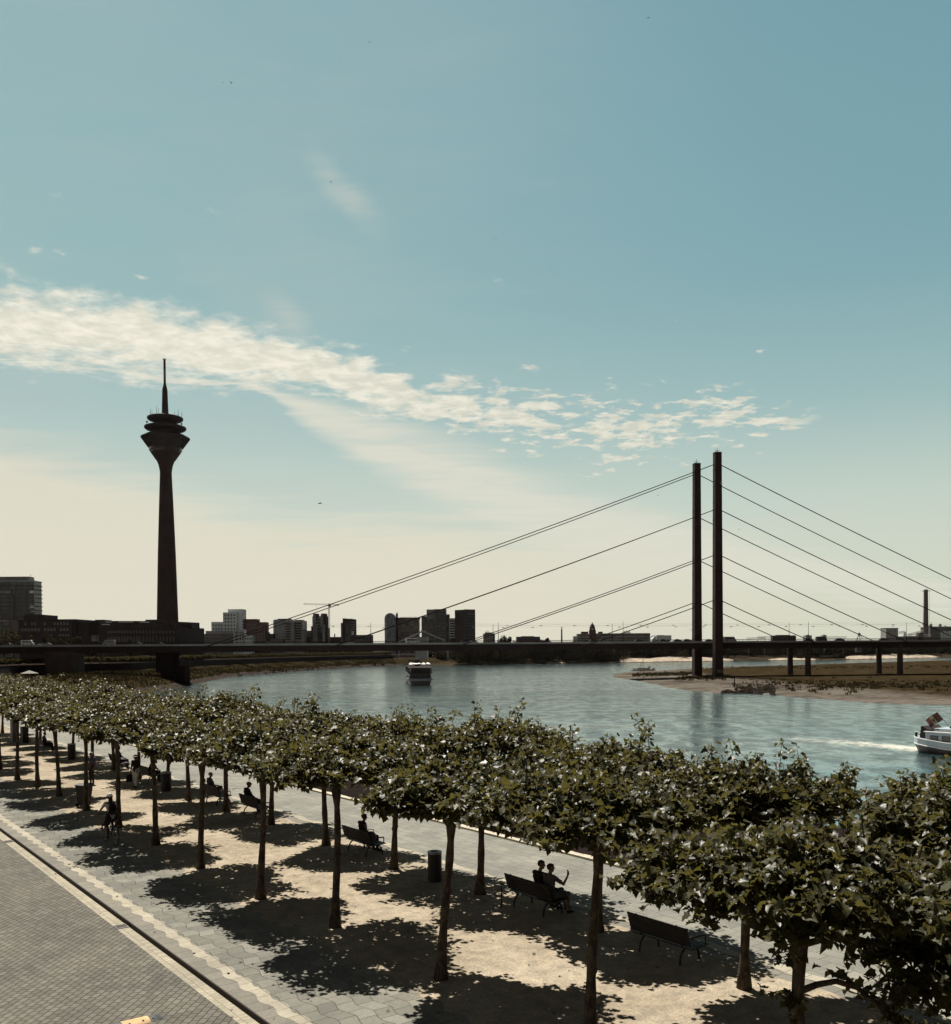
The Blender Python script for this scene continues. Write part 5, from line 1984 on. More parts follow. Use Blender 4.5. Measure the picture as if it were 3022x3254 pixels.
b = Bld('clock_tower_building', 'long banded building with a domed brick clock tower', 'building', 1822, 2068, 1500)
b.block('left_wing', 1834, 1874, 2013.5, W_PALE, 0, 18)
b.block('left_annex', 1822, 1836, 2021, W_STEELY, 1, 12)
b.block('roof_block', 1848.5, 1870, 2006.5, W_DARK2, 4, 14, 2014)
b.block('long_wing', 1893, 2066, 2012.5, W_PALE, 0, 18)
for i in range(2):
    b.block('window_band', 1835, 1873, 2016.5 + i * 9.5, W_GREY, -.5, -.02, 2021 + i * 9.5)
    b.block('window_band', 1894, 2065, 2015.5 + i * 9.5, W_GREY, -.5, -.02, 2021 + i * 9.5)
b.block('roof_block', 1903, 1916, 2007, W_DARK2, 3, 12, 2013)
m = MB()
for k in range(9):
    m.b3(b.x(1984 + k * 2.4), b.x(1985.2 + k * 2.4), 3, 5, b.z(2013), b.z(2004 + (k % 3) * 2))
m.build('roof_plant', W_GREY, b.o)
tw = b.block('clock_tower', 1873, 1893, 2004, W_BRICK, -3, 9)
m = MB()
xc_, yc_ = b.x(1883), 3.0
rr_ = (b.x(1893) - b.x(1873)) / 2
m.lathe([(rr_ * 1.08, b.z(2004.5)), (rr_ * 1.02, b.z(2001)), (rr_ * .9, b.z(1998)), (rr_ * .82, b.z(1992)), (rr_ * .62, b.z(1986.5)), (rr_ * .34, b.z(1982)), (rr_ * .16, b.z(1981)), (rr_ * .14, b.z(1979)), (.15, b.z(1976))], 12, c=(xc_, yc_, 0))
m.build('dome', W_DARK2, tw)
m = MB()
m.path([(b.x(1882.5), -3.6, b.z(1998.5)), (b.x(1882.5), -3.0, b.z(1998.5))], [1.5, 1.5], 16)
m.build('clock_face', W_WHITE, tw)
m = MB()
m.b3(b.x(1879), b.x(1886.5), -3.3, -2.98, b.z(2004), b.z(1993.5))
m.prism([(b.x(1879), b.z(1993.5)), (b.x(1886.5), b.z(1993.5)), (b.x(1882.7), b.z(1990))], -3.3, -2.98)
m.build('gable', W_BRICK, tw)
b.wins(1874.5, 1891.5, 2008, 2030, 4, 2, W1, .35, .6, y=-3.1, parent=tw)

# power station
b = Bld('power_station', 'grey power station hall at the right edge with rooftop drums', 'power station', 2950, 3060, 2300)
b.block('hall', 2956, 3080, 1992, W_GREY, 0, 50)
b.block('roof_edge', 2955, 3080, 1990.5, W_STEELY, -1, 51, 1992.6)
for px in (2965.5, 2995):
    m = MB()
    m.path([(b.x(px), 12, b.z(1991)), (b.x(px), 12, b.z(1985)), (b.x(px), 12, b.z(1982))], [3.4, 3.4, 2.2], 12)
    m.build('roof_drum', W_GREY, b.o)
for k in range(5):
    b.block('pale_silo', 2987 + k * 8.2, 2993 + k * 8.2, 2007 - 2 * (k % 2), W_WHITE, -6, -1)
b = Bld('station_chimney', 'tall tapering power station chimney with side ladders near the right edge', 'chimney', 2934, 2950, 2280)
m = MB()
m.path([(0, 0, 0), (0, 0, b.z(1960)), (0, 0, b.z(1879)), (0, 0, b.z(1873.5))], [6.4, 5.4, 4.6, 4.6], 20)
m.build('stack', mat('chimney_concrete', (0.115, 0.082, 0.075), .9), b.o)
m = MB()
for s_ in (-1, 1):
    m.tube((s_ * 7.5, -2, b.z(1876)), (s_ * 8.0, -2, 0), .22, n=4)
m.b3(-8.5, 8.5, -6, 6, b.z(1878.5), b.z(1877.3))
m.tube((0, 0, b.z(1873.5)), (0, 0, b.z(1870.5)), .4, n=5)
m.build('ladders', W_GREY, b.o)
b = Bld('storage_silo', 'pale boxy silo building left of the power station chimney', 'silo', 2815, 2856, 2250)
b.block('body', 2815.5, 2854, 1997, W_PALE, 0, 30)
b.block('roof_edge', 2815, 2855, 1995.5, W_DARK2, -.6, 31, 1997.3)
b = Bld('conveyor', 'lattice conveyor gantry with pale trusses between silo and chimney', 'conveyor', 2853, 2962, 2240)
m = MB()
lattice(m, (b.x(2856), 0, b.z(2010)), (b.x(2876), 0, b.z(2008)), 2.2, 6, .4)
lattice(m, (b.x(2886), 0, b.z(2017)), (b.x(2930), 0, b.z(2006)), 2.0, 10, .4)
lattice(m, (b.x(2876), 0, b.z(2008)), (b.x(2872), 0, 0), 1.4, 6, .4)
lattice(m, (b.x(2870), 0, b.z(2018)), (b.x(2960), 0, b.z(2020)), 2.2, 16, .4)
m.build('trusses', W_PALE, b.o, fix=False)
b.block('low_shed', 2853, 2960, 2022, W_GREY, 4, 30)
b.block('pump_house', 2920, 2936, 2010, W_DARK2, 2, 14)
for nm, lab, px0, px1, yt, Yd, mt in (('distant_block', 'tiny distant white-topped block just left of the nearer left mast', 2560, 2580, 2019, 2400, W_PALE), ('distant_block', 'tiny distant block above the lattice boom, right of the left mast pair', 2616, 2627, 2018.5, 2500, W_PALE),
                                      ('distant_block', 'small distant grey block at the right foot of the clock building', 2073, 2128, 2020, 1800, W_STEELY)):
    b = Bld(nm, lab, 'building', px0, px1, Yd)
    b.block('body', px0, px1, yt, mt, 0, 20)
    b.block('roof_box', px0 + (px1 - px0) * .3, px0 + (px1 - px0) * .7, yt - 2, W_GREY, 4, 12, yt + .5)
b = Bld('lattice_boom', 'long lattice crane boom lying level beyond the bridge, right of the pylons', 'crane boom', 2368, 2700, 900)
m = MB()
lattice(m, (b.x(2372), 0, b.z(2029)), (b.x(2432), 0, b.z(2026)), .8, 16, .12)
lattice(m, (b.x(2410), 2, b.z(2025)), (b.x(2520), 2, b.z(2024)), .8, 26, .12)
lattice(m, (b.x(2608), 0, b.z(2026)), (b.x(2690), 0, b.z(2026.5)), .8, 20, .12)
for px in (2380, 2430, 2510, 2620, 2680):
    m.tube((b.x(px), 1, 0), (b.x(px), 1, b.z(2028)), .15, n=4)
m.build('boom', W_GREY, b.o, fix=False)
b = Bld('harbour_crane', 'dark tilted harbour crane above the bridge between the two pairs of columns', 'crane', 2718, 2745, 1100)
m = MB()
m.tube((b.x(2722), 0, b.z(2036)), (b.x(2731), 0, b.z(2010)), .5, n=5)
m.tube((b.x(2734), 0, b.z(2036)), (b.x(2730), 0, b.z(2012)), .4, n=5)
m.b3(b.x(2727), b.x(2734), -1, 1, b.z(2019), b.z(2012.5))
m.tube((b.x(2733), 0, b.z(2018)), (b.x(2742), 0, b.z(2030)), .3, n=5)
m.b3(b.x(2720), b.x(2736), -2, 2, 0, b.z(2036))
m.build('jib', W_DARK, b.o)

# things seen under the deck
q = far(2019, 2066, 1110)
t = thing('white_roofed_hall', 'low hall with a bright white roof among the far bank trees under the bridge', 'hall', (q.x, 1110, -4))
MB().b3(-6.5, 6.5, 0, 10, 0, q.z + 4 - 2.4).build('wall', W_GREY, t)
m = MB()
m.prism([(-7.2, q.z + 4 - 2.4), (7.2, q.z + 4 - 2.2), (5.6, q.z + 4 + .3), (-3.8, q.z + 4 + .5)], -.6, 11)
m.build('roof', mat('white_roof', (.7, .68, .62), .6), t)
for nm, lab, cat, px0, px1, yt, yb, Yd, mt in (
        ('harbour_pavilion', 'low pale pavilion with a long flat roof on the harbour bank, left of the wood', 'pavilion', 1343, 1440, 2072.5, 2083, 1010, W_PALE),
        ('harbour_wall', 'low grey harbour wall above the grassy slope behind the tour ship', 'wall', 1225, 1326, 2078.5, 2081, 985, W_GREY),
        ('dark_container', 'dark flat barge hut on the shore right behind the tour ship roof', 'hut', 1298, 1335, 2094.5, 2099.5, 940, W_DARK)):
    q0, q1 = far(px0, yb, Yd), far(px1, yt, Yd)
    t = thing(nm, lab, cat, ((q0.x + q1.x) / 2, Yd, q0.z))
    w_ = q1.x - q0.x
    MB().b3(-w_ / 2, w_ / 2, 0, 10, -4 if nm != 'dark_container' else -1, q1.z - q0.z - .8).build('wall', W_DARK2 if nm != 'harbour_wall' else mt, t)
    MB().b3(-w_ / 2 - 1, w_ / 2 + 1, -1, 11, q1.z - q0.z - .8, q1.z - q0.z).build('roof', mt, t)
mm = MB()
q0 = at(1262, 2112, WL)
vs = []
for px, a in ((1250, 0), (1275, 1), (1300, 1), (1330, 1), (1380, .9), (1430, .8), (1462, .6)):
    p0, p1, p2 = far(px, 2110, 955), far(px, 2096 - 2 * a, 975), far(px, 2081, 992)
    vs += [(p0.x, p0.y, p0.z - .4), tuple(p1), tuple(p2), (p2.x * 1.05, p2.y + 60, p2.z)]
fs = [(i * 4 + j, i * 4 + j + 1, i * 4 + j + 5, i * 4 + j + 4) for i in range(6) for j in range(3)]
structure(mm.add(vs, fs).build('harbour_bank', M_TURF, smooth=True))
# ------------------------------------------------------------------ vehicles on the bridge
V_WHITE = mat('vehicle_white', (.52, .53, .52), .35, .5, var=.05)
V_SILV = mat('vehicle_silver', (.24, .25, .25), .35, .5, var=.05)
V_DARK = mat('vehicle_dark', (.03, .024, .024), .35, .5, var=.1)
V_RED = mat('vehicle_maroon', (.06, .022, .020), .4, .5, var=.1)


def wheels(t, xs, w_, r_):
    proto = None
    for x in xs:
        for s_ in (-1, 1):
            if proto is None:
                m = MB()
                m.path([(0, -.11, 0), (0, .11, 0)], [r_, r_], 12)
                proto = m.build('wheel', M_TYRE, t)
                proto.location = (x, s_ * (w_ / 2 - .1), r_)
            else:
                c = proto.copy()
                COL.objects.link(c)
                c.location = (x, s_ * (w_ / 2 - .1), r_)


def vehicle(kind, px0, px1, side, label, paint, flip=1):
    off = 7.6 if side == 0 else 20.2
    t0, t1 = bt(px0, 2036, off), bt(px1, 2036, off)
    Lr = abs(t1 - t0)
    p = BO + BD * ((t0 + t1) / 2) + BQ * off
    cat = {'car': 'car', 'van': 'van', 'bus': 'bus', 'truck': 'truck'}[kind]
    nm = {'car': 'moving_car', 'van': 'delivery_van', 'bus': 'city_bus', 'truck': 'box_truck'}[kind]
    t = thing(nm, label, cat, (p.x, p.y, 9.66), BROT + (0 if flip > 0 else PI), 'vehicles crossing the bridge')
    if kind == 'car':
        L = max(3.9, min(4.8, Lr))
        a = L / 2
        w_ = 1.76
        m = MB().prism([(-a, .32), (-a, .80), (-a * .93, .98), (a * .55, .98), (a * .96, .84), (a, .34)], -w_ / 2, w_ / 2)
        m.build('body', paint, t)
        m = MB()
        lo = [(-a * .86, .98), (a * .50, .98)]
        hi = [(-a * .58, 1.46), (a * .16, 1.48)]
        k = w_ / 2 - .04
        k2 = k - .18
        m.add([(lo[0][0], -k, lo[0][1]), (lo[1][0], -k, lo[1][1]), (lo[1][0], k, lo[1][1]), (lo[0][0], k, lo[0][1]), (hi[0][0], -k2, hi[0][1]), (hi[1][0], -k2, hi[1][1]), (hi[1][0], k2, hi[1][1]), (hi[0][0], k2, hi[0][1])],
              [(0, 1, 5, 4), (1, 2, 6, 5), (2, 3, 7, 6), (3, 0, 4, 7)])
        m.build('windows', M_GLASSD, t)
        m = MB()
        m.b3(hi[0][0] - .02, hi[1][0] + .02, -k2 - .02, k2 + .02, 1.465, 1.50)
        m.build('roof', paint, t)
        wheels(t, (-a * .62, a * .62), w_, .33)
    elif kind == 'van':
        L = max(5.2, min(6.6, Lr))
        a = L / 2
        w_ = 2.0
        h = 2.55
        MB().prism([(-a, .35), (-a, h - .1), (-a + .12, h), (a * .52, h), (a * .62, h - .12), (a * .80, 1.45), (a * .98, 1.18), (a, .95), (a, .35)], -w_ / 2, w_ / 2).build('body', paint, t)
        m = MB()
        for s_ in (-1, 1):
            y = s_ * (w_ / 2 + .006)
            m.prism([(a * .30, 1.45), (a * .74, 1.45), (a * .58, h - .35), (a * .30, h - .35)], y - .006, y + .006)
            m.prism([(-a * .80, 1.45), (a * .24, 1.45), (a * .24, h - .35), (-a * .80, h - .35)], y - .006, y + .006)
        m.build('side_windows', M_GLASSD, t)
        MB().add([(a * .655, -.85, h - .3), (a * .655, .85, h - .3), (a * .815, .9, 1.5), (a * .815, -.9, 1.5)], [(0, 1, 2, 3)]).build('windscreen', M_GLASSD, t)
        wheels(t, (-a * .58, a * .66), w_, .36)
    elif kind == 'bus':
        a = Lr / 2
        w_ = 2.55
        h = 3.05
        MB().prism([(-a, .35), (-a, h - .15), (-a + .15, h), (a - .25, h), (a, h - .5), (a, .35)], -w_ / 2, w_ / 2).build('body', paint, t)
        m = MB()
        n = int(2 * a / 1.5)
        for s_ in (-1, 1):
            y = s_ * (w_ / 2 + .008)
            for i in range(n):
                x = -a + .35 + (2 * a - .7) * i / n
                m.b3(x, x + (2 * a - .7) / n - .14, y - .008, y + .008, 1.35, 2.5)
        m.build('side_windows', mat('bus_glass', (.05, .05, .052), .2, .5), t)
        MB().b3(-a * .6, a * .5, -.8, .8, h, h + .25).build('roof_unit', M_BLACK, t)
        wheels(t, (-a * .6, a * .7), w_, .48)
    else:
        a = Lr / 2
        w_ = 2.5
        MB().b3(-a, a * .55, -w_ / 2, w_ / 2, 1.05, 3.55).build('cargo_box', paint, t)
        MB().prism([(a * .60, .5), (a * .60, 2.9), (a * .74, 2.95), (a * .95, 1.9), (a, 1.5), (a, .5)], -1.15, 1.15).build('cab', V_WHITE, t)
        MB().b3(-a, a * .6, -.5, .5, .6, 1.04).build('chassis', M_BLACK, t)
        wheels(t, (-a * .65, a * .72), w_, .48)
    return t


vehicle('van', 68, 108, 0, 'white minibus on the bridge near its left end', V_WHITE)
vehicle('car', 124, 141, 1, 'pale car on the bridge just right of the white minibus, the left of two', V_WHITE, -1)
vehicle('car', 141, 157, 0, 'pale car on the bridge right of the white minibus, the right of two', V_SILV, 1)
vehicle('car', 18, 34, 1, 'dark car on the bridge at the far left edge, left of the white minibus', V_DARK, 1)
vehicle('van', 328, 366, 0, 'silver van on the bridge in front of the parliament building', V_SILV, -1)
vehicle('car', 424, 451, 0, 'dark car with a bright roof glint on the bridge below the rounded parliament wing', V_DARK)
vehicle('car', 496, 518, 1, 'dark car on the bridge in front of the television tower base', V_DARK)
vehicle('car', 826, 858, 0, 'dark car on the bridge in front of the dark red brick high-rise', V_DARK)
vehicle('car', 1096, 1128, 0, 'silver car on the bridge in front of the sloping tower', V_SILV)
vehicle('van', 1287, 1334, 0, 'white delivery van on the bridge under the gabled roof frame', V_WHITE)
vehicle('car', 1410, 1440, 0, 'dark car on the bridge in front of the glass tower, left of the banded high-rise', V_DARK)
vehicle('car', 1465, 1492, 0, 'dark car on the bridge in front of the darkest high-rise', V_DARK)
vehicle('car', 1494, 1518, 1, 'silver car on the bridge just right of the darkest high-rise', V_SILV)
vehicle('bus', 1641, 1715, 0, 'dark maroon bus on the bridge left of the brick chimney', V_RED)
vehicle('car', 1712, 1736, 1, 'dark car on the bridge just right of the maroon bus', V_DARK)
vehicle('car', 1872, 1897, 0, 'dark car on the bridge below the clock tower', V_DARK)
vehicle('car', 1904, 1928, 0, 'silver car on the bridge right of the clock tower', V_SILV)
vehicle('car', 2018, 2044, 0, 'dark car on the bridge left of the white box truck', V_DARK)
vehicle('truck', 2070, 2131, 1, 'white box truck on the bridge left of the twin pylons', V_WHITE, -1)
vehicle('car', 2096, 2118, 0, 'dark car on the bridge in front of the white box truck', V_DARK)
vehicle('car', 2142, 2166, 0, 'dark car on the bridge between the white box truck and the pylons', V_DARK)
vehicle('car', 2172, 2198, 0, 'dark car on the bridge right beside the left pylon', V_DARK)
vehicle('car', 2244, 2264, 1, 'dark car on the bridge between the twin pylons', V_DARK)
vehicle('van', 2300, 2338, 0, 'silver van on the bridge just right of the twin pylons', V_SILV)
vehicle('bus', 2452, 2526, 0, 'black coach on the bridge above the left pair of columns', V_DARK)
vehicle('car', 2556, 2584, 0, 'dark car on the bridge just right of the black coach', V_DARK)
vehicle('van', 2594, 2626, 1, 'dark van on the bridge right of the black coach', V_DARK)
vehicle('car', 2655, 2682, 0, 'dark car on the bridge left of the tilted harbour crane', V_DARK)
vehicle('car', 2795, 2818, 0, 'dark car on the bridge left of the pale storage silo', V_DARK)

# ------------------------------------------------------------------ tour ship
ship = thing('tour_ship', 'double-decked dark tour ship on the river seen from its blunt end, white parasols on top', 'ship', (-24.3, 419.5, WL), math.atan2(7.5, 78))
m = MB()
st = [(0.0, 4.2, 4.6, .3), (.8, 4.7, 5.2, -.6), (6, 5.2, 5.35, -1.2), (60, 5.2, 5.35, -1.2), (72, 3.6, 4.4, -1.2), (80, .3, .6, -1)]
vs = []
for y, wb, wt, zb in st:
    vs += [(-wb * .8, y, zb - .4), (wb * .8, y, zb - .4), (wt, y, 2.9), (-wt, y, 2.9)]
fs = [(0, 1, 2, 3)] + [(i * 4 + a, i * 4 + b, i * 4 + 4 + b, i * 4 + 4 + a) for i in range(5) for a, b in ((0, 1), (1, 2), (2, 3), (3, 0))]
m.add(vs, fs)
m.build('hull', mat('ship_dark_hull', (.030, .020, .019), .5, .4), ship)
m = MB()
m.b3(-4.75, 4.85, -.30, -.06, 2.05, 2.95)
m.build('stern_rail', mat('ship_grey', (.11, .125, .135), .5), ship)
for s_ in (-1, 1):
    MB().b3(s_ * 5.42 - .06, s_ * 5.42 + .06, .9, 62, 2.2, 2.8).build('side_strake', MATS['ship_grey'], ship)
m = MB()
m.b3(-4.7, 4.7, 1.2, 62, 2.9, 5.2)
m.build('lower_saloon', mat('saloon', (.030, .021, .020), .35, .4), ship)
for s_ in (-1, 1):
    for i in range(14):
        MB().b3(s_ * 4.74 - .03, s_ * 4.74 + .03, 3 + i * 4.1, 6 + i * 4.1, 3.3, 4.8).build('window', M_GLASSD, ship)
for i in range(4):
    MB().b3(-4.2 + i * 2.15, -2.3 + i * 2.15, 1.12, 1.19, 3.3, 4.8).build('window', M_GLASSD, ship)
MB().b3(-5.3, 5.3, .7, 64, 5.2, 5.42).build('upper_deck', M_STEEL2, ship)
m = MB()
for s_ in (-1, 1):
    m.b3(s_ * 5.2 - .05, s_ * 5.2 + .05, .8, 63, 6.3, 6.4)
    for i in range(22):
        m.b3(s_ * 5.2 - .04, s_ * 5.2 + .04, .8 + i * 2.9, .9 + i * 2.9, 5.42, 6.3)
m.b3(-5.2, 5.2, .8, .9, 6.3, 6.42)
for i in range(9):
    m.b3(-5.2 + i * 1.3, -5.1 + i * 1.3, .8, .9, 5.42, 6.3)
m.build('railing', M_STEEL2, ship, fix=False)
for s_ in (-1, 1):
    for i in range(9):
        MB().b3(s_ * 4.95 - .12, s_ * 4.95 + .12, 1.4 + i * 7, 1.65 + i * 7, 5.42, 7.6).build('pillar', MATS['ship_grey'] if i < 1 else M_STEEL2, ship)
MB().b3(-3.9, 3.9, 2.6, 60, 5.42, 7.55).build('upper_saloon', mat('upper_saloon', (.022, .016, .016), .3, .4), ship)
MB().b3(-5.1, 5.1, 1.0, 63, 7.6, 7.85).build('roof_deck', M_STEEL2, ship)
m = MB()
for i in range(6):
    m.sphere((-3.4 + i * 1.35, 1.6 + (i % 3) * .2, 6.0), (.35, .3, .62), 8)
m.build('deck_chairs', M_STEEL2, ship)
MB().b3(-1.2, 1.2, 40, 44, 7.85, 10.2).build('wheelhouse', M_STEEL2, ship)
MB().tube((0, 2.0, 7.85), (0, 2.0, 10.4), .07, n=6).build('flagstaff', M_BLACK, ship)
words = ['nearest the left rail', 'second across the stern', 'middle of the stern', 'by the flagstaff', 'nearest the right rail', 'behind the left one', 'second row left of middle', 'second row right of middle', 'second row by the right rail', 'third row on the left', 'third row on the right']
SM = ship.matrix_basis
for i, (x, y) in enumerate(((-4.1, 3), (-2.2, 4), (-.4, 3.2), (1.6, 4), (3.7, 3), (-3.8, 10), (-1.2, 11), (1.4, 10), (3.8, 11), (-2.5, 18), (2.2, 19))):
    q = Matrix.Translation((-24.3, 419.5, WL)) @ Matrix.Rotation(math.atan2(7.5, 78), 4, 'Z') @ Vector((x, y, 7.85))
    t = thing('parasol', 'white parasol on the tour ship roof, ' + words[i], 'parasol', q, .3 * i, 'parasols on the tour ship')
    m = MB()
    R_ = .95
    z = 1.45 + .12 * (i % 3)
    for k in range(8):
        a, c = 2 * PI * k / 8, 2 * PI * (k + 1) / 8
        m.add([(0, 0, z + .45), (R_ * math.cos(a), R_ * math.sin(a), z), (R_ * math.cos(c), R_ * math.sin(c), z), (R_ * .98 * math.cos(a), R_ * .98 * math.sin(a), z - .22), (R_ * .98 * math.cos(c), R_ * .98 * math.sin(c), z - .22)], [(0, 1, 2), (1, 3, 4, 2)])
    m.build('canopy', mat('parasol_white', (.75, .74, .70), .8), t)
    MB().tube((0, 0, 0), (0, 0, z + .4), .05, n=6).build('pole', M_RIM, t)

# small patrol boat by the wood, far
q = at(1431, 2109, WL)
t = thing('patrol_boat', 'small white-cabined motor boat moored at the left end of the far wood', 'boat', q, rad(-70))
m = MB()
m.prism([(-4, 1.0), (-4, -.3), (3.2, -.3), (4.6, 1.3)], -1.4, 1.4)
m.build('hull', M_STEEL2, t)
MB().prism([(-2.4, 1.0), (1.6, 1.0), (1.0, 3.0), (-2.2, 3.0)], -1.1, 1.1).build('cabin', M_WHITE_SHIP, t)
MB().b3(-1.6, .6, -1.13, 1.13, 1.9, 2.6).build('window', M_GLASSD, t)
MB().tube((-1, 0, 3), (-1, 0, 4.8), .07, n=5).build('mast', M_RIM, t)

# ------------------------------------------------------------------ motor barge at the right edge
bang = math.atan2(-.80, .60)
BP = Vector((68.4, 147.0, WL))
barge = thing('motor_barge', 'white and dark motor barge with a flag on its stern, cut by the right edge', 'barge', BP, bang)
m = MB()
st = [(0.0, 1.2, 2.3), (.5, 2.2, 2.28), (1.4, 2.9, 2.2), (3, 3.35, 2.05), (6, 3.6, 1.8), (12, 3.7, 1.7), (40, 3.7, 1.7)]


def loft(st, z0f, z1f, shrink=0.0):
    vs = []
    for x, hw2, zt in st:
        z0, z1 = z0f(x, zt), z1f(x, zt)
        h0 = hw2 * (1 - shrink)
        vs += [(x + (.9 if (shrink and x < 2) else 0), -h0, z0), (x, -hw2, z1), (x, hw2, z1), (x + (.9 if (shrink and x < 2) else 0), h0, z0)]
    fs = [(0, 1, 2, 3), tuple(len(vs) - 4 + k for k in (3, 2, 1, 0))]
    for i in range(len(st) - 1):
        for a in range(4):
            b = (a + 1) % 4
            fs.append((i * 4 + a, i * 4 + b, i * 4 + 4 + b, i * 4 + 4 + a))
    return vs, fs


vs, fs = loft(st, lambda x, z: -1.0 if x > .2 else .15, lambda x, z: z - .93, .22)
m.add(vs, fs)
m.build('lower_hull', mat('barge_black', (.018, .012, .012), .5, .35), barge)
vs, fs = loft([(x - .02, w_ + .03, z) for x, w_, z in st], lambda x, z: z - .93, lambda x, z: z)
MB().add(vs, fs).build('bulwark', M_WHITE_SHIP, barge)
m = MB()
for i in range(len(st) - 1):
    for s_ in (-1, 1):
        a, c = st[i], st[i + 1]
        m.tube((a[0], s_ * (a[1] + .05), a[2] - .93), (c[0], s_ * (c[1] + .05), c[2] - .93), .06, n=6)
        m.tube((a[0], s_ * (a[1] + .02), a[2] + .02), (c[0], s_ * (c[1] + .02), c[2] + .02), .05, n=6)
m.tube((-.02, -1.25, 1.37), (-.02, 1.25, 1.37), .06, n=6)
m.build('rubbing_strake', M_WHITEP, barge)
cab = MB().b3(2.5, 13, -2.75, 2.75, 1.5, 3.15).build('cabin', M_WHITE_SHIP, barge)
for i in range(5):
    x = 3.35 + i * 1.75
    MB().b3(x, x + 1.05, -2.79, -2.74, 2.0, 2.62).build('window', mat('cabin_window', (.12, .10, .095), .3), barge)
    MB().b3(x - .09, x + 1.14, -2.772, -2.742, 1.91, 2.71).build('window_frame', M_BLACK, barge)
MB().b3(2.3, 13.3, -2.95, 2.95, 3.15, 3.27).build('cabin_roof', M_WHITEP, barge)
MB().b3(3.6, 13.0, -2.3, 2.3, 3.27, 3.75).build('upper_coaming', M_WHITE_SHIP, barge)
m = MB()
m.prism([(1.55, 3.95), (1.9, 4.0), (2.6, 3.5), (4.4, 3.72), (4.4, 3.5), (2.6, 3.25), (1.55, 3.3)], -2.3, 2.3)
m.build('awning', mat('dark_canvas', (.022, .015, .015), .9), barge)
MB().b3(1.5, 2.45, -2.4, -2.1, 1.6, 3.3).build('pillar', M_BLACK, barge)
MB().b3(1.5, 2.45, 2.1, 2.4, 1.6, 3.3).build('pillar', M_BLACK, barge)
for x in (.55, 1.55):
    t_ = MB()
    t_.path([(x, -1.5 - x * .45, 1.9), (x, -1.5 - x * .45, 2.95)], [.19, .19], 12)
    o = t_.build('bollard', M_BLACK, barge)
    MB().path([(x, -1.5 - x * .45, 2.95), (x, -1.5 - x * .45, 3.02)], [.23, .23], 12).build('bollard_cap', M_WHITEP, o)
# flag with two dark bars, a pale bar and a wreath-like emblem
fb = MB()
pole0, pole1 = Vector((5.2, -.6, 3.75)), Vector((3.2, -.6, 6.1))
fb.tube(pole0, pole1, .045, n=6)
fo = fb.build('flagpole', M_RIM, barge)
d = (pole1 - pole0).normalized()
fl = MB()
fx = Vector((-.86, 0, -.50))
c0, c1, c2 = mat('flag_dark', (.075, .032, .026), .8), mat('flag_pale', (.30, .26, .18), .8), mat('flag_red', (.13, .032, .026), .8)
NXF, NZF = 12, 5
LF, HF = 2.25, 1.45
vs, fs, mi = [], [], []
for i in range(NXF + 1):
    for j in range(NZF + 1):
        s_, t_ = i / NXF, j / NZF
        p = pole1 - d * (HF * (1 - t_)) + fx * (LF * s_) + Vector((0, .22 * s_ * math.sin(s_ * 7 + t_), -.22 * s_ * s_))
        vs.append(tuple(p))
for i in range(NXF):
    for j in range(NZF):
        fs.append((i * (NZF + 1) + j, (i + 1) * (NZF + 1) + j, (i + 1) * (NZF + 1) + j + 1, i * (NZF + 1) + j + 1))
        mi.append(0 if i < 5 else (1 if i < 8 else 2))
fl.v, fl.f, fl.mi = vs, fs, mi
flo = fl.build('flag', [c0, c1, c2], fo, smooth=True, fix=False)
em = MB()
ec = pole1 - d * (HF * .52) + fx * (LF * .54) + Vector((0, -.14, -.07))
for k in range(14):
    a = 2 * PI * k / 14
    if 1.2 < a < 1.95:
        continue
    p = ec + fx * (.19 * math.cos(a)) + d * (.26 * math.sin(a))
    em.box(p, (.10, .03, .10))
em.box(ec, (.14, .03, .20))
em.build('emblem', c0, fo)
m = MB()
for k in range(20):
    a, c = 2 * PI * k / 20, 2 * PI * (k + 1) / 20
m.path([(6.0, -.75, 4.45), (6.0, -.25, 4.45)], [.52, .56], 20)
m.path([(6.0, -.80, 4.45), (6.0, -.75, 4.45)], [.38, .5], 20)
m.tube((6.0, -.5, 3.75), (6.0, -.5, 4.0), .08, n=6)
m.build('searchlight', M_WHITEP, barge, smooth=False)
MB().path([(6.0, -.82, 4.45), (6.0, -.79, 4.45)], [.36, .36], 20).build('lens', M_RIM, barge)
m = MB()
m.tube((5.2, -.5, 3.95), (6.0, -.5, 3.98), .06, n=6)
m.sphere((5.25, -.5, 3.9), (.16, .14, .28), 8)
m.sphere((5.95, -.5, 3.85), (.2, .16, .16), 8)
m.build('bracket', M_BLACK, barge)

# churned wake behind the barge
fm, t = new_mat('wake_foam')
o = t.n('ShaderNodeTexCoord').outputs['Object']
uv = t.n('ShaderNodeAttribute', attribute_name='edge').outputs['Fac']
n1 = t.noise(t.n('ShaderNodeMapping', {'Vector': o, 'Scale': (.5, 1.1, 1), 'Rotation': (0, 0, rad(28))}), 1.0, 6.0, .72, .3)
alpha = t.sstep(t.m('ADD', n1, t.m('MULTIPLY', uv, .34)), .56, .92, 0.0, 0.75)
p = t.n('ShaderNodeBsdfPrincipled', {'Base Color': (.60, .58, .50), 'Roughness': .7, 'Alpha': alpha})
t.n('ShaderNodeOutputMaterial', {'Surface': p})
fmsh = MB()
wk0, wk1 = BP + Vector((.9, -.6, 0)), at(2500, 2346, WL)
vs, fs, ed = [], [], []
NS, NWK = 30, 8
side_ = Vector(((wk1 - wk0).y, -(wk1 - wk0).x, 0)).normalized()
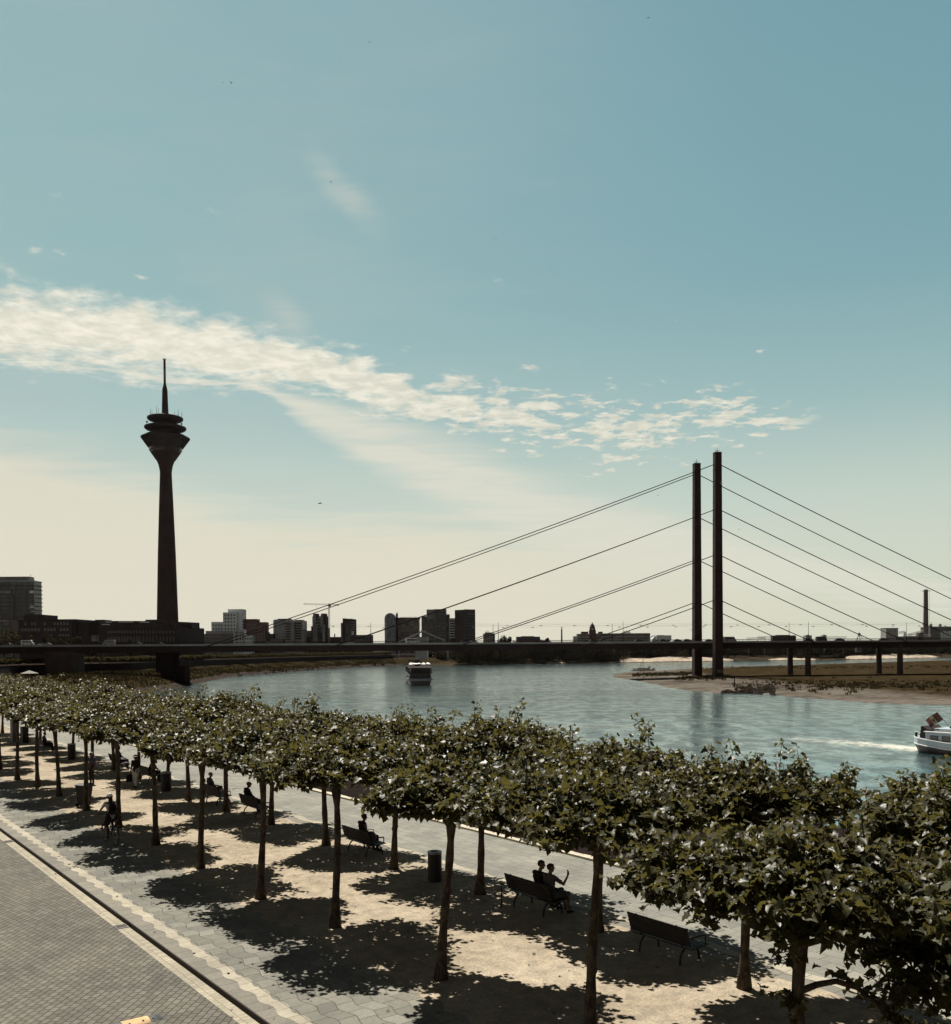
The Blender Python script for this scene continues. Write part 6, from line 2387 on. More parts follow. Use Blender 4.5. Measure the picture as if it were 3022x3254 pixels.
for i in range(NS + 1):
    s_ = i / NS
    c = wk0.lerp(wk1, s_) + side_ * (1.2 * math.sin(s_ * 3))
    hw3 = 4.2 + 2.0 * s_
    for j in range(NWK + 1):
        v = j / NWK * 2 - 1
        q = c + side_ * (v * hw3)
        vs.append((q.x, q.y, WL + .03 + .12 * (1 - s_) * (1 - v * v)))
        ed.append(((1 - v * v) * (1 - .75 * s_)) if i else .6)
for i in range(NS):
    for j in range(NWK):
        fs.append((i * (NWK + 1) + j, i * (NWK + 1) + j + 1, (i + 1) * (NWK + 1) + j + 1, (i + 1) * (NWK + 1) + j))
fo2 = fmsh.add(vs, fs).build('wake_foam', fm, smooth=True, fix=False)
aa = fo2.data.attributes.new('edge', 'FLOAT', 'POINT')
aa.data.foreach_set('value', np.array(ed, np.float32))
stuff(fo2, 'white churned wake trailing behind the motor barge', 'foam')

# posts on the spit and island
for px, py, top_, lab in ((1842 + 596 / 3.08, 2141, 2102, 'thin marker pole on the tip of the gravel spit'), (1842 + 620 / 3.08, 2132, 2094, 'thin marker pole on the small dark island'),
                          (1840 + 1521 / 3.08, 2184, 2146, 'dark leaning pole on the stony shore right of the pylons'), (2533, 2108, 2092, 'thin pole by the water behind the left pair of columns'), (2915, 2100, 2079, 'thin pole on the meadow shore near the right edge')):
    q = at(px, py, WL + (1.3 if 'island' in lab else .8))
    if 'island' not in lab:
        q.z = max(WL, spit_z(q.x, q.y))
    h = (py - top_) * q.y / FPX
    m = MB()
    m.tube((0, 0, -.4), (.1, 0, h), .09 if 'dark' not in lab[:5] else .2, n=6)
    m.b3(-.18, .38, -.05, .05, h * .92, h * .92 + .22)
    tag(m.build('marker_pole', M_STEEL, loc=q), lab, 'pole', 'poles on the shore')
q = at(1840 + 687 / 3.08, 2127, WL + 1.2)
t = thing('warning_sign', 'small square sign on a short post on the dark island', 'sign', q)
MB().tube((0, 0, -.5), (0, 0, 1.6), .08, n=6).build('post', M_STEEL, t)
MB().b3(-.8, .8, -.06, .06, 1.1, 1.9).build('plate', M_STEEL, t)

# restaurant pontoon with a pale parasol, far left beyond the trees
t = thing('pontoon', 'dark restaurant pontoon moored below the bridge pier at the left', 'pontoon', (-137, 300, WL), rad(20))
MB().b3(-5, 5, -14, 14, -.6, 1.2).build('float', M_STEEL2, t)
MB().b3(-4.4, 4.4, -13, 10, 1.2, 5.8).build('deckhouse', W_DARK, t)
m = MB()
for i in range(14):
    m.b3(-4.9, -4.8, -13.5 + i * 2, -13.4 + i * 2, 5.8, 6.9)
m.b3(-4.9, -4.8, -13.6, 13, 6.85, 6.95)
m.build('railing', M_WHITE_SHIP, t)
q = far(93, 2130, 296)
t = thing('parasol', 'large pale parasol on the pontoon, peeping over the trees at the far left', 'parasol', (q.x, 296, WL + 5.8))
m = MB()
zt = q.z - (WL + 5.8)
for k in range(8):
    a, c = 2 * PI * k / 8, 2 * PI * (k + 1) / 8
    m.add([(0, 0, zt), (2.8 * math.cos(a), 2.8 * math.sin(a), zt - .95), (2.8 * math.cos(c), 2.8 * math.sin(c), zt - .95)], [(0, 1, 2)])
m.build('canopy', mat('parasol_cream', (.11, .095, .075), .8), t)
MB().tube((0, 0, 0), (0, 0, zt), .06, n=6).build('pole', M_RIM, t)

# ------------------------------------------------------------------ promenade furniture
RB = AN - PI / 2      # local +y looks at the river, local +x to the right


def bench_at(u, n, label):
    if 'b' not in bench_at.__dict__:
        t = thing('park_bench', label, 'bench', P(u, n), RB, 'slatted benches facing the river')
        m = MB()
        for i in range(6):
            y = -.20 + i * .098
            m.b3(-.92, .92, y, y + .072, .425 - .012 * (5 - i) * .6, .455 - .012 * (5 - i) * .6)
        m.build('seat', M_BENCHW, t)
        m = MB()
        R3 = Matrix.Rotation(rad(17), 3, 'X')
        for i in range(6):
            z = .50 + i * .075
            m.box((0, -.23 - (z - .45) * math.tan(rad(17)), z), (1.84, .028, .064), rot=R3)
        m.build('backrest', M_BENCHW, t)
        for x in (-.62, .62):
            m = MB()
            q = [(x, .06 + .33 * math.cos(a), .04 + .36 * math.sin(a)) for a in np.linspace(PI, 0, 15)]
            q = [(x, q[0][1], -.01)] + q + [(x, q[-1][1], -.01)]
            m.path(q, .026, 8)
            m.b3(x - .02, x + .02, -.22, .40, .385, .415)
            m.tube((x, -.20, .40), (x, -.23 - .46 * math.tan(rad(17)) - .02, .93), .020, n=6)
            m.build('leg_hoop', M_BLACKM, t)
        for x in (-.90, .90):
            m = MB()
            m.path([(x, -.30, .66), (x, .0, .67), (x, .28, .66)], .022, 8)
            m.tube((x, .28, .66), (x, .28, .43), .018, n=6)
            m.build('armrest', M_BLACKM, t)
        bench_at.b = t
        return t
    return copy_tree(bench_at.b, P(u, n), RB, label)


def ben(px, py, lab):
    u, n = un(at(px, py, 0))
    return (u, n, lab)


BEN = [ben(2120, 3038, 'empty dark slatted bench facing the river, nearest the right'),
       ben(1703, 2892, 'dark slatted bench with two people sitting close together'),
       ben(1156, 2710, 'dark slatted bench where a woman sits alone'),
       ben(812, 2592, 'dark slatted bench with a person in a peaked cap'),
       ben(690, 2553, 'dark slatted bench with a person whose knee is raised'),
       ben(474, 2484, 'bench under the trees with a stooped white-haired person'),
       ben(378, 2444, 'bench under the trees with a dark figure, left of the woman in white trousers'),
       ben(142, 2388, 'bench far left under the trees with a person in pale shoes')]
for b_ in BEN:
    bench_at(*b_)


def litter_bin(px, py, label, r_=.215, h=.92, z=0):
    q = at(px, py, 0)
    q = Vector((q.x * (1 + r_ / q.y), q.y + r_, 0))
    t = thing('litter_bin', label, 'bin', q, 0, 'cylindrical litter bins')
    m = MB()
    m.lathe([(r_ * .96, 0), (r_ * .96, .04), (r_, .05), (r_, h - .07)], 28)
    m.build('body', M_BLACKM, t, smooth=False)
    m = MB()
    m.lathe([(r_ * 1.0, h - .068), (r_ * 1.04, h - .06), (r_ * 1.04, h), (r_ * .98, h + .012), (r_ * .62, h + .006), (r_ * .60, h - .05)], 28)
    m.v, m.f, m.mi = m.v, [f for f in m.f if len(f) == 4], [0] * len([f for f in m.f if len(f) == 4])
    m.build('rim', M_RIM, t, smooth=False)
    MB().lathe([(r_ * .60, h - .052), (.0, h - .052)], 24).build('opening_shade', M_BLACK, t)  # black disc put in for the shade inside the bin mouth
    return t


litter_bin(1382, 2805, 'black round litter bin with a grey rim, left of the couple on the bench')
litter_bin(228, 2415, 'black round litter bin at the far left behind the thin trunks', .25, 1.05)
litter_bin(528, 2516, 'broad black round bin half behind leaves, left of the seated people', .26, .98)
q = at(268, 2562, 0)
t = thing('wheeled_bin', 'black wheeled rubbish bin with a lid, half behind a trunk left of the cyclist', 'bin', q, RB + .5)
m = MB()
m.add([(-.24, -.28, .08), (.24, -.28, .08), (.24, .24, .08), (-.24, .24, .08), (-.31, -.36, 1.0), (.31, -.36, 1.0), (.31, .36, 1.0), (-.31, .36, 1.0)], [(3, 2, 1, 0), (4, 5, 6, 7), (0, 1, 5, 4), (1, 2, 6, 5), (2, 3, 7, 6), (3, 0, 4, 7)])
m.build('body', M_BLACKM, t)
m = MB()
m.prism([(-.40, 1.0), (-.38, 1.06), (.0, 1.13), (.36, 1.07), (.42, 1.0)], -.34, .34, axis='x')
m.build('lid', M_BLACK, t)
t.scale = (.8, .8, .95)
for s_ in (-1, 1):
    MB().path([(s_ * .26, -.26, .11), (s_ * .31, -.26, .11)], [.11, .11], 12).build('wheel', M_TYRE, t)
q = at(1594, 2884, 0)
t = thing('plaque_stand', 'small slanted plaque on a thin post left of the couple\'s bench', 'sign', q, RB)
MB().tube((0, 0, -.02), (0, 0, .62), .018, n=8).build('post', M_BLACKM, t)
m = MB()
m.box((0, 0, .66), (.30, .20, .014), rot=Matrix.Rotation(rad(-38), 3, 'X'))
m.build('plate', mat('plaque', (.07, .055, .05), .4, .5), t)
q = P(79.5, 17.2)
for (px, py, hh, lab) in ((46, 2356, 1.9, 'grey upright information column at the far left under the trees'), (78, 2360, 1.2, 'black utility cabinet at the far left beside the grey column')):
    q = at(px, py, 0)
    t = thing('utility_cabinet' if hh < 1.5 else 'information_column', lab, 'cabinet' if hh < 1.5 else 'column', q, RB)
    MB().b3(-.42, .42, -.22, .22, 0, hh).build('housing', M_BLACKM if hh < 1.5 else mat('column_grey', (.10, .085, .08), .7), t)
    MB().b3(-.45, .45, -.25, .25, hh, hh + .05).build('cap', M_BLACKM, t)

# kerbside drains and the striped bump on the road
for px, py, lab in ((352, 2951, 'flat metal drain grate in the pale gutter halfway along the kerb'), (4, 2677, 'flat metal drain grate in the gutter at the left edge')):
    q = at(px, py, -.10)
    u, n = un(q)
    t = thing('drain_grate', lab, 'drain', P(u, 7.52, -.099), AN, 'drains in the gutter')
    t.scale = (.62, .9, 1)
    m = MB()
    m.b3(-.25, .25, -.20, -.17, 0, .018)
    m.b3(-.25, .25, .17, .20, 0, .018)
    m.b3(-.25, -.22, -.17, .17, 0, .018)
    m.b3(.22, .25, -.17, .17, 0, .018)
    m.build('frame', M_RIM, t)
    m = MB()
    for i in range(7):
        m.b3(-.215, .215, -.158 + i * .048, -.136 + i * .048, .001, .014)
    m.build('bars', mat('grate_iron', (.07, .055, .05), .6), t)
    MB().b3(-.22, .22, -.17, .17, -.003, .0005 + .002).build('pit_shade', M_BLACK, t)  # thin black sheet stands for the shade below the bars
ub, nb = un(at(514, 3229, -.104))
BY = mat('bump_yellow', (.42, .27, .13), .7, .3, var=.15, scale=8)
BB = mat('bump_black', (.055, .06, .058), .75, .3, var=.25, scale=8)
bump = thing('speed_bump', 'black and ochre striped rubber speed bump lying across the road', 'speed bump', P(ub, nb, -.103), AN)
lens = [.27, .52, .52, .52, .52, .52, .52, .52]
x = 0.0
hp = [(-.19, 0), (-.16, .018), (-.08, .046), (0, .055), (.08, .046), (.16, .018), (.19, 0)]
for i, L_ in enumerate(lens):
    m = MB()
    e0, e1 = -x, -(x + L_ - .008)
    sec0 = hp if i else [(a * .8, b * .25) for a, b in hp]
    n = len(hp)
    mid = (e0 * .4 + e1 * .6)
    rings = [(e0, sec0), (mid if i == 0 else e0, hp), (e1, hp)]
    vs = [(r_[0], a, b) for r_ in rings for a, b in r_[1]]
    fs = []
    for k in range(2):
        for j in range(n - 1):
            fs.append((k * n + j, k * n + j + 1, (k + 1) * n + j + 1, (k + 1) * n + j))
    fs.append(tuple(range(n)))
    fs.append(tuple(range(3 * n - 1, 2 * n - 1, -1)))
    m.add(vs, fs)
    for j in range(int(L_ / .05)):       # raised chevron ribs
        xx = e0 - .02 - j * .05
        if xx - .06 < e1:
            continue
        for s_ in (-1, 1):
            m.tube((xx, s_ * .165, .018), (xx - .055, s_ * .02, .056), .006, n=4)
    sgm = m.build('segment', BB if i % 2 == 0 else BY, bump, fix=False)
    MB().path([(e0 - L_ * .75, -.10, .040), (e0 - L_ * .75, -.10, .048)], [.022, .022], 10).build('bolt', M_BLACK, sgm)
    if i:
        MB().path([(e0 - L_ * .25, -.10, .040), (e0 - L_ * .25, -.10, .048)], [.022, .022], 10).build('bolt', M_BLACK, sgm)
    x += L_
q = at(430, 2822, -.16)
# ------------------------------------------------------------------ people


def pose(kind, **kw):
    if kind == 'sit':
        J = dict(pel=(0, 0, .575), waist=(0, -.045, .76), chest=(0, -.075, .98), nb=(0, -.06, 1.12), head=(0, -.015, 1.285), hf=(0, 1, 0),
                 shL=(-.185, -.07, 1.07), elL=(-.25, .05, .80), wrL=(-.13, .27, .68), shR=(.185, -.07, 1.07), elR=(.25, .05, .80), wrR=(.13, .27, .68),
                 hiL=(-.095, .01, .555), knL=(-.13, .45, .545), anL=(-.13, .47, .095), toL=(-.15, .63, .045),
                 hiR=(.095, .01, .555), knR=(.13, .45, .545), anR=(.13, .47, .095), toR=(.15, .63, .045), fL=(.2, 1, -.3), fR=(-.2, 1, -.3))
    elif kind == 'ride':
        J = dict(pel=(0, -.20, 1.03), waist=(0, -.15, 1.21), chest=(0, -.06, 1.42), nb=(0, -.02, 1.55), head=(0, .03, 1.71), hf=(0, 1, -.1),
                 shL=(-.18, -.03, 1.50), elL=(-.27, .16, 1.27), wrL=(-.28, .36, 1.11), shR=(.18, -.03, 1.50), elR=(.27, .16, 1.27), wrR=(.28, .36, 1.11),
                 hiL=(-.095, -.19, 1.0), knL=(-.12, .12, .66), anL=(-.11, .0, .26), toL=(-.11, .15, .20),
                 hiR=(.095, -.19, 1.0), knR=(.12, .20, .86), anR=(.11, .02, .52), toR=(.11, .17, .46), fL=(0, 1, -.4), fR=(0, 1, -.4))
    else:
        J = dict(pel=(0, 0, .95), waist=(0, 0, 1.10), chest=(0, -.01, 1.29), nb=(0, -.005, 1.45), head=(0, .02, 1.615), hf=(0, 1, 0),
                 shL=(-.185, 0, 1.385), elL=(-.25, -.02, 1.11), wrL=(-.25, .08, .87), shR=(.185, 0, 1.385), elR=(.25, -.02, 1.11), wrR=(.25, .08, .87),
                 hiL=(-.09, 0, .93), knL=(-.10, .03, .50), anL=(-.10, -.02, .085), toL=(-.12, .14, .035),
                 hiR=(.09, 0, .93), knR=(.10, .03, .50), anR=(.10, -.02, .085), toR=(.12, .14, .035), fL=(0, .2, -1), fR=(0, .2, -1))
    J.update(kw)
    return {k: Vector(v) for k, v in J.items()}


def person(label, loc, rotz, J, shirt, trousers, hair='short', sleeve=.6, leg=1.0, trouser_off=.014, shoe=None, scale=1.0, hat=None, skirt=False, vox=.0085):
    caps = []

    def cap(a, b, ra, rb, tg):
        caps.append((Vector(a), Vector(b), ra, rb, tg))
    side = Vector((1, 0, 0))
    cap(J['hiL'], J['hiR'], .105, .105, 'hip')
    cap(J['pel'], J['waist'], .125, .108, 'torso')
    up = (J['chest'] - J['waist']).normalized()
    for s_ in (-.055, .055):
        cap(J['waist'] + side * s_ * .6, J['chest'] + side * s_ * 1.5, .095, .105, 'torso')
    cap(J['chest'] + side * -.06 + up * .06, J['nb'] - up * .04, .085, .07, 'torso')
    cap(J['chest'] + side * .06 + up * .06, J['nb'] - up * .04, .085, .07, 'torso')
    cap(J['shL'] + side * .01, J['shR'] - side * .01, .058, .058, 'torso')
    cap(J['nb'] - up * .03, J['head'] - Vector((0, 0, .05)), .056, .050, 'neck')
    hf = J['hf'].normalized()
    hs = hf.cross(Vector((0, 0, 1))).normalized()
    h = J['head']
    cap(h - hf * .022 + Vector((0, 0, .028)), h + hf * .018 + Vector((0, 0, .026)), .084, .078, 'head')
    cap(h + hf * .028 + Vector((0, 0, -.02)), h + hf * .048 + Vector((0, 0, -.078)), .062, .036, 'head')
    cap(h + hf * .088 + Vector((0, 0, .012)), h + hf * .112 + Vector((0, 0, -.022)), .010, .014, 'nose')
    cap(h + hf * .076 + hs * .020 + Vector((0, 0, -.055)), h + hf * .076 - hs * .020 + Vector((0, 0, -.055)), .011, .011, 'nose')
    for s_ in (-1, 1):
        cap(h + hs * s_ * .083 + Vector((0, 0, .015)), h + hs * s_ * .088 + Vector((0, 0, -.022)), .016, .012, 'ear')
    for S in 'LR':
        sh, el, wr = J['sh' + S], J['el' + S], J['wr' + S]
        cap(sh, el, .052, .041, 'uarm')
        cap(el, wr, .040, .027, 'farm')
        d = J['f' + S].normalized()
        ref = Vector((0, 0, 1)) if abs(d.z) < .8 else Vector((0, 1, 0))
        s2 = d.cross(ref).normalized()
        nn = s2.cross(d).normalized()
        sg = -1 if S == 'L' else 1
        for k in (-1, 0, 1):
            cap(wr + s2 * k * .016, wr + d * .085 + s2 * k * .026, .015, .015, 'hand')
        for k, ln in ((-1.5, .062), (-.5, .076), (.5, .080), (1.5, .070)):
            b = wr + d * .088 + s2 * k * .019
            mid = b + d * ln * .55 - nn * .012
            cap(b, mid, .0100, .0092, 'hand')
            cap(mid, mid + d * ln * .38 - nn * ln * .38, .0092, .0082, 'hand')
        th = wr + d * .03 - s2 * sg * .026
        cap(th, th + d * .04 - s2 * sg * .026 - nn * .008, .0120, .0105, 'hand')
        cap(th + d * .04 - s2 * sg * .026 - nn * .008, th + d * .068 - s2 * sg * .024 - nn * .018, .0105, .009, 'hand')
        cap(J['hi' + S], J['kn' + S], .088, .060, 'thigh')
        cap(J['kn' + S], J['kn' + S].lerp(J['an' + S], .35), .058, .056, 'shin')
        cap(J['kn' + S].lerp(J['an' + S], .35), J['an' + S], .056, .036, 'shin')
        cap(J['an' + S] - Vector((0, 0, .03)), J['to' + S], .042, .030, 'foot')
    mb = MB()
    for a, b, ra, rb, tg in caps:
        mb.path([a, b], [ra, rb], 10)
        mb.sphere(a, ra, 10)
        mb.sphere(b, rb, 10)
    tmp = mb.build('tmp', M_SKIN, fix=False)
    md = tmp.modifiers.new('r', 'REMESH')
    md.mode = 'VOXEL'
    md.voxel_size = vox
    sm_ = tmp.modifiers.new('s', 'SMOOTH')
    sm_.iterations = 3
    sm_.factor = .5
    dg = bpy.context.evaluated_depsgraph_get()
    dg.update()
    me = bpy.data.meshes.new_from_object(tmp.evaluated_get(dg))
    bpy.data.objects.remove(tmp)
    me.name = 'person'
    me.polygons.foreach_set('use_smooth', [True] * len(me.polygons))
    me.materials.clear()
    me.materials.append(M_SKIN)
    body = bpy.data.objects.new('person', me)
    COL.objects.link(body)
    body.location = loc
    body.rotation_euler[2] = rotz
    body.scale = (scale,) * 3
    tag(body, label, 'person')
    N = len(me.vertices)
    co = np.empty(N * 3, np.float32)
    me.vertices.foreach_get('co', co)
    co = co.reshape(-1, 3)
    no = np.empty(N * 3, np.float32)
    me.vertex_normals.foreach_get('vector', no)
    no = no.reshape(-1, 3)
    best = np.full(N, 1e9)
    bi = np.zeros(N, int)
    bt_ = np.zeros(N)
    for i, (a, b, ra, rb, tg) in enumerate(caps):
        a_, e = np.array(a), np.array(b - a)
        L2 = (e * e).sum() + 1e-9
        tt = np.clip(((co - a_) @ e) / L2, 0, 1)
        dd = np.linalg.norm(co - a_ - tt[:, None] * e, axis=1) - (ra + (rb - ra) * tt)
        q = dd < best
        best[q] = dd[q]
        bi[q] = i
        bt_[q] = tt[q]
    tags = np.array([c[4] for c in caps])[bi]
    polys = [tuple(p.vertices) for p in me.polygons]

    def piece(name, sel, off, mt):
        fs = [f for f in polys if all(sel[v] for v in f)]
        if not fs:
            return None
        used = sorted({v for f in fs for v in f})
        mp = {v: i for i, v in enumerate(used)}
        off_ = off if hasattr(off, '__len__') else np.full(N, off)
        vs = [tuple(co[v] + no[v] * off_[v]) for v in used]
        m2 = bpy.data.meshes.new(name)
        m2.from_pydata(vs, [], [tuple(mp[v] for v in f) for f in fs])
        m2.polygons.foreach_set('use_smooth', [True] * len(m2.polygons))
        m2.materials.append(mt)
        o = bpy.data.objects.new(name, m2)
        COL.objects.link(o)
        o.parent = body
        return o
    wz = J['pel'].z + .02
    sel = ((tags == 'torso')) | ((tags == 'uarm') & (bt_ <= sleeve)) | ((tags == 'farm') & (bt_ <= sleeve - 1))
    piece('shirt', sel, .013 + .004 * np.sin(co[:, 2] * 60), shirt)
    lt_ = (tags == 'hip') | ((tags == 'thigh') & (bt_ <= leg * 2)) | ((tags == 'shin') & (leg > .5))
    if leg > .5:
        lim = J['anL'].z + .03
        lt_ &= ~((tags == 'shin') & (np.minimum(abs(co[:, 2] - J['anL'].z), abs(co[:, 2] - J['anR'].z)) < .02 + (1 - leg) * .6) & (leg < 1))
    piece('skirt' if skirt else 'trousers', lt_, trouser_off, trousers)
    piece('shoes', tags == 'foot', .009, shoe or M_BLACK)
    hd = (tags == 'head')
    rel = co - np.array(h)
    fwd = rel @ np.array(hf)
    zz = rel[:, 2]
    if hair == 'short':
        hs_ = hd & ((fwd < .015) | (zz > .062)) & (zz > -.05)
        piece('hair', hs_, .013 + .005 * np.sin(co[:, 0] * 90) * np.cos(co[:, 2] * 80), M_HAIR)
    elif hair == 'grey':
        hs_ = hd & ((fwd < .015) | (zz > .07)) & (zz > -.04)
        piece('hair', hs_, .010, M_GREYHAIR)
    elif hair in ('bun', 'long', 'bob'):
        hs_ = (hd | (tags == 'ear')) & ((fwd < .03) | (zz > .06)) & (zz > -.08)
        piece('hair', hs_, .016, M_HAIR)
        m = MB()
        if hair == 'bun':
            c = h - hf * .10 + Vector((0, 0, .055))
            m.sphere(c, .045, 10)
        elif hair == 'bob':
            for s_ in (-1, 1):
                m.sphere(h + hs * s_ * .075 - hf * .03 + Vector((0, 0, -.06)), (.05, .055, .085), 10)
            m.sphere(h - hf * .075 + Vector((0, 0, -.055)), (.075, .06, .09), 10)
        else:
            m.path([h - hf * .07 + Vector((0, 0, .02)), h - hf * .10 + Vector((0, 0, -.12)), h - hf * .10 + Vector((0, 0, -.26)), h - hf * .09 + Vector((0, 0, -.36))], [.07, .085, .075, .02], 10)
        m.build('hair_length', M_HAIR, body, smooth=True)
    for s_ in (-1, 1):
        m = MB()
        m.sphere(h + hf * .083 + hs * s_ * .031 + Vector((0, 0, .008)), .0105, 8)
        m.build('eye', M_BLACK, body)
    if hat == 'cap':
        piece('cap', hd & (zz > .03), .020, mat('cap_grey', (.07, .06, .055), .8))
        m = MB()
        c = h + hf * .085 + Vector((0, 0, .045))
        m.add([tuple(c + hs * .07), tuple(c + hs * .055 + hf * .075 - Vector((0, 0, .012))), tuple(c - hs * .055 + hf * .075 - Vector((0, 0, .012))), tuple(c - hs * .07),
               tuple(c + hs * .07 + Vector((0, 0, .012))), tuple(c + hs * .055 + hf * .075), tuple(c - hs * .055 + hf * .075), tuple(c - hs * .07 + Vector((0, 0, .012)))],
              [(0, 1, 2, 3), (4, 5, 6, 7), (0, 1, 5, 4), (1, 2, 6, 5), (2, 3, 7, 6)])
        m.build('peak', MATS['cap_grey'], body)
    elif hat == 'helmet':
        piece('helmet', hd & (zz > .022), .030, M_WHITEP)
        m = MB()
        m.path([h + Vector((math.cos(a) * .118, math.sin(a) * .118, .028)) for a in np.linspace(0, 2 * PI, 17)], .012, 6, caps=False)
        m.build('helmet_rim', M_BLACK, body)
    elif hat == 'brim':
        piece('hat', hd & (zz > .035), .022, M_BLACK)
        m = MB()
        m.lathe([(.095, .045), (.175, .030), (.178, .036), (.095, .060)], 24, c=tuple(h))
        m.f = [f for f in m.f if len(f) == 4]
        m.mi = [0] * len(m.f)
        m.build('hat_brim', M_BLACK, body)
    return body


C_BLACK = mat('black_cloth', (.014, .010, .010), .9, .1)
C_GREY = mat('grey_cloth', (.055, .048, .048), .9, .1)
C_DARK = mat('dark_cloth', (.028, .021, .021), .9, .1)
C_PALE = mat('pale_cloth', (.36, .35, .34), .9, .1, var=.08)
C_BLUE = mat('dull_blue_cloth', (.06, .065, .08), .9, .1)


def seat_pos(px, py, bench, dz=1.30):
    d = ray(px, py)
    k = bench[1] / (NX * d.x + NY * d.y)
    u, n = un(d * k)
    return P(max(bench[0] - .72, min(bench[0] + .72, u)), bench[1])


SEAT_Y = 0.0
person('dark-haired person in black, left of the couple on the bench, turned to the other', seat_pos(1719, 2787, BEN[1]), RB,
       pose('sit', hf=(.85, .5, -.1), head=(.03, 0, 1.30), wrR=(.05, .28, .70), knL=(-.12, .45, .56)), C_BLACK, C_DARK, 'short', sleeve=1.5)
person('person in grey shirt and shorts with a raised fist, right of the couple', seat_pos(1752, 2797, BEN[1]), RB,
       pose('sit', hf=(.75, .65, .05), elR=(.33, .14, .88), wrR=(.34, .28, 1.08), fR=(0, .25, 1), knL=(-.10, .46, .60), knR=(.16, .47, .54), wrL=(-.05, .28, .64), anL=(-.06, .56, .12), toL=(-.06, .72, .08)),
       C_GREY, mat('grey_shorts', (.05, .045, .045), .9), 'short', sleeve=.75, leg=.5)
person('woman in a black camisole with tied-up hair sitting alone on a bench, seen from behind', seat_pos(1156, 2604, BEN[2]), RB,
       pose('sit', hf=(-.1, 1, -.15), elL=(-.34, .05, .84), wrL=(-.14, .12, .78), elR=(.25, -.02, .80), wrR=(.24, .16, .66), chest=(0, -.05, .98), nb=(0, -.02, 1.12), head=(0, .03, 1.27)),
       C_BLACK, C_BLACK, 'bun', sleeve=.02)
t = thing('hand_bag', 'rounded grey bag lying on the bench beside the lone woman', 'bag', P(BEN[2][0] - .55, BEN[2][1] - .02, .455), RB + .4)
m = MB()
m.sphere((0, 0, .20), (.22, .13, .20), 14)
m.build('body', mat('bag_grey', (.085, .07, .065), .8), t, smooth=True)
MB().path([(-.14, 0, .33), (-.10, 0, .46), (.10, 0, .46), (.14, 0, .33)], .014, 6).build('handle', M_BLACK, t)
person('person in dark clothes and a grey peaked cap sitting on a bench', seat_pos(786, 2511, BEN[3]), RB, pose('sit', hf=(.75, .65, -.1), head=(0, .03, 1.27)), C_BLACK, C_DARK, 'short', sleeve=1.5, hat='cap')
person('person with legs crossed and one knee raised, on the bench left of the capped person', seat_pos(658, 2474, BEN[4]), RB,
       pose('sit', hf=(.3, 1, 0), knR=(.08, .46, .66), anR=(-.08, .62, .40), toR=(-.08, .74, .34), wrR=(.08, .34, .74)), C_GREY, C_DARK, 'grey', sleeve=.7, leg=.5)
person('stooped white-haired person on a bench, left of the broad black bin', P(BEN[5][0] - .2, BEN[5][1]), RB,
       pose('sit', chest=(0, .12, .92), nb=(0, .20, 1.02), head=(0, .30, 1.12), hf=(.2, 1, -.5), shL=(-.18, .16, 1.0), shR=(.18, .16, 1.0), elL=(-.24, .26, .76), elR=(.24, .26, .76), wrL=(-.1, .42, .66), wrR=(.1, .42, .66), waist=(0, .02, .74)),
       C_GREY, C_DARK, 'grey', sleeve=1.6)
person('dark seated figure holding one arm out, left of the woman in white trousers', P(BEN[6][0] - .1, BEN[6][1]), RB, pose('sit', hf=(-.6, .8, 0), elL=(-.36, .08, .92), wrL=(-.52, .24, .92), fL=(-.6, .8, 0)), C_BLACK, C_DARK, 'short', sleeve=1.4)
person('person in dark clothes and pale shoes on the bench furthest to the left', P(BEN[7][0] - .2, BEN[7][1]), RB, pose('sit', hf=(.4, .9, 0)), C_BLUE, C_DARK, 'short', sleeve=.6, shoe=M_WHITEP)
q = at(432, 2503, 0)
person('woman in a black top, dark hat and wide white trousers walking under the trees', q, AN + PI - .9,
       pose('stand', hf=(.5, .85, -.05), knL=(-.10, .10, .50), anL=(-.10, .10, .09), toL=(-.11, .26, .04), knR=(.10, .0, .50), anR=(.10, -.14, .10), toR=(.11, .0, .035), wrL=(-.22, .22, .98), elL=(-.24, .0, 1.12)),
       C_BLACK, C_PALE, 'bob', sleeve=1.0, trouser_off=np.float64(.034) if False else .030, hat='brim')
bq = q + Vector((-.30, .05, 0))
t = thing('carrier_bag', 'dark bag carried at the side of the woman in white trousers', 'bag', (bq.x - .02, bq.y - .1, .32), AN)
m = MB()
m.add([(-.16, -.06, 0), (.16, -.06, 0), (.16, .06, 0), (-.16, .06, 0), (-.13, -.03, .38), (.13, -.03, .38), (.13, .03, .38), (-.13, .03, .38)], [(3, 2, 1, 0), (4, 5, 6, 7), (0, 1, 5, 4), (1, 2, 6, 5), (2, 3, 7, 6), (3, 0, 4, 7)])
m.build('body', C_BLACK, t)
MB().path([(-.09, 0, .37), (-.05, 0, .54), (.05, 0, .54), (.09, 0, .37)], .010, 6).build('handle', C_BLACK, t)
q = at(292, 2491, 0)
person('person in dull blue top and dark trousers standing behind a trunk above the wheeled bin', q, AN + 2.0, pose('stand', hf=(.4, .9, 0), elR=(.26, .10, 1.14), wrR=(.12, .28, 1.12)), C_BLUE, C_DARK, 'grey', sleeve=.7)

# cyclist riding away along the paving
CU, CN = un(at(351, 2678, 0))
bk = thing('bicycle', 'dark bicycle ridden away along the paving by a helmeted woman', 'bicycle', P(CU, CN, 0), AN + .06)
RW = .34


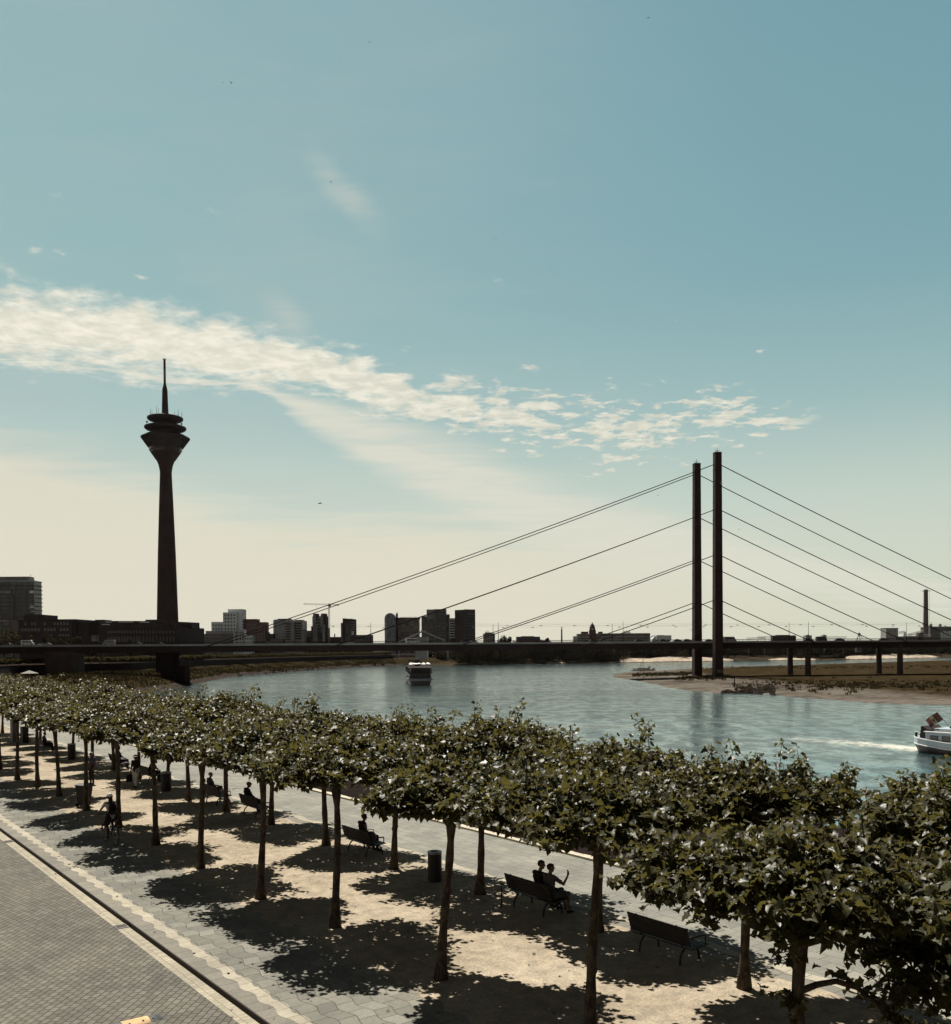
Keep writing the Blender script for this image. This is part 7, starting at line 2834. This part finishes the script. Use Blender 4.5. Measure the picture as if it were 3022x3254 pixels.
def wheel(y):
    m = MB()
    m.path([(0, y + math.cos(a) * RW, RW + math.sin(a) * RW) for a in np.linspace(0, 2 * PI, 29)], .020, 8, caps=False)
    wob_ = m.build('wheel', M_TYRE, bk, smooth=True)
    m = MB()
    m.path([(0, y + math.cos(a) * (RW - .03), RW + math.sin(a) * (RW - .03)) for a in np.linspace(0, 2 * PI, 29)], .010, 6, caps=False)
    for k in range(14):
        a = 2 * PI * k / 14
        m.tube((.012 * (-1) ** k, y, RW), (0, y + math.cos(a) * (RW - .03), RW + math.sin(a) * (RW - .03)), .0022, n=4)
    m.path([(-.05, y, RW), (.05, y, RW)], .022, 8)
    m.build('rim', M_RIM, wob_, fix=False)
    m = MB()
    m.path([(0, y + math.cos(a) * (RW + .035), RW + math.sin(a) * (RW + .035)) for a in np.linspace(.2, PI - .1, 14)], .024, 6, flat=.4)
    m.build('mudguard', M_BLACK, bk)


wheel(.54)
wheel(-.54)
m = MB()
bb, hd_, st_ = (0, -.10, .30), (0, .36, .86), (0, -.22, .78)
for a, b in (((0, -.54, RW), bb), ((0, -.54, RW), st_), (bb, st_), (bb, (0, .40, .66)), ((0, -.17, .58), hd_), ((0, .40, .62), (0, .33, 1.0))):
    m.tube(a, b, .017, n=8)
m.build('frame', M_BLACKM, bk)
m = MB()
for s_ in (-1, 1):
    m.path([(s_ * .05, .54, RW), (s_ * .05, .45, .58), (0, .40, .68)], .012, 6)
m.build('fork', M_BLACKM, bk)
m = MB()
m.path([(-.29, .30, 1.06), (-.26, .36, 1.06), (-.05, .36, 1.08), (.05, .36, 1.08), (.26, .36, 1.06), (.29, .30, 1.06)], .013, 8)
m.tube((0, .34, .95), (0, .36, 1.08), .014, n=8)
m.build('handlebar', M_BLACKM, bk)
m = MB()
m.prism([(-.09, -.36), (.09, -.36), (.07, -.18), (.02, -.06), (-.02, -.06), (-.07, -.18)], .88, .93, axis='z')
m.tube((0, -.22, .75), (0, -.24, .90), .014, n=8)
m.build('saddle', M_BLACK, bk)
m = MB()
for s_, z1, y1 in ((-1, .16, .0), (1, .44, -.02)):
    m.tube((s_ * .05, -.10, .30), (s_ * .07, y1, z1), .011, n=6)
    m.b3(s_ * .11 - .05, s_ * .11 + .05, y1 - .04, y1 + .05, z1 - .015, z1 + .015)
m.path([(.045, -.10 + math.cos(a) * .09, .30 + math.sin(a) * .09) for a in np.linspace(0, 2 * PI, 17)], .008, 5, caps=False)
m.build('crankset', M_RIM, bk)
m = MB()
for s_ in (-1, 1):
    m.tube((s_ * .07, -.30, .72), (s_ * .07, -.80, .72), .008, n=5)
    m.tube((s_ * .07, -.76, .72), (s_ * .05, -.54, RW), .007, n=5)
for k in range(4):
    m.tube((-.07, -.36 - k * .13, .72), (.07, -.36 - k * .13, .72), .007, n=5)
m.build('carrier', M_BLACKM, bk)
rider = person('woman cyclist with a white helmet, long dark hair, white top and dark skirt, riding away', P(CU, CN, 0), AN + .06, pose('ride'), mat('white_top', (.30, .30, .31), .9), C_BLACK, 'long', sleeve=.55, leg=.62,
               trouser_off=.045, hat='helmet', skirt=True)
q = P(CU - .30, CN + .0, 1.14)
t = thing('backpack', 'black backpack worn by the cyclist in the white helmet', 'backpack', q, AN + .06)
m = MB()
m.sphere((0, 0, .17), (.155, .085, .23), 14)
m.sphere((0, -.06, .10), (.11, .06, .11), 12)
m.build('sack', C_BLACK, t, smooth=True)
m = MB()
for s_ in (-1, 1):
    m.path([(s_ * .09, .04, .36), (s_ * .11, .12, .40), (s_ * .12, .24, .33), (s_ * .12, .22, .12), (s_ * .11, .06, .0)], .018, 6)
m.build('strap', C_BLACK, t)

# ------------------------------------------------------------------ birds
BIRDS = [(1016, 1600, 150, 1.25, 0.2, 'dark bird with spread wings gliding right of the tower, above the skyline'), (735, 265, 120, .55, 1.2, 'small dark bird high in the upper left sky, the right of a pair'),
         (708, 263, 160, .4, .4, 'tiny bird high in the upper left sky, the left of a pair'), (2060, 57, 150, .6, .1, 'small bird at the very top of the sky, right of centre'),
         (1175, 135, 160, .5, 1.0, 'tiny bird near the top of the sky, left of centre'), (1052, 579, 150, .55, .5, 'tiny bird beside the thin diagonal cloud wisp'), (1577, 760, 170, .4, .3, 'tiny bird in the open sky above the middle of the picture'),
         (1750, 861, 170, .4, .2, 'tiny bird in the open blue above the cloud bank'), (2091, 1575, 170, .5, 1.1, 'tiny bird left of the pylon tops, over the highest cable'), (2425, 2272, 130, .7, .5, 'dark bird skimming low over the river right of the pylons'),
         (2291, 1537, 140, 1.1, 1.35, 'dark bird with raised wings passing the right pylon near its top'), (2195, 2003, 120, .95, .9, 'dark bird with raised wings beside the left pylon, just above the bridge deck'),
         (1462, 1345, 160, .5, .3, 'tiny bird under the cloud band above the middle of the skyline'), (1133, 1807, 170, .4, .2, 'tiny bird over the skyline left of the long stay cables'), (2348, 1682, 170, .55, .2, 'tiny bird right of the pylons between two stay cables')]
for px, py, Yd, span, up_, lab in BIRDS:
    c = far(px, py, Yd)
    t = thing('bird', lab, 'bird', c, (px * 7 % 628) / 100.0 if up_ < 1 else .4, 'birds in the air')
    m = MB()
    k = span / 1.2
    m.path([(0, .30 * k, 0), (0, .22 * k, .02 * k), (0, .05 * k, 0), (0, -.18 * k, 0), (0, -.36 * k, .01 * k)], [.012 * k, .05 * k, .075 * k, .045 * k, .012 * k], 8, flat=.9)
    m.prism([(-.03 * k, -.28 * k), (.03 * k, -.28 * k), (.09 * k, -.46 * k), (-.09 * k, -.46 * k)], -.006 * k, .006 * k, axis='z')
    m.build('body', M_BLACK, t, smooth=True)
    for s_ in (-1, 1):
        w_ = MB()
        cs, sn = math.cos(up_), math.sin(up_)
        cs2, sn2 = math.cos(up_ * .35), math.sin(up_ * .35)
        a = Vector((s_ * .04 * k, 0, .02 * k))
        b = a + Vector((s_ * .28 * k * cs, 0, .28 * k * sn))
        e = b + Vector((s_ * .34 * k * cs2, -.10 * k, .34 * k * sn2))
        up3 = Vector((0, 0, .008 * k))
        pts3 = [a + Vector((0, .10 * k, 0)), b + Vector((0, .13 * k, 0)), e, b + Vector((0, -.08 * k, 0)), a + Vector((0, -.12 * k, 0))]
        w_.add([tuple(p - up3) for p in pts3] + [tuple(p + up3) for p in pts3], [(0, 1, 2, 3, 4), (9, 8, 7, 6, 5)] + [(i, i + 5, (i + 1) % 5 + 5, (i + 1) % 5) for i in range(5)])
        w_.build('wing', M_BLACK, t)

# ------------------------------------------------------------------ thin summer haze
hz = MB()
hz.b3(-3000, 4200, -400, 4600, -12.0, 330.0)
hzo = hz.build('haze', [], None)
hm = bpy.data.materials.new('haze_air')
hm.use_nodes = True
ht = NT(hm.node_tree)
pv = ht.n('ShaderNodeVolumePrincipled', {'Color': (0.92, 0.95, 0.96), 'Density': 0.000004, 'Anisotropy': 0.3})
hmo = ht.n('ShaderNodeOutputMaterial')
hm.node_tree.links.new(pv.outputs[0], hmo.inputs['Volume'])
hzo.data.materials.append(hm)
stuff(hzo, 'thin summer haze over the river and the city', 'haze')
